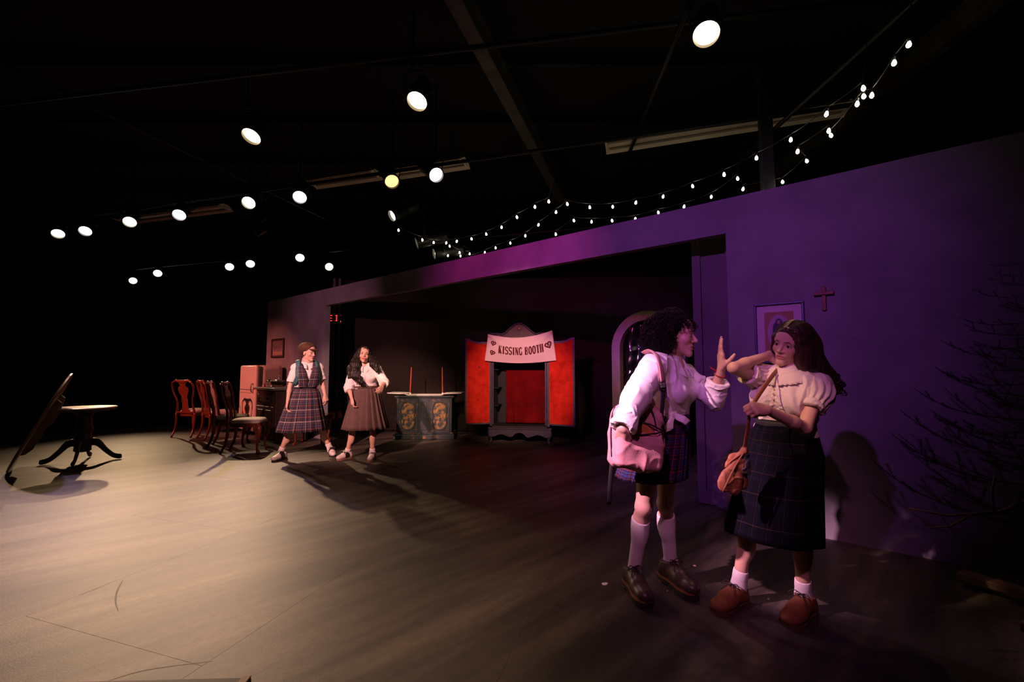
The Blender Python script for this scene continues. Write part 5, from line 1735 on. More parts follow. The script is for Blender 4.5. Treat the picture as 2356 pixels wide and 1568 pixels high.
def sock(t, base, kn, an, toe, top, m, inf=0.006, slouch=0.0, vox=0.004, name='sock'):
    """top = fraction of the way from ankle to knee"""
    kn, an = V3(kn), V3(an); fw = V3(toe) - an; fw[2] = 0
    lo = np.minimum(kn, an) - 0.12; hi = np.maximum(kn, an) + 0.12
    hi2 = an + (kn - an) * top
    lo[2] = max(0.0, an[2] - 0.06); hi[2] = max(hi2[2], an[2]) + 0.06
    F = Field(lo, hi, vox)
    leg_sdf(F, kn + (kn - an) * 0.5, kn, an, -fw, inf)
    F.cone(an, an - V3((0, 0, 0.05)) + unit(fw) * 0.012, 0.030 + inf, 0.030 + inf, 0.02)
    ax = unit(kn - an)
    if slouch:
        for k in range(3):
            c = an + ax * (0.015 + 0.024 * k)
            F.cone(c - ax * 0.003, c + ax * 0.003, 0.0325 + inf, 0.0325 + inf, 0.008)
    else:
        c = hi2 - ax * 0.018
        F.cone(c - ax * 0.016, c + ax * 0.016, 0.0, 0.0, 0.01)
    F.cut(hi2, ax, 0.14)
    return field_obj(name, F, m, t, base, it=1)


def wrinkle(amp, sc=18, aniso=(1, 1, 1), seed=0.0):
    an = np.array(aniso, float)
    def fn(V, N):
        P = V * an * sc + seed
        w = _vn(P + 0.6 * np.stack([_vn(P * 0.7 + 7)] * 3, 1))
        w2 = _vn(P * 2.1 + 0.8 * np.stack([_vn(P * 0.9 + 17)] * 3, 1) + 31)
        return amp * ((1 - np.abs(w)) ** 3 * 1.4 - 0.15) + amp * 0.40 * ((1 - np.abs(w2)) ** 3 - 0.15)
    return fn


M_SKIN_C = skin_mat('skin_rosy', (0.60, 0.36, 0.28))
M_SKIN_R = skin_mat('skin_light_tan', (0.62, 0.38, 0.27))
M_SKIN_A = skin_mat('skin_fair', (0.60, 0.37, 0.29))
M_SKIN_B = skin_mat('skin_tan', (0.62, 0.38, 0.28))
M_SHIRT = mat('white_cotton_shirt', (0.78, 0.74, 0.74), 0.85, bump=0.06, bscale=220)
M_CREAM = mat('cream_cotton_blouse', (0.72, 0.63, 0.54), 0.85, bump=0.06, bscale=220)
M_SOCK = mat('white_knit_sock', (0.74, 0.68, 0.68), 0.9, bump=0.12, bscale=300)
M_LACE = mat('dark_lace', (0.02, 0.014, 0.012), 0.7)
M_HAIR_C = mat('dark_curly_hair', (0.013, 0.008, 0.006), 0.6, spec=0.22, var=0.3, scale=30)
M_HAIR_R = mat('brown_long_hair', (0.040, 0.019, 0.011), 0.36, var=0.4, scale=14, stretch=(1, 1, 0.25))
M_HAIR_B = mat('black_wavy_hair', (0.014, 0.009, 0.008), 0.5, spec=0.3, var=0.3, scale=20)


# ------------------------------------------------------------------ curly-haired woman with the pink backpack
CB = (0.83, 2.54, 0.0)
CU = thing('person', 'person with short dark curly hair in tied white shirt, plaid skirt and knee socks', 'person', CB)
J = dict(pel=(0.846, 2.500, 0.917), waist=(0.869, 2.490, 1.023), chest=(0.892, 2.470, 1.147), neck=(0.904, 2.460, 1.270),
         shR=(0.768, 2.360, 1.269), elR=(0.621, 2.200, 1.108), wrR=(0.533, 2.115, 0.970),
         shL=(1.003, 2.540, 1.215), elL=(1.111, 2.420, 1.092), wrL=(1.126, 2.340, 1.255),
         hipR=(0.777, 2.460, 0.862), hipL=(0.918, 2.560, 0.851), knR=(0.732, 2.470, 0.489), knL=(0.884, 2.560, 0.481),
         anR=(0.701, 2.585, 0.086), anL=(0.943, 2.665, 0.110), toeR=(0.704, 2.357, 0.03), toeL=(0.992, 2.438, 0.03),
         tf=(0.68, -0.73, 0), pf=(0.45, -0.89, 0), slim=0.92)
CJ = J
HC = Frame((0.933, 2.460, 1.445), (0.84, -0.54, -0.08), (0.12, -0.05, 1.0), 1.0)
build_body(CU, CB, J, HC, {
    'R': (((0.02, 0.62, -0.8), (0.6, 0.6, 0.2)), dict(curl=(18, 22, 24, 28), thumb=(25, 10), spread=3)),
    'L': (((-0.05, -0.04, 1.0), (0.97, -0.10, 0.05)), dict(curl=((-6, 10, 8), (-2, 8, 6), (2, 8, 6), (8, 10, 8)), thumb=(46, 4, 60), spread=2, sc=0.96))},
    0.0035, M_SKIN_C, dict(mouth_open=1.0, nose=1.02), 1.0)
eyes(HC, CU, CB, (0.0, 1, -0.08))

# shirt: torso, sleeves, rolled cuffs
lo = np.min([V3(J[k]) for k in ('waist', 'chest', 'neck', 'shR', 'shL', 'elR', 'elL', 'wrR', 'wrL')], 0) - 0.17
hi = np.max([V3(J[k]) for k in ('waist', 'chest', 'neck', 'shR', 'shL', 'elR', 'elL', 'wrR', 'wrL')], 0) + 0.13
F = Field(lo, hi, 0.004)
torso_sdf(F, J, 0.013, bust=0.66)
wv = V3(J['waist'])
F.cut(wv - V3((0, 0, 0.050)), (0.0, 0, -1), 0.20)
# open neck
F.ell(HC(0, -0.02, -0.16), (0.058, 0.06, 0.06), HC.ax, 0.01, 's')
F.cone(V3(J['neck']) + unit(J['tf']) * 0.075 + V3((0, 0, 0.03)), V3(J['chest']) + unit(J['tf']) * 0.15 + V3((0, 0, 0.02)), 0.030, 0.006, 0.01, op='s')
SHC = field_obj('shirt', F, M_SHIRT, CU, CB, it=1, disp=wrinkle(0.010, 9, (1.2, 1.2, 0.8)))


def sleeve(parent, base, J, s, frac, r0, r1, r2, m, w=0.009, extra=0.0, vox=0.004, sc=9, name='sleeve'):
    sh, el, wr = V3(J['sh' + s]), V3(J['el' + s]), V3(J['wr' + s])
    F = Field(np.minimum(np.minimum(sh, el), wr) - 0.14, np.maximum(np.maximum(sh, el), wr) + 0.14, vox)
    if frac <= 1:
        e = sh + (el - sh) * frac
        F.cone(sh, e, r0, r1, 0.03); F.cut(e, el - sh, 0.2)
    else:
        e = el + (wr - el) * (frac - 1)
        F.cone(sh, el, r0, r1, 0.03); F.cone(el, e, r1, r2, 0.02)
        if extra: F.cone(sh + V3((-0.015, 0, -0.03)), el + V3((-0.012, 0, -0.015)), r0 + extra * 0.6, r1 + extra, 0.04)
        F.cut(e, wr - el, 0.095)
    return field_obj(name, F, m, parent, base, it=1, disp=wrinkle(w, sc, (1, 1, 1.0), 2.0 if s == 'R' else 6.0))


sleeve(SHC, CB, J, 'R', 1.84, 0.057, 0.054, 0.050, M_SHIRT, 0.008, 0.004)
sleeve(SHC, CB, J, 'L', 1.30, 0.062, 0.050, 0.050, M_SHIRT, 0.012)
# rolled cuffs
def cuff(parent, base, c, ax, r, ln, m, seed=0, flare=1.0, name='cuff'):
    ax = unit(ax); F = Field(V3(c) - 0.13, V3(c) + 0.13, 0.0035)
    F.cone(V3(c) - ax * ln / 2, V3(c) + ax * ln / 2, r, r * flare, 0.01)
    F.cut(V3(c) + ax * ln * 0.62, ax, 0.2); F.cut(V3(c) - ax * ln * 0.62, -ax, 0.2)
    F.cone(V3(c) + ax * ln * 0.3, V3(c) + ax * (ln + 0.05), r * 0.66, r * 0.80 * flare, 0.004, op='s')
    return field_obj(name, F, m, parent, base, it=1, disp=wrinkle(0.005, 22, seed=seed))


for s, wr_t, r, ln in (('R', 0.83, 0.056, 0.055), ('L', 0.34, 0.053, 0.075)):
    el, wr = V3(J['el' + s]), V3(J['wr' + s]); ax = unit(wr - el)
    cuff(SHC, CB, el + (wr - el) * wr_t, ax, r, ln, M_SHIRT, 3 if s == 'R' else 9, 1.10)
# collar wings and knot tails
def flap(parent, base, pts, m, th=0.006, name='collar'):
    """quad strip sheet from rows of points"""
    rows = [[Vector(p) - Vector(base) for p in r] for r in pts]
    nv, nu = len(rows) - 1, len(rows[0]) - 1
    def fn(u, v):
        x, y = u * nu, v * nv; i, j = min(int(x), nu - 1), min(int(y), nv - 1)
        a = rows[j][i].lerp(rows[j][i + 1], x - i); b = rows[j + 1][i].lerp(rows[j + 1][i + 1], x - i)
        return a.lerp(b, y - j)
    return MB().grid(fn, nu * 4, nv * 4).build(name, m, parent, smooth=True, solid=th)


tfC = unit(J['tf']); tlC = np.cross((0, 0, 1), tfC); nkC = V3(J['neck'])
def around(nk, tf, tl, a, r, z): return nk + (math.cos(R(a)) * tf + math.sin(R(a)) * tl) * r + V3((0, 0, z))
for sg in (-1, 1):
    aa = [sg * a for a in (18, 55, 95, 135, 178)]
    rr1 = [0.078, 0.070, 0.066, 0.064, 0.062]
    up_ = [around(nkC, tfC, tlC, a, r, z) for a, r, z in zip(aa, rr1, (-0.005, 0.018, 0.034, 0.044, 0.048))]
    dn_ = [around(nkC, tfC, tlC, a, r + 0.034, z) for a, r, z in zip(aa, rr1, (-0.066, -0.028, -0.006, 0.006, 0.012))]
    md_ = [(a + b) / 2 + V3((0, 0, 0.008)) for a, b in zip(up_, dn_)]
    flap(SHC, CB, [up_, md_, dn_], M_SHIRT)
kt = V3((0.868, 2.360, 1.007))
F = Field(kt - 0.16, kt + 0.16, 0.0035)
F.ell(kt, (0.017, 0.016, 0.016), None, 0.008)
F.cone(kt, (0.792, 2.390, 1.023), 0.012, 0.018, 0.02); F.cone(kt, (0.908, 2.420, 1.039), 0.012, 0.022, 0.02)
field_obj('knot', F, M_SHIRT, SHC, CB, it=1, disp=wrinkle(0.004, 26))
flap(SHC, CB, [[kt + V3((0, 0, 0.012)), kt - V3((0, 0, 0.008))], [(0.883, 2.320, 1.016), (0.871, 2.320, 0.984)], [(0.907, 2.300, 1.007), (0.889, 2.290, 0.974)], [(0.938, 2.310, 0.981), (0.904, 2.290, 0.963)]], M_SHIRT, 0.005, 'knot_tail')
flap(SHC, CB, [[kt + V3((-0.012, 0, 0.0)), kt + V3((0.010, 0, -0.004))], [(0.826, 2.330, 0.978), (0.854, 2.320, 0.975)], [(0.809, 2.330, 0.946), (0.848, 2.310, 0.942)], [(0.815, 2.330, 0.919), (0.837, 2.320, 0.930)]], M_SHIRT, 0.005, 'knot_tail')
# placket and buttons
mb = MB(); pb = []
for k in range(6):
    p = V3(J['chest']) + unit(J['tf']) * (0.125 - 0.012 * abs(k - 2)) + V3((0, 0, 0.06 - 0.032 * k)) - V3(CB)
    mb.lathe([(0.001, 0), (0.0055, 0.001), (0.0055, 0.003), (0.001, 0.0035)], 8, c=p, mtx=Vector(J['tf']).to_track_quat('Z', 'Y').to_matrix())
mb.build('buttons', mat('pearl_button', (0.6, 0.5, 0.55), 0.3), SHC)

M_PLC = plaid('plaid_red_blue', (0.012, 0.012, 0.035), [(0.08, 0.10, (0.20, 0.015, 0.02)), (0.30, 0.05, (0.04, 0.06, 0.22)), (0.50, 0.16, (0.03, 0.03, 0.16)), (0.78, 0.05, (0.26, 0.03, 0.03))],
              [(0.10, 0.10, (0.22, 0.015, 0.02)), (0.35, 0.05, (0.05, 0.08, 0.22)), (0.55, 0.15, (0.03, 0.03, 0.15)), (0.82, 0.05, (0.22, 0.04, 0.06))], 30, 7)
pl_ = np.cross((0, 0, 1), unit(J['pf'])); pf_ = unit(J['pf'])
skirt('skirt', M_PLC, CU, CB, [
    ((0.862, 2.490, 1.023), pl_, pf_, 0.132, 0.108), ((0.848, 2.490, 0.943), pl_, pf_, 0.156, 0.134), ((0.815, 2.490, 0.809), pl_, pf_, 0.178, 0.155), ((0.780, 2.490, 0.652), pl_, pf_, 0.198, 0.172)], 264, 22, 0.022, sub=6, vis=0.006)
MB().tube([Vector(V3((0.861, 2.490, 0.987)) + pl_ * 0.147 * math.cos(q) + pf_ * 0.124 * math.sin(q) - V3(CB)) for q in [i * math.pi / 16 for i in range(33)]], 0.018, 6, flat=(1, 0.28), up=(0, 0, 1)).build('belt', mat('black_belt', (0.01, 0.009, 0.01), 0.5), CU, smooth=True)
for s in ('R', 'L'):
    sock(CU, CB, J['kn' + s], J['an' + s], J['toe' + s], 0.80, M_SOCK, name='knee_sock')
M_SHC = mat('dark_brown_leather', (0.055, 0.034, 0.028), 0.38, var=0.2, scale=14, bump=0.08, bscale=90)
M_SOLE = mat('black_rubber_sole', (0.012, 0.010, 0.009), 0.7)
M_WELT = mat('tan_welt', (0.20, 0.085, 0.035), 0.55)
shoe(CU, CB, (0.672, 2.640), (0.706, 2.352), M_SHC, M_SOLE, M_LACE, thick=0.016, heelblock=0.024, welt=M_WELT, lug=True)
shoe(CU, CB, (0.893, 2.712), (0.996, 2.432), M_SHC, M_SOLE, M_LACE, thick=0.016, heelblock=0.024, welt=M_WELT, lug=True)
wl_, el_ = V3(J['wrL']), V3(J['elL']); ax = unit(wl_ - el_)
p0 = wl_ - ax * 0.035 - V3(CB); a1 = unit(np.cross(ax, (0, 1, 0))); a2 = np.cross(ax, a1)
MB().tube([Vector(p0 + 0.0285 * (math.cos(q) * a1 + math.sin(q) * a2)) for q in [i * math.pi / 10 for i in range(21)]], 0.0022, 5).tube([Vector(p0 - a1 * 0.028), Vector(p0 + V3((-0.045, -0.01, 0.03))), Vector(p0 + V3((-0.055, -0.01, 0.042)))], [0.002, 0.004, 0.002], 5).build('red_bracelet', mat('red_thread', (0.5, 0.03, 0.02), 0.7), CU)

# curls
F = Field(HC.c - 0.24, HC.c + 0.24, 0.006)
F.ell(HC(0, -0.035, 0.046), (0.092, 0.096, 0.086), HC.ax, 0.03)
F.ell(HC(0, -0.085, -0.02), (0.105, 0.068, 0.095), HC.ax, 0.04)
F.ell(HC(0.055, -0.05, -0.03), (0.045, 0.06, 0.09), HC.ax, 0.03); F.ell(HC(-0.055, -0.05, -0.03), (0.045, 0.06, 0.09), HC.ax, 0.03)
F.ell(HC(0, 0.115, -0.03), (0.12, 0.095, 0.090), HC.ax, 0.01, 's')
HRC = field_obj('hair', F, M_HAIR_C, CU, CB, it=0, disp=lambda V, N: 0.012 * _vn(V * 40) + 0.006 * _vn(V * 90))
rr = random.Random(11)
mb = MB(); cnt = 0
gold = math.pi * (3 - math.sqrt(5))
for i in range(2000):
    z = 1 - 2 * (i + 0.5) / 2000
    r_ = math.sqrt(1 - z * z); a = gold * i
    dl, df, du = r_ * math.cos(a), r_ * math.sin(a), z
    if df > 0.30 and du < 0.36: continue          # the face
    if du < -0.72: continue
    root = HC(dl * 0.088, -0.025 + df * 0.098, 0.038 + du * 0.092)
    out = unit(dl * HC.l + df * HC.f + du * HC.u)
    side = unit(np.cross(out, (0, 0, 1.0)) + 1e-6)
    Ln = rr.uniform(0.070, 0.120) * (1.0 + 0.55 * max(0, -df) * max(0, 0.5 - du))
    if du > 0.6: Ln *= 0.72
    if df > 0.25: Ln *= 0.6
    front = df > 0.45
    dirn = unit(out * (0.55 if front else 1.0) + np.array((0, 0, -0.55 if front else -0.25)) + 0.35 * np.array([rr.uniform(-1, 1) for _ in range(3)]))
    R0 = rr.uniform(0.005, 0.0095); tw = rr.choice((-1, 1)) * rr.uniform(2.6, 4.2); ph = rr.uniform(0, 6.28)
    pts = []
    N_ = 22
    for k in range(N_):
        s_ = k / (N_ - 1)
        c = root + dirn * Ln * s_ * (1 - 0.30 * s_) + np.array((0, 0, -1.0)) * Ln * (0.42 + 0.4 * max(0, 0.3 - du)) * s_ ** 2
        t_ = unit(dirn + np.array((0, 0, -1.0)) * s_ * 0.9)
        b1 = unit(np.cross(t_, (0.3, 0.9, 0.2))); b2 = np.cross(t_, b1)
        q = ph + tw * 2 * math.pi * s_
        rad = R0 * min(1, 4 * s_ + 0.3)
        pts.append(Vector(c + rad * (math.cos(q) * b1 + math.sin(q) * b2) - V3(CB)))
    tube_curls(mb, pts, 0.0019, 0.0009, 3)
    cnt += 1
o = mb.build('curls', M_HAIR_C, HRC, smooth=True); o['kind'] = 'stuff'

# ------------------------------------------------------------------ pink backpack hanging from her shoulder
M_PINK = mat('pink_canvas', (0.55, 0.27, 0.28), 0.8, var=0.08, scale=10, bump=0.1, bscale=160)
M_BLK = mat('black_webbing', (0.012, 0.011, 0.012), 0.7, bump=0.1, bscale=300)
KB = (0.636, 2.235, 0.924)
BP = thing('backpack', 'pink canvas backpack slung from the curly-haired woman\'s shoulder, front pocket open', 'backpack', KB)
KF = Frame(KB, (0.10, -0.99, 0.05), (0.14, 0.02, 1.0))     # l -> image right... f towards the camera
F = Field(V3(KB) - (0.24, 0.22, 0.27), V3(KB) + (0.24, 0.22, 0.27), 0.0045)
F.box(KF(0.0, -0.025, -0.03), (0.124, 0.052, 0.150), KF.ax, 0.04, 0.02)
F.ell(KF(0.012, -0.022, 0.11), (0.088, 0.048, 0.11), KF.ax, 0.05)
F.box(KF(-0.002, 0.045, -0.075), (0.118, 0.042, 0.092), KF.ax, 0.03, 0.025)
F.box(KF(0.0, 0.036, 0.018), (0.085, 0.055, 0.018), KF.ax, 0.012, 0.006, op='s')
BPO = field_obj('bag_body', F, M_PINK, BP, KB, it=1, disp=wrinkle(0.011, 8, (1, 1, 0.9), 5.0))
KL = lambda l, f, u: Vector(KF(l, f, u) - V3(KB))
# open pocket mouth
lp = smoothpath([KL(-0.122, 0.062, 0.000), KL(-0.07, 0.086, -0.006), KL(0.0, 0.092, 0.006), KL(0.07, 0.086, 0.022), KL(0.10, 0.06, 0.035)], 5)
MB().tube(lp, 0.0042, 6).build('zipper', M_BLK, BP, smooth=True)
lp = smoothpath([KL(-0.122, 0.060, 0.002), KL(-0.06, 0.052, 0.040), KL(0.0, 0.053, 0.060), KL(0.05, 0.056, 0.054), KL(0.10, 0.06, 0.036)], 5)
MB().tube(lp, 0.0042, 6).build('zipper', M_BLK, BP, smooth=True)
MB().grid(lambda u, v: KL(-0.09 + 0.17 * u, 0.050 - 0.004 * math.sin(3.14 * u) + 0.004 * v, -0.01 + v * (0.012 + 0.054 * math.sin(3.14 * min(1, u * 0.95)))), 12, 4).build('pocket_lining', mat('orange_lining', (0.45, 0.16, 0.04), 0.8), BP, smooth=True, solid=0.003)
MB().box(KL(0.097, 0.078, 0.024), (0.012, 0.008, 0.014)).box(KL(0.098, 0.085, -0.005), (0.008, 0.004, 0.042), bev=0.001).build('zip_pull', mat('dark_metal', (0.12, 0.08, 0.07), 0.35, 0.8), BP)
PM = Matrix((KF.l, KF.u, KF.f)).transposed()
MB().box(KL(-0.005, 0.042, 0.088), (0.050, 0.028, 0.004), PM @ Matrix.Rotation(R(28), 3, 'Z'), bev=0.001).build('black_patch', M_BLK, BP)
mb = MB()
for k, x in enumerate((-0.014, -0.002, 0.010)):
    c = KF(-0.005, 0.0455, 0.088); rt = PM @ Matrix.Rotation(R(28), 3, 'Z')
    def gl(dx, dy, sx, sy): mb.box(Vector(c) + rt @ Vector((x + dx, dy, 0)) - Vector(KB), (sx, sy, 0.001), rt)
    if k == 0:
        gl(-0.002, 0, 0.0014, 0.012); gl(0.003, 0, 0.0014, 0.012); gl(0.0005, -0.005, 0.005, 0.0014)
    elif k == 1:
        gl(-0.003, 0, 0.0014, 0.012); gl(0, 0.0053, 0.006, 0.0014); gl(0, 0, 0.005, 0.0014); gl(0, -0.0053, 0.006, 0.0014)
    else:
        gl(-0.003, 0, 0.0014, 0.012); gl(0, 0.0053, 0.006, 0.0014); gl(0, 0, 0.006, 0.0014); gl(0.003, 0.003, 0.0014, 0.006); gl(0.002, -0.003, 0.0014, 0.007)
mb.build('patch_letters', mat('white_print', (0.7, 0.65, 0.65), 0.7), BP)
def ribbon(pts, wd, th, name, m, parent, base, up):
    p = smoothpath([Vector(q) - Vector(base) for q in pts], 6)
    return MB().tube(p, wd, 8, flat=(th, 1.0), up=up).build(name, m, parent, smooth=True)


ribbon([(0.730, 2.400, 1.341), (0.744, 2.330, 1.352), (0.758, 2.270, 1.322), (0.770, 2.250, 1.261), (0.778, 2.250, 1.187)], 0.020, 0.25, 'shoulder_strap', M_PINK, BP, KB, (0.3, 0.3, 1))
ribbon([(0.776, 2.245, 1.192), (0.773, 2.235, 1.128), (0.761, 2.225, 1.041), (0.755, 2.225, 0.954)], 0.011, 0.25, 'webbing', M_BLK, BP, KB, (0.1, -1, 0))
MB().box(Vector((0.770, 2.230, 1.161)) - Vector(KB), (0.034, 0.014, 0.042), bev=0.005).box(Vector((0.767, 2.220, 1.162)) - Vector(KB), (0.022, 0.012, 0.01), bev=0.003).build('buckle', M_BLK, BP)
ribbon([(0.527, 2.250, 1.061), (0.506, 2.230, 1.008), (0.498, 2.220, 0.922), (0.498, 2.210, 0.816)], 0.009, 0.3, 'side_piping', M_BLK, BP, KB, (1, 0, 0))
ribbon([(0.515, 2.260, 0.828), (0.509, 2.250, 0.782), (0.499, 2.240, 0.701), (0.486, 2.230, 0.575)], 0.011, 0.25, 'loose_strap', M_BLK, BP, KB, (0, -1, 0))
ribbon([(0.656, 2.200, 1.130), (0.681, 2.170, 1.078), (0.701, 2.165, 1.019), (0.709, 2.170, 0.976)], 0.0035, 1.0, 'main_zipper', M_BLK, BP, KB, (0, -1, 0))


# ------------------------------------------------------------------ long-haired woman with the tan pouch
RB = (1.32, 2.30, 0.0)
LW = thing('person', 'person with long brown hair in cream puff-sleeved blouse and long dark skirt', 'person', RB)
J = dict(pel=(1.430, 2.310, 0.890), waist=(1.437, 2.310, 0.985), chest=(1.440, 2.300, 1.109), neck=(1.465, 2.300, 1.223),
         shR=(1.361, 2.380, 1.198), elR=(1.140, 2.240, 1.259), wrR=(1.389, 2.355, 1.328),
         shL=(1.533, 2.200, 1.163), elL=(1.407, 2.110, 0.971), wrL=(1.180, 2.030, 1.065),
         hipR=(1.373, 2.360, 0.827), hipL=(1.471, 2.260, 0.854), knR=(1.253, 2.360, 0.464), knL=(1.450, 2.240, 0.461),
         anR=(1.218, 2.415, 0.095), anL=(1.502, 2.320, 0.091), toeR=(1.054, 2.32, 0.03), toeL=(1.353, 2.21, 0.03),
         tf=(-0.84, -0.54, 0), pf=(-0.80, -0.60, 0), slim=0.80)
HL = Frame((1.460, 2.270, 1.386), (-0.88, -0.46, -0.15), (0.30, -0.17, 1.0), 0.94)
build_body(LW, RB, J, HL, {
    'R': (((0.90, 0.28, -0.30), (0.2, -0.9, 0.3)), dict(curl=(12, 14, 16, 18), thumb=(30, 10), spread=3)),
    'L': (((-0.86, -0.30, 0.10), (0.30, 0.80, -0.50)), dict(curl=((82, 96, 60), (84, 98, 60), (86, 98, 60), (88, 98, 60)), thumb=(55, 42, 78), spread=0, sc=0.95))},
    0.0035, M_SKIN_R, dict(nose=1.0, mouth_open=0.35), 0.3)
eyes(HL, LW, RB, (0.05, 1, 0.02))
tf = unit(J['tf']); tl = np.cross((0, 0, 1), tf)
lo = np.min([V3(J[k]) for k in ('waist', 'chest', 'neck', 'shR', 'shL')], 0) - 0.22
hi = np.max([V3(J[k]) for k in ('waist', 'chest', 'neck', 'shR', 'shL')], 0) + 0.16
F = Field(lo, hi, 0.004)
torso_sdf(F, J, 0.012, bust=0.86)
shL, elL, shR, elR = (V3(J[k]) for k in ('shL', 'elL', 'shR', 'elR'))
aL = unit(elL - shL); aR = unit(elR - shR)
F.cut(V3(J['waist']) - V3((0, 0, 0.075)), (0, 0, -1), 0.22)
F.ell(HL(0, -0.03, -0.165), (0.056, 0.058, 0.055), HL.ax, 0.01, 's')
chv = V3(J['chest'])
def lace(V, N):
    d = V - chv; f = d @ tf; l = d @ tl
    z = d[:, 2]
    front = (f > 0.04) * np.exp(-((l / 0.055) ** 4) - (((z + 0.02) / 0.085) ** 4))
    g = _vn(V * 105) ; g2 = np.abs(_vn(V * 62 + 9))
    fold = 0.006 * np.sin((l * 1.0 + z * 0.25) * 95 + 2 * _vn(V * 9)) * (1 - front) * np.clip((np.abs(l) - 0.05) / 0.05, 0, 1)
    return front * (0.004 * g + 0.006 * (0.5 - g2)) + fold + wrinkle(0.007, 8)(V, N) * (1 - 0.7 * front)
BLO = field_obj('blouse', F, M_CREAM, LW, RB, it=1, disp=lace)
def puff(sh, a, ln, r, off, seed):
    F = Field(sh - 0.17, sh + 0.17, 0.004)
    F.ell(sh + a * 0.045 + V3(off), (r * 1.06, r * 1.04, r * 1.08), None, 0.03)
    F.cone(sh, sh + a * ln, r * 0.95, r * 0.92, 0.03)
    F.cut(sh + a * ln, a, 0.2)
    c1 = unit(np.cross(a, (0.3, 0.5, 0.1))); c2 = np.cross(a, c1)
    def dp(V, N):
        d = V - sh
        q = np.arctan2(d @ c1, d @ c2)
        return 0.0045 * np.sin(q * 15 + 3 * _vn(V * 14 + seed)) + wrinkle(0.004, 12, seed=seed)(V, N)
    field_obj('puff_sleeve', F, M_CREAM, BLO, RB, it=1, disp=dp)


puff(shL, aL, 0.115, 0.064, (0.010, -0.008, 0.004), 1.0); puff(shR, aR, 0.125, 0.058, (0, 0, 0.010), 4.0)
cuff(BLO, RB, shL + aL * 0.122, aL, 0.060, 0.026, M_CREAM, 2, 1.0, 'sleeve_band')
cuff(BLO, RB, shR + aR * 0.128, aR, 0.056, 0.022, M_CREAM, 5, 1.0, 'sleeve_band')
nk = V3(J['neck'])
for sg in (-1, 1):
    aa = [sg * a for a in (4, 30, 60, 90, 130, 178)]
    r0 = [0.104, 0.099, 0.094, 0.090, 0.084, 0.080]
    up_ = [around(nk, tf, tl, a, r, z) for a, r, z in zip(aa, r0, (0.004, 0.014, 0.026, 0.034, 0.044, 0.048))]
    dn_ = [around(nk, tf, tl, a, r + 0.042, z) for a, r, z in zip(aa, r0, (-0.052, -0.046, -0.030, -0.014, 0.0, 0.01))]
    md_ = [(a + b) / 2 + V3((0, 0, 0.010)) for a, b in zip(up_, dn_)]
    c_ = flap(BLO, RB, [up_, md_, dn_], M_CREAM)
    mb = MB()
    for k in range(len(dn_) - 1):
        for j in range(3):
            p = Vector(dn_[k]).lerp(Vector(dn_[k + 1]), (j + 0.5) / 3) - Vector(RB)
            mb.lathe([(0.001, -0.004), (0.007, -0.002), (0.008, 0.001), (0.003, 0.004)], 8, c=p)
    mb.build('scalloped_edge', M_CREAM, c_, smooth=True)
mb = MB()
for k in range(7):
    p = chv + tf * (0.118 + 0.012 * math.exp(-((k - 3) / 1.6) ** 2)) + V3((0, 0, 0.07 - 0.026 * k)) - V3(RB)
    mb.lathe([(0.001, 0), (0.005, 0.001), (0.005, 0.003), (0.001, 0.0035)], 8, c=p, mtx=Vector(tf).to_track_quat('Z', 'Y').to_matrix())
mb.build('buttons', MATS['pearl_button'], BLO)
# skirt
thin = (0.050, 0.028, 0.018)
M_PLR = plaid('plaid_dark_windowpane', (0.0045, 0.0045, 0.007), [(0.48, 0.022, thin), (0.20, 0.16, (0.006, 0.006, 0.013)), (0.70, 0.12, (0.006, 0.006, 0.008))], [(0.48, 0.022, thin), (0.75, 0.14, (0.006, 0.006, 0.013))], 21, 7, 0.98, 0.0)
pf = unit(J['pf']); pl2 = np.cross((0, 0, 1), pf)
skirt('skirt', M_PLR, LW, RB, [((1.432, 2.310, 0.990), pl2, pf, 0.122, 0.104), ((1.430, 2.310, 0.931), pl2, pf, 0.146, 0.130), ((1.421, 2.310, 0.818), pl2, pf, 0.174, 0.158), ((1.382, 2.310, 0.662), pl2, pf, 0.196, 0.172),
                               ((1.336, 2.310, 0.402), pl2, pf, 0.228, 0.182)], 160, 0, 0, sub=8, vis=0.010)
wb_ = V3((1.429, 2.310, 0.963)) - V3(RB)
MB().tube([Vector(wb_ + pl2 * 0.129 * math.cos(q) + pf * 0.112 * math.sin(q)) for q in [i * math.pi / 16 for i in range(33)]], 0.026, 6, flat=(1, 0.22), up=(0, 0, 1)).build('waistband', mat('black_waistband', (0.010, 0.009, 0.010), 0.7), LW, smooth=True)
for s in ('R', 'L'):
    sock(LW, RB, J['kn' + s], J['an' + s], J['toe' + s], 0.24, M_SOCK, inf=0.004, slouch=1.0, name='ankle_sock')
M_SHR = mat('rust_suede', (0.22, 0.075, 0.028), 0.8, var=0.2, scale=16, bump=0.12, bscale=140)
M_SOLR = mat('brown_sole', (0.09, 0.04, 0.022), 0.7)
shoe(LW, RB, (1.266, 2.446), (1.040, 2.312), M_SHR, M_SOLR, M_LACE, thick=0.018, welt=M_SOLR, wid=1.12)
shoe(LW, RB, (1.560, 2.348), (1.334, 2.196), M_SHR, M_SOLR, M_LACE, thick=0.018, welt=M_SOLR, wid=1.12)

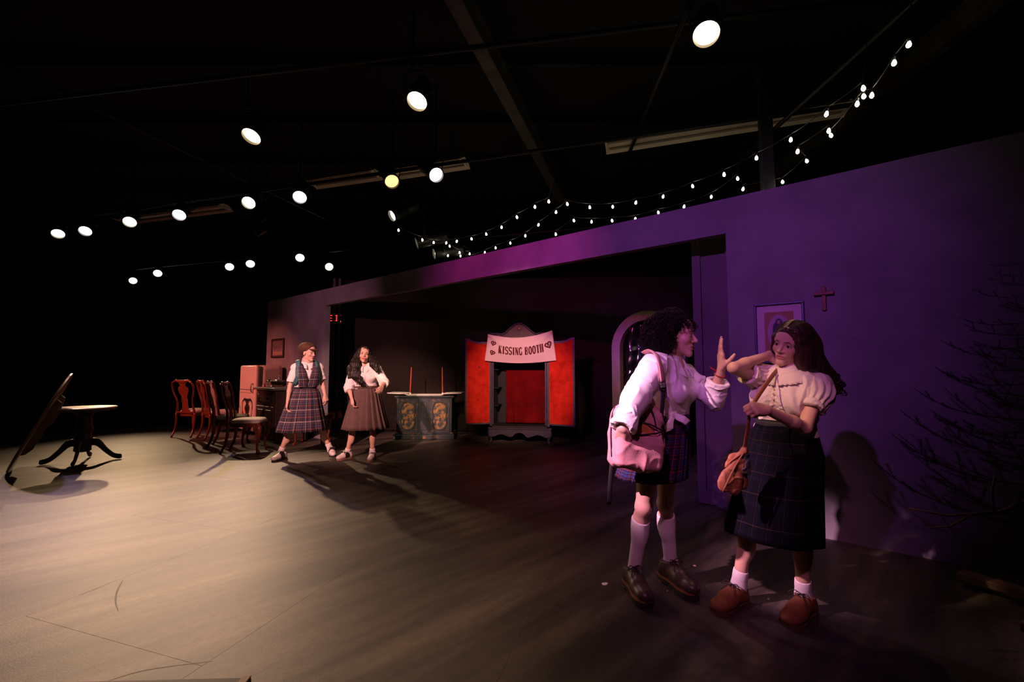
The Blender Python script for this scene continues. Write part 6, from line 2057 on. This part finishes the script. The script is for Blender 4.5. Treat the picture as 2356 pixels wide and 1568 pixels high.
# long hair: smooth cap parted in the middle, falling behind the shoulder in waves
lo = V3(HL.c) - (0.22, 0.22, 0.42); hi = V3(HL.c) + (0.36, 0.28, 0.20)
F = Field(lo, hi, 0.005)
F.ell(HL(0, -0.022, 0.036), (0.086, 0.098, 0.088), HL.ax, 0.03)
F.ell(HL(0.02, -0.06, -0.04), (0.088, 0.062, 0.10), HL.ax, 0.05)
F.cone(HL(0.062, 0.030, 0.03), HL(0.083, 0.014, -0.07), 0.026, 0.030, 0.03); F.cone(HL(-0.066, 0.018, 0.03), HL(-0.080, -0.004, -0.07), 0.018, 0.018, 0.03)
path = [(HL(0.078, 0.0, -0.03), 0.040), ((1.537, 2.250, 1.272), 0.052), ((1.602, 2.270, 1.223), 0.052), ((1.653, 2.280, 1.187), 0.046), ((1.672, 2.270, 1.155), 0.034)]
for (a, ra), (b, rb_) in zip(path, path[1:]): F.cone(a, b, ra, rb_, 0.04)
path = [(HL(0.03, -0.08, -0.03), 0.075), ((1.611, 2.360, 1.250), 0.080), ((1.681, 2.370, 1.191), 0.062)]
for (a, ra), (b, rb_) in zip(path, path[1:]): F.cone(a, b, ra, rb_, 0.05)
F.cone(HL(0.080, 0.02, -0.03), (1.487, 2.210, 1.261), 0.026, 0.030, 0.03)
# keep the face clear, parting groove
F.ell(HL(-0.006, 0.105, -0.036), (0.057, 0.072, 0.094), HL.ax, 0.012, 's')
F.cone(HL(0.014, 0.077, 0.086), HL(0.068, 0.050, 0.030), 0.013, 0.017, 0.012); F.cone(HL(0.066, 0.046, 0.030), HL(0.076, 0.034, -0.05), 0.016, 0.018, 0.015)
F.cone(HL(-0.006, 0.077, 0.088), HL(-0.068, 0.044, 0.030), 0.012, 0.015, 0.012); F.cone(HL(-0.066, 0.040, 0.030), HL(-0.076, 0.020, -0.05), 0.013, 0.014, 0.015)
F.cone(HL(0.004, 0.085, 0.09), HL(0.004, -0.01, 0.129), 0.004, 0.004, 0.006, op='s')
def strandy(V, N):
    L = HL.inv(V)
    a = np.arctan2(L[:, 0], -L[:, 1] + 0.05)
    w = 0.5 * _vn(np.stack([L[:, 0] * 9, L[:, 1] * 9, L[:, 2] * 6], 1))
    return 0.0014 * np.sin(a * 46 + 5 * w + L[:, 2] * 12) + 0.0010 * np.sin(a * 97 + 8 * w + L[:, 2] * 20) + 0.004 * _vn(V * 24) * np.clip(-(L[:, 2] + 0.06) * 8, 0, 1)
HR = field_obj('hair', F, M_HAIR_R, LW, RB, it=1, disp=strandy)
rr = random.Random(5); mb = MB()


def over(side, f0, phi, lift=1.0):
    """point on the hair cap, phi degrees down from the parting"""
    sc_ = math.sqrt(max(0.0, 1 - (f0 / 0.104) ** 2))
    return HL(side * 0.0905 * lift * sc_ * math.sin(R(phi)) + 0.003 * side, -0.022 + f0, 0.036 + 0.0925 * lift * sc_ * math.cos(R(phi)))


for i in range(640):
    f0 = 0.1005 - 0.165 * rr.random() ** 1.5; side = 1 if rr.random() < 0.72 else -1
    lf = rr.uniform(0.995, 1.03)
    pts = [over(side, f0, ph, lf) for ph in (3, 25, 50, 75, 98)]
    if side > 0:
        k2 = HL(0.098 + rr.uniform(-0.006, 0.004), -0.03 + f0 * 0.55, -0.06)
        u_ = (0.10 - f0) / 0.16
        e1 = V3((1.530, 2.240, 1.268)) + V3((0.03 * rr.uniform(-1, 1), 0.14 * u_ - 0.02, 0.02 * rr.uniform(-1, 1)))
        e2 = V3((1.601, 2.250, 1.205)) + V3((0.04 * rr.uniform(-1, 1), 0.12 * u_ - 0.02, 0.03 * rr.uniform(-1, 1)))
        e3 = e2 + V3((0.03 + 0.015 * rr.uniform(-1, 1), 0.01, -0.045 + 0.02 * rr.uniform(-1, 1)))
        pts += [k2, e1, e2, e3]
    else:
        pts += [HL(-0.088, -0.03 + f0 * 0.5, -0.05), HL(-0.07, -0.055, -0.12)]
    pts = smoothpath(pts, 5)
    amp = 0.005
    pts = [p + Vector((amp * math.sin(i + 0.45 * k), amp * math.cos(i * 2 + 0.4 * k), 0)) * min(1, max(0, (k - 18)) / 14) - Vector(RB) for k, p in enumerate(pts)]
    tube_curls(mb, pts, 0.0020, 0.0010, 3)
# rolled ends
for i in range(90):
    c = V3((1.643, 2.260, 1.174)) + V3((rr.uniform(-0.05, 0.045), rr.uniform(-0.04, 0.09), rr.uniform(-0.05, 0.035)))
    r0 = rr.uniform(0.014, 0.026); ph = rr.uniform(-0.6, 0.6)
    pts = [Vector(c + V3((r0 * math.cos(q) * (1 - 0.06 * k), 0.004 * k * rr.choice((-1, 1)) * 0.3, r0 * math.sin(q) * (1 - 0.06 * k)))) - Vector(RB) for k, q in enumerate([ph + 2.4 - 0.55 * j for j in range(13)])]
    tube_curls(mb, pts, 0.0042, 0.0018, 4)
o = mb.build('strands', M_HAIR_R, HR, smooth=True); o['kind'] = 'stuff'

# ------------------------------------------------------------------ tan leather pouch on its strap
M_TAN = mat('tan_leather', (0.34, 0.13, 0.055), 0.6, var=0.15, scale=12, bump=0.06, bscale=90)
PBs = (1.105, 2.100, 0.866)
PO = thing('shoulder_pouch', 'tan leather pouch on a long strap held by the long-haired woman', 'bag', PBs)
ribbon([(1.465, 2.360, 1.259), (1.396, 2.290, 1.248), (1.317, 2.210, 1.215), (1.235, 2.140, 1.165), (1.168, 2.100, 1.104), (1.114, 2.050, 1.057), (1.110, 2.070, 0.974), (1.106, 2.100, 0.870)], 0.0115, 0.28, 'strap', M_TAN, PO, PBs, (0.5, -0.8, 0.4))
F = Field(V3(PBs) - (0.19, 0.13, 0.30), V3(PBs) + (0.12, 0.16, 0.06), 0.0035)
nrm_ = (0.15, -1, 0.1)
F.ell(PBs, (0.016, 0.016, 0.018), None, 0.008)
F.cone(PBs, (1.077, 2.120, 0.821), 0.010, 0.030, 0.008, flat=(nrm_, 0.35)); F.cone((1.077, 2.120, 0.821), (1.052, 2.130, 0.790), 0.030, 0.026, 0.01, flat=(nrm_, 0.35))
F.cone(PBs, (1.023, 2.110, 0.725), 0.009, 0.036, 0.006, flat=(nrm_, 0.4)); F.cone((1.027, 2.110, 0.733), (1.010, 2.110, 0.701), 0.034, 0.030, 0.01, flat=(nrm_, 0.45))
F.cone(PBs, (1.064, 2.120, 0.690), 0.010, 0.036, 0.006, flat=(nrm_, 0.5)); F.cone(PBs, (1.119, 2.160, 0.696), 0.010, 0.028, 0.006, flat=(nrm_, 0.7))
field_obj('bag_body', F, M_TAN, PO, PBs, it=1, disp=wrinkle(0.003, 24))
for pts in ([(1.093, 2.080, 0.861), (1.045, 2.075, 0.792), (0.991, 2.085, 0.679)], [(1.093, 2.085, 0.860), (1.042, 2.100, 0.817), (1.017, 2.110, 0.786)]):
    ribbon(pts, 0.004, 1.0, 'seam', M_TAN, PO, PBs, (0, -1, 0))
F = Field(V3(PBs) - (0.05, 0.06, 0.16), V3(PBs) + (0.12, 0.10, 0.05), 0.0035)
F.cone(V3(PBs) + (0.012, 0, 0.004), (1.116, 2.110, 0.778), 0.012, 0.026, 0.01, flat=(nrm_, 0.4))
field_obj('grey_scarf', F, mat('grey_green_cloth', (0.08, 0.075, 0.07), 0.9), PO, PBs, it=1, disp=wrinkle(0.006, 30))


# ------------------------------------------------------------------ girl in the plaid jumper and cap
AB = (-2.95, 6.25, 0.0)
GA = thing('person', 'person in plaid jumper dress and brown cap, legs wide apart', 'person', AB)
J = dict(pel=(-2.942, 6.220, 0.855), waist=(-2.934, 6.220, 1.003), chest=(-2.933, 6.220, 1.176), neck=(-2.932, 6.220, 1.324),
         shR=(-3.035, 6.130, 1.274), elR=(-3.092, 6.080, 1.021), wrR=(-3.085, 6.020, 0.820), shL=(-2.812, 6.330, 1.282), elL=(-2.748, 6.330, 1.049), wrL=(-2.676, 6.260, 0.884),
         hipR=(-2.984, 6.160, 0.774), hipL=(-2.889, 6.300, 0.763), knR=(-3.118, 6.170, 0.428), knL=(-2.792, 6.400, 0.416),
         anR=(-3.251, 6.200, 0.092), anL=(-2.686, 6.500, 0.099), toeR=(-3.25, 5.98, 0.03), toeL=(-2.56, 6.33, 0.03),
         tf=(0.58, -0.81, 0), pf=(0.50, -0.87, 0))
HA = Frame((-2.906, 6.220, 1.492), (0.92, -0.38, -0.12), (0.05, 0, 1), 1.0)
build_body(GA, AB, J, HA, {
    'R': (((-0.02, -0.05, -1), (0.9, 0.1, 0)), dict(curl=(20, 24, 26, 30), thumb=(25, 10), spread=2)),
    'L': (((0.35, -0.05, -0.9), (-0.6, 0.3, -0.3)), dict(curl=(35, 40, 42, 45), thumb=(30, 10), spread=2))}, 0.0060, M_SKIN_A)
eyes(HA, GA, AB)
tf = unit(J['tf']); tl = np.cross((0, 0, 1), tf)
def simple_top(J, H, m, parent, base, sl, rad=(0.060, 0.060), bust=0.8, vox=0.007, w=0.006, name='shirt'):
    lo = np.min([V3(J[k]) for k in ('waist', 'chest', 'neck', 'shR', 'shL', 'elR', 'elL', 'wrL', 'wrR')], 0) - 0.14
    hi = np.max([V3(J[k]) for k in ('waist', 'chest', 'neck', 'shR', 'shL', 'elR', 'elL', 'wrL', 'wrR')], 0) + 0.12
    F = Field(lo, hi, vox)
    torso_sdf(F, J, 0.013, bust=bust)
    F.cut(V3(J['waist']) - V3((0, 0, 0.03)), (0, 0, -1), 0.22)
    F.ell(H(0, -0.012, -0.150), (0.064, 0.068, 0.060), H.ax, 0.01, 's')
    o = field_obj(name, F, m, parent, base, it=1, disp=wrinkle(w, 9))
    for s in ('R', 'L'):
        sleeve(o, base, J, s, sl, rad[0], rad[1], rad[1], m, w, vox=vox)
    return o


SA = simple_top(J, HA, M_SHIRT, GA, AB, 0.78)
nk = V3(J['neck'])
for sg in (-1, 1):
    aa = [sg * a for a in (8, 50, 100, 178)]
    up_ = [around(nk, tf, tl, a, 0.082, z) for a, z in zip(aa, (0.0, 0.022, 0.042, 0.055))]
    dn_ = [around(nk, tf, tl, a, 0.135, z) for a, z in zip(aa, (-0.065, -0.03, 0.0, 0.015))]
    flap(SA, AB, [up_, dn_], M_SHIRT)
M_PLA = plaid('plaid_grey_blue', (0.020, 0.018, 0.030), [(0.06, 0.10, (0.30, 0.24, 0.26)), (0.24, 0.05, (0.12, 0.10, 0.14)), (0.42, 0.14, (0.05, 0.045, 0.09)), (0.66, 0.06, (0.24, 0.07, 0.06)), (0.84, 0.05, (0.22, 0.20, 0.24))],
              [(0.08, 0.10, (0.34, 0.27, 0.29)), (0.28, 0.05, (0.12, 0.10, 0.16)), (0.46, 0.14, (0.05, 0.04, 0.10)), (0.72, 0.06, (0.26, 0.08, 0.07))], 13, 5)
pf = unit(J['pf']); pl2 = np.cross((0, 0, 1), pf)
skirt('jumper_skirt', M_PLA, GA, AB, [((-2.940, 6.220, 1.003), pl2, pf, 0.145, 0.12), ((-2.944, 6.220, 0.911), pl2, pf, 0.19, 0.155), ((-2.961, 6.220, 0.665), pl2, pf, 0.255, 0.20), ((-2.970, 6.220, 0.391), pl2, pf, 0.325, 0.24)], 176, 14, 0.03, sub=5, vis=0.012)
# V-front bodice straps
def strap_band(pts, wd):
    """plaid band over the shirt; pts = centre line, spread sideways along tl"""
    P = smoothpath([Vector(p) for p in pts], 5)
    m_ = len(P) - 1
    ws = lerp_list(wd, m_ + 1)
    return MB().grid(lambda u, v: P[min(int(round(v * m_)), m_)] + Vector(tl) * (ws[min(int(round(v * m_)), m_)] * (u - 0.5)) - Vector(AB), 3, m_)


M_PLB = plaid('plaid_grey_blue_bodice', (0.020, 0.018, 0.030), [(0.10, 0.12, (0.30, 0.24, 0.26)), (0.42, 0.14, (0.05, 0.045, 0.09)), (0.70, 0.08, (0.24, 0.07, 0.06))],
              [(0.08, 0.12, (0.30, 0.24, 0.26)), (0.46, 0.14, (0.05, 0.04, 0.10)), (0.72, 0.08, (0.24, 0.08, 0.07))], 2.2, 11)
for sg in (-1, 1):
    pts = [V3(J['waist']) + tf * 0.128 + tl * sg * 0.055, V3(J['chest']) + tf * 0.150 + tl * sg * 0.078, V3(J['chest']) + tf * 0.120 + tl * sg * 0.090 + V3((0, 0, 0.09)),
           V3(J['neck']) + tf * 0.03 + tl * sg * 0.10 + V3((0, 0, 0.033)), V3(J['neck']) - tf * 0.06 + tl * sg * 0.09 + V3((0, 0, 0.02)), V3(J['chest']) - tf * 0.13 + tl * sg * 0.07, V3(J['waist']) - tf * 0.125 + tl * sg * 0.05]
    strap_band(pts, [0.13, 0.11, 0.08, 0.062, 0.062, 0.08, 0.11]).build('jumper_bodice', M_PLB, GA, smooth=True, solid=0.006)
MB().tube([Vector(V3((-2.940, 6.220, 0.991)) + pl2 * 0.152 * math.cos(q) + pf * 0.128 * math.sin(q) - V3(AB)) for q in [i * math.pi / 16 for i in range(33)]], 0.018, 6, flat=(1, 0.3), up=(0, 0, 1)).build('waistband', M_PLA, GA, smooth=True)
M_SADB = mat('black_saddle_leather', (0.012, 0.011, 0.012), 0.35)
M_SADW = mat('white_shoe_leather', (0.72, 0.62, 0.58), 0.45)
for s, hl, te in (('R', (-3.20, 6.26), (-3.255, 6.00)), ('L', (-2.70, 6.56), (-2.565, 6.33))):
    sock(GA, AB, J['kn' + s], J['an' + s], J['toe' + s], 0.22, M_SOCK, slouch=1.0, vox=0.006, name='ankle_sock')
    shoe(GA, AB, hl, te, M_SADW, M_SOLE, M_LACE, saddle=M_SADB, vox=0.006, thick=0.018)
# cap and short hair
F = Field(V3(HA.c) - 0.2, V3(HA.c) + 0.2, 0.006)
F.ell(HA(0, -0.03, 0.02), (0.080, 0.082, 0.075), HA.ax, 0.02); F.ell(HA(0, -0.06, -0.04), (0.07, 0.05, 0.055), HA.ax, 0.03)
F.ell(HA(0, 0.10, -0.03), (0.10, 0.075, 0.08), HA.ax, 0.01, 's')
field_obj('hair', F, mat('short_brown_hair', (0.035, 0.016, 0.010), 0.45), GA, AB, disp=lambda V, N: 0.006 * _vn(V * 50))
F = Field(V3(HA.c) - 0.22, V3(HA.c) + 0.22, 0.006)
F.ell(HA(0, -0.045, 0.070), (0.112, 0.118, 0.072), HA.ax, 0.03); F.ell(HA(0, -0.075, 0.03), (0.098, 0.075, 0.07), HA.ax, 0.03)
F.ell(HA(0, 0.03, -0.01), (0.085, 0.125, 0.052), HA.ax, 0.01, 's')
CAP = field_obj('cap', F, mat('brown_wool_cap', (0.070, 0.028, 0.012), 0.9, var=0.15, scale=40), GA, AB, it=2, disp=wrinkle(0.004, 16))
F = Field(V3(HA.c) - 0.22, V3(HA.c) + 0.22, 0.006)
F.ell(HA(0, 0.085, 0.050), (0.068, 0.065, 0.014), HA.ax, 0.01)
field_obj('cap_peak', F, MATS['brown_wool_cap'], CAP, AB)
# her own small backpack: teal straps in front, bag behind
M_TEAL = mat('teal_nylon', (0.035, 0.13, 0.15), 0.6, var=0.4, scale=30)
TB = tuple(V3(J['chest']) - tf * 0.21)
TP = thing('backpack', 'teal backpack worn by the person in plaid, straps over both shoulders', 'backpack', TB)
F = Field(V3(TB) - 0.25, V3(TB) + 0.25, 0.008)
F.box(V3(TB) - V3((0, 0, 0.03)), (0.125, 0.065, 0.18), np.array([tl, tf, np.array((0, 0, 1.0))]), 0.05, 0.02); F.box(V3(TB) - tf * 0.07 - V3((0, 0, 0.09)), (0.10, 0.03, 0.08), np.array([tl, tf, np.array((0, 0, 1.0))]), 0.02, 0.02)
field_obj('bag_body', F, M_TEAL, TP, TB, disp=wrinkle(0.006, 14))
for sg in (-1, 1):
    a0 = V3(J['neck']); c0 = V3(J['chest'])
    ribbon([c0 - tf * 0.13 + tl * sg * 0.07, a0 - tf * 0.03 + tl * sg * 0.115 + V3((0, 0, 0.045)), a0 + tf * 0.055 + tl * sg * 0.125 + V3((0, 0, 0.025)), c0 + tf * 0.118 + tl * sg * 0.135 + V3((0, 0, 0.05)), c0 + tf * 0.135 + tl * sg * 0.138 - V3((0, 0, 0.03)), c0 + tf * 0.06 + tl * sg * 0.160 - V3((0, 0, 0.13)), c0 - tf * 0.10 + tl * sg * 0.13 - V3((0, 0, 0.17))], 0.030, 0.22, 'shoulder_strap', M_TEAL, TP, TB, tuple(tf))

# ------------------------------------------------------------------ smiling girl with long black hair
BB = (-2.10, 6.18, 0.0)
GB = thing('person', 'smiling person with long black wavy hair, white shirt and brown pleated skirt', 'person', BB)
J = dict(pel=(-2.063, 6.180, 0.858), waist=(-2.066, 6.180, 0.992), chest=(-2.079, 6.170, 1.152), neck=(-2.094, 6.170, 1.299),
         shR=(-2.232, 6.130, 1.238), elR=(-2.269, 6.080, 0.996), wrR=(-2.192, 5.980, 0.859), shL=(-1.930, 6.200, 1.256), elL=(-1.786, 6.100, 1.068), wrL=(-1.750, 5.900, 1.021),
         hipR=(-2.147, 6.180, 0.760), hipL=(-1.975, 6.180, 0.760), knR=(-2.234, 6.170, 0.428), knL=(-1.949, 6.140, 0.432),
         anR=(-2.330, 6.240, 0.072), anL=(-1.961, 6.200, 0.080), toeR=(-2.39, 6.12, 0.03), toeL=(-1.95, 6.05, 0.03),
         tf=(0.36, -0.93, 0), pf=(0.34, -0.94, 0))
HB = Frame((-2.091, 6.150, 1.465), (0.36, -0.93, 0.05), (0.14, 0.03, 1), 1.0)
build_body(GB, BB, J, HB, {
    'R': (((0.15, -0.25, -1), (0.8, 0.5, 0)), dict(curl=(30, 34, 36, 40), thumb=(25, 10), spread=2)),
    'L': (((-0.1, -0.75, -0.6), (-0.7, 0.3, -0.4)), dict(curl=(50, 60, 62, 64), thumb=(30, 10, 50), spread=0))}, 0.0060, M_SKIN_B, dict(mouth_open=0.9, smile=1.0), 0.9)
eyes(HB, GB, BB)
MB().lathe([(0.0230 * math.sin(a) + 1e-5, 0.006 * math.cos(a)) for a in [R(5 + 170 * k / 8) for k in range(9)]], 14, c=HB(0, 0.0805, -0.0635) - V3(BB), mtx=Matrix((HB.l, HB.u * 0.5, HB.f)).transposed() @ Matrix.Rotation(0, 3, 'X')).build('teeth', mat('tooth_white', (0.8, 0.76, 0.7), 0.3), GB, smooth=True)
tf = unit(J['tf']); tl = np.cross((0, 0, 1), tf)
SB = simple_top(J, HB, M_SHIRT, GB, BB, 1.30, (0.062, 0.060), 0.9)
nk = V3(J['neck'])
for sg in (-1, 1):
    aa = [sg * a for a in (10, 50, 100, 178)]
    up_ = [around(nk, tf, tl, a, 0.082, z) for a, z in zip(aa, (-0.01, 0.020, 0.042, 0.055))]
    dn_ = [around(nk, tf, tl, a, 0.132, z) for a, z in zip(aa, (-0.085, -0.038, 0.0, 0.015))]
    flap(SB, BB, [up_, dn_], M_SHIRT)
M_BRN = mat('brown_pleated_wool', (0.095, 0.055, 0.048), 0.85, var=0.1, scale=20)
pf = unit(J['pf']); pl2 = np.cross((0, 0, 1), pf)
skirt('skirt', M_BRN, GB, BB, [((-2.067, 6.180, 1.017), pl2, pf, 0.140, 0.115), ((-2.065, 6.180, 0.913), pl2, pf, 0.182, 0.15), ((-2.065, 6.180, 0.669), pl2, pf, 0.245, 0.20), ((-2.060, 6.180, 0.427), pl2, pf, 0.305, 0.25)], 240, 20, 0.045, sub=5, vis=0.010)
MB().tube([Vector(V3((-2.067, 6.180, 1.005)) + pl2 * 0.150 * math.cos(q) + pf * 0.125 * math.sin(q) - V3(BB)) for q in [i * math.pi / 16 for i in range(33)]], 0.020, 6, flat=(1, 0.35), up=(0, 0, 1)).build('waistband', M_BRN, GB, smooth=True)
for s, hl, te in (('R', (-2.28, 6.30), (-2.41, 6.08)), ('L', (-1.955, 6.27), (-1.945, 6.02))):
    sock(GB, BB, J['kn' + s], J['an' + s], J['toe' + s], 0.20, M_SOCK, slouch=1.0, vox=0.006, name='ankle_sock')
    shoe(GB, BB, hl, te, M_SADW, mat('tan_crepe_sole', (0.3, 0.16, 0.09), 0.7), M_SADW, saddle=M_SADB, vox=0.006, thick=0.018)
F = Field(V3(HB.c) - (0.26, 0.2, 0.5), V3(HB.c) + (0.26, 0.2, 0.2), 0.007)
F.ell(HB(0, -0.024, 0.036), (0.090, 0.100, 0.090), HB.ax, 0.03); F.ell(HB(0, -0.07, -0.05), (0.105, 0.055, 0.11), HB.ax, 0.04)
for pts in ([(HB(-0.085, 0.0, 0.0), 0.035), ((-2.175, 6.050, 1.322), 0.055), ((-2.150, 5.990, 1.178), 0.055), ((-2.055, 5.980, 1.072), 0.022)],
            [(HB(0.085, -0.01, 0.0), 0.03), ((-1.928, 6.070, 1.323), 0.045), ((-1.868, 6.040, 1.238), 0.030)],
            [(HB(0, -0.08, -0.05), 0.08), ((-2.155, 6.300, 1.187), 0.10)], [(HB(-0.07, -0.05, -0.05), 0.05), ((-2.240, 6.100, 1.250), 0.06), ((-2.247, 6.060, 1.142), 0.03)]):
    for (a, ra), (b, rb_) in zip(pts, pts[1:]): F.cone(a, b, ra, rb_, 0.04)
F.cone(HB(0.012, 0.078, 0.084), HB(0.068, 0.048, 0.028), 0.014, 0.018, 0.012); F.cone(HB(-0.012, 0.078, 0.084), HB(-0.068, 0.048, 0.028), 0.014, 0.018, 0.012); F.cone(HB(-0.07, 0.048, 0.028), HB(-0.078, 0.03, -0.06), 0.018, 0.02, 0.012); F.cone(HB(0.07, 0.048, 0.028), HB(0.078, 0.03, -0.06), 0.018, 0.018, 0.012)
F.ell(HB(0.0, 0.112, -0.040), (0.064, 0.072, 0.088), HB.ax, 0.012, 's')
HRB = field_obj('hair', F, M_HAIR_B, GB, BB, it=1, disp=lambda V, N: 0.010 * _vn(V * 26) + 0.005 * np.sin(V[:, 0] * 260 + 4 * _vn(V * 12)))
rr = random.Random(8); mb = MB()
for i in range(150):
    sg = -1 if rr.random() < 0.68 else 1
    st = HB(0.004 * sg, 0.07 - 0.14 * rr.random(), 0.115)
    k1 = HB(sg * 0.092, 0.02 * rr.uniform(-1, 1), 0.02)
    if sg < 0: e = [V3((-2.193, 6.050, 1.322)), V3((-2.166, 6.000, 1.178)), V3((-2.063, 5.990, 1.048))]
    else: e = [V3((-1.916, 6.070, 1.335)), V3((-1.856, 6.040, 1.238))]
    js = 0.055
    pts = smoothpath([st, k1] + [p + V3((js * rr.uniform(-1, 1), 0.03 * rr.uniform(-1, 1), 0.02 * rr.uniform(-1, 1))) for p in e], 6)
    pts = [p + Vector((0.010 * math.sin(i + k * 0.9), 0.006 * math.cos(i * 2 + k * 0.9), 0)) * min(1, k / 8) - Vector(BB) for k, p in enumerate(pts)]
    tube_curls(mb, pts, 0.0045, 0.002, 3)
o = mb.build('strands', M_HAIR_B, HRB, smooth=True); o['kind'] = 'stuff'
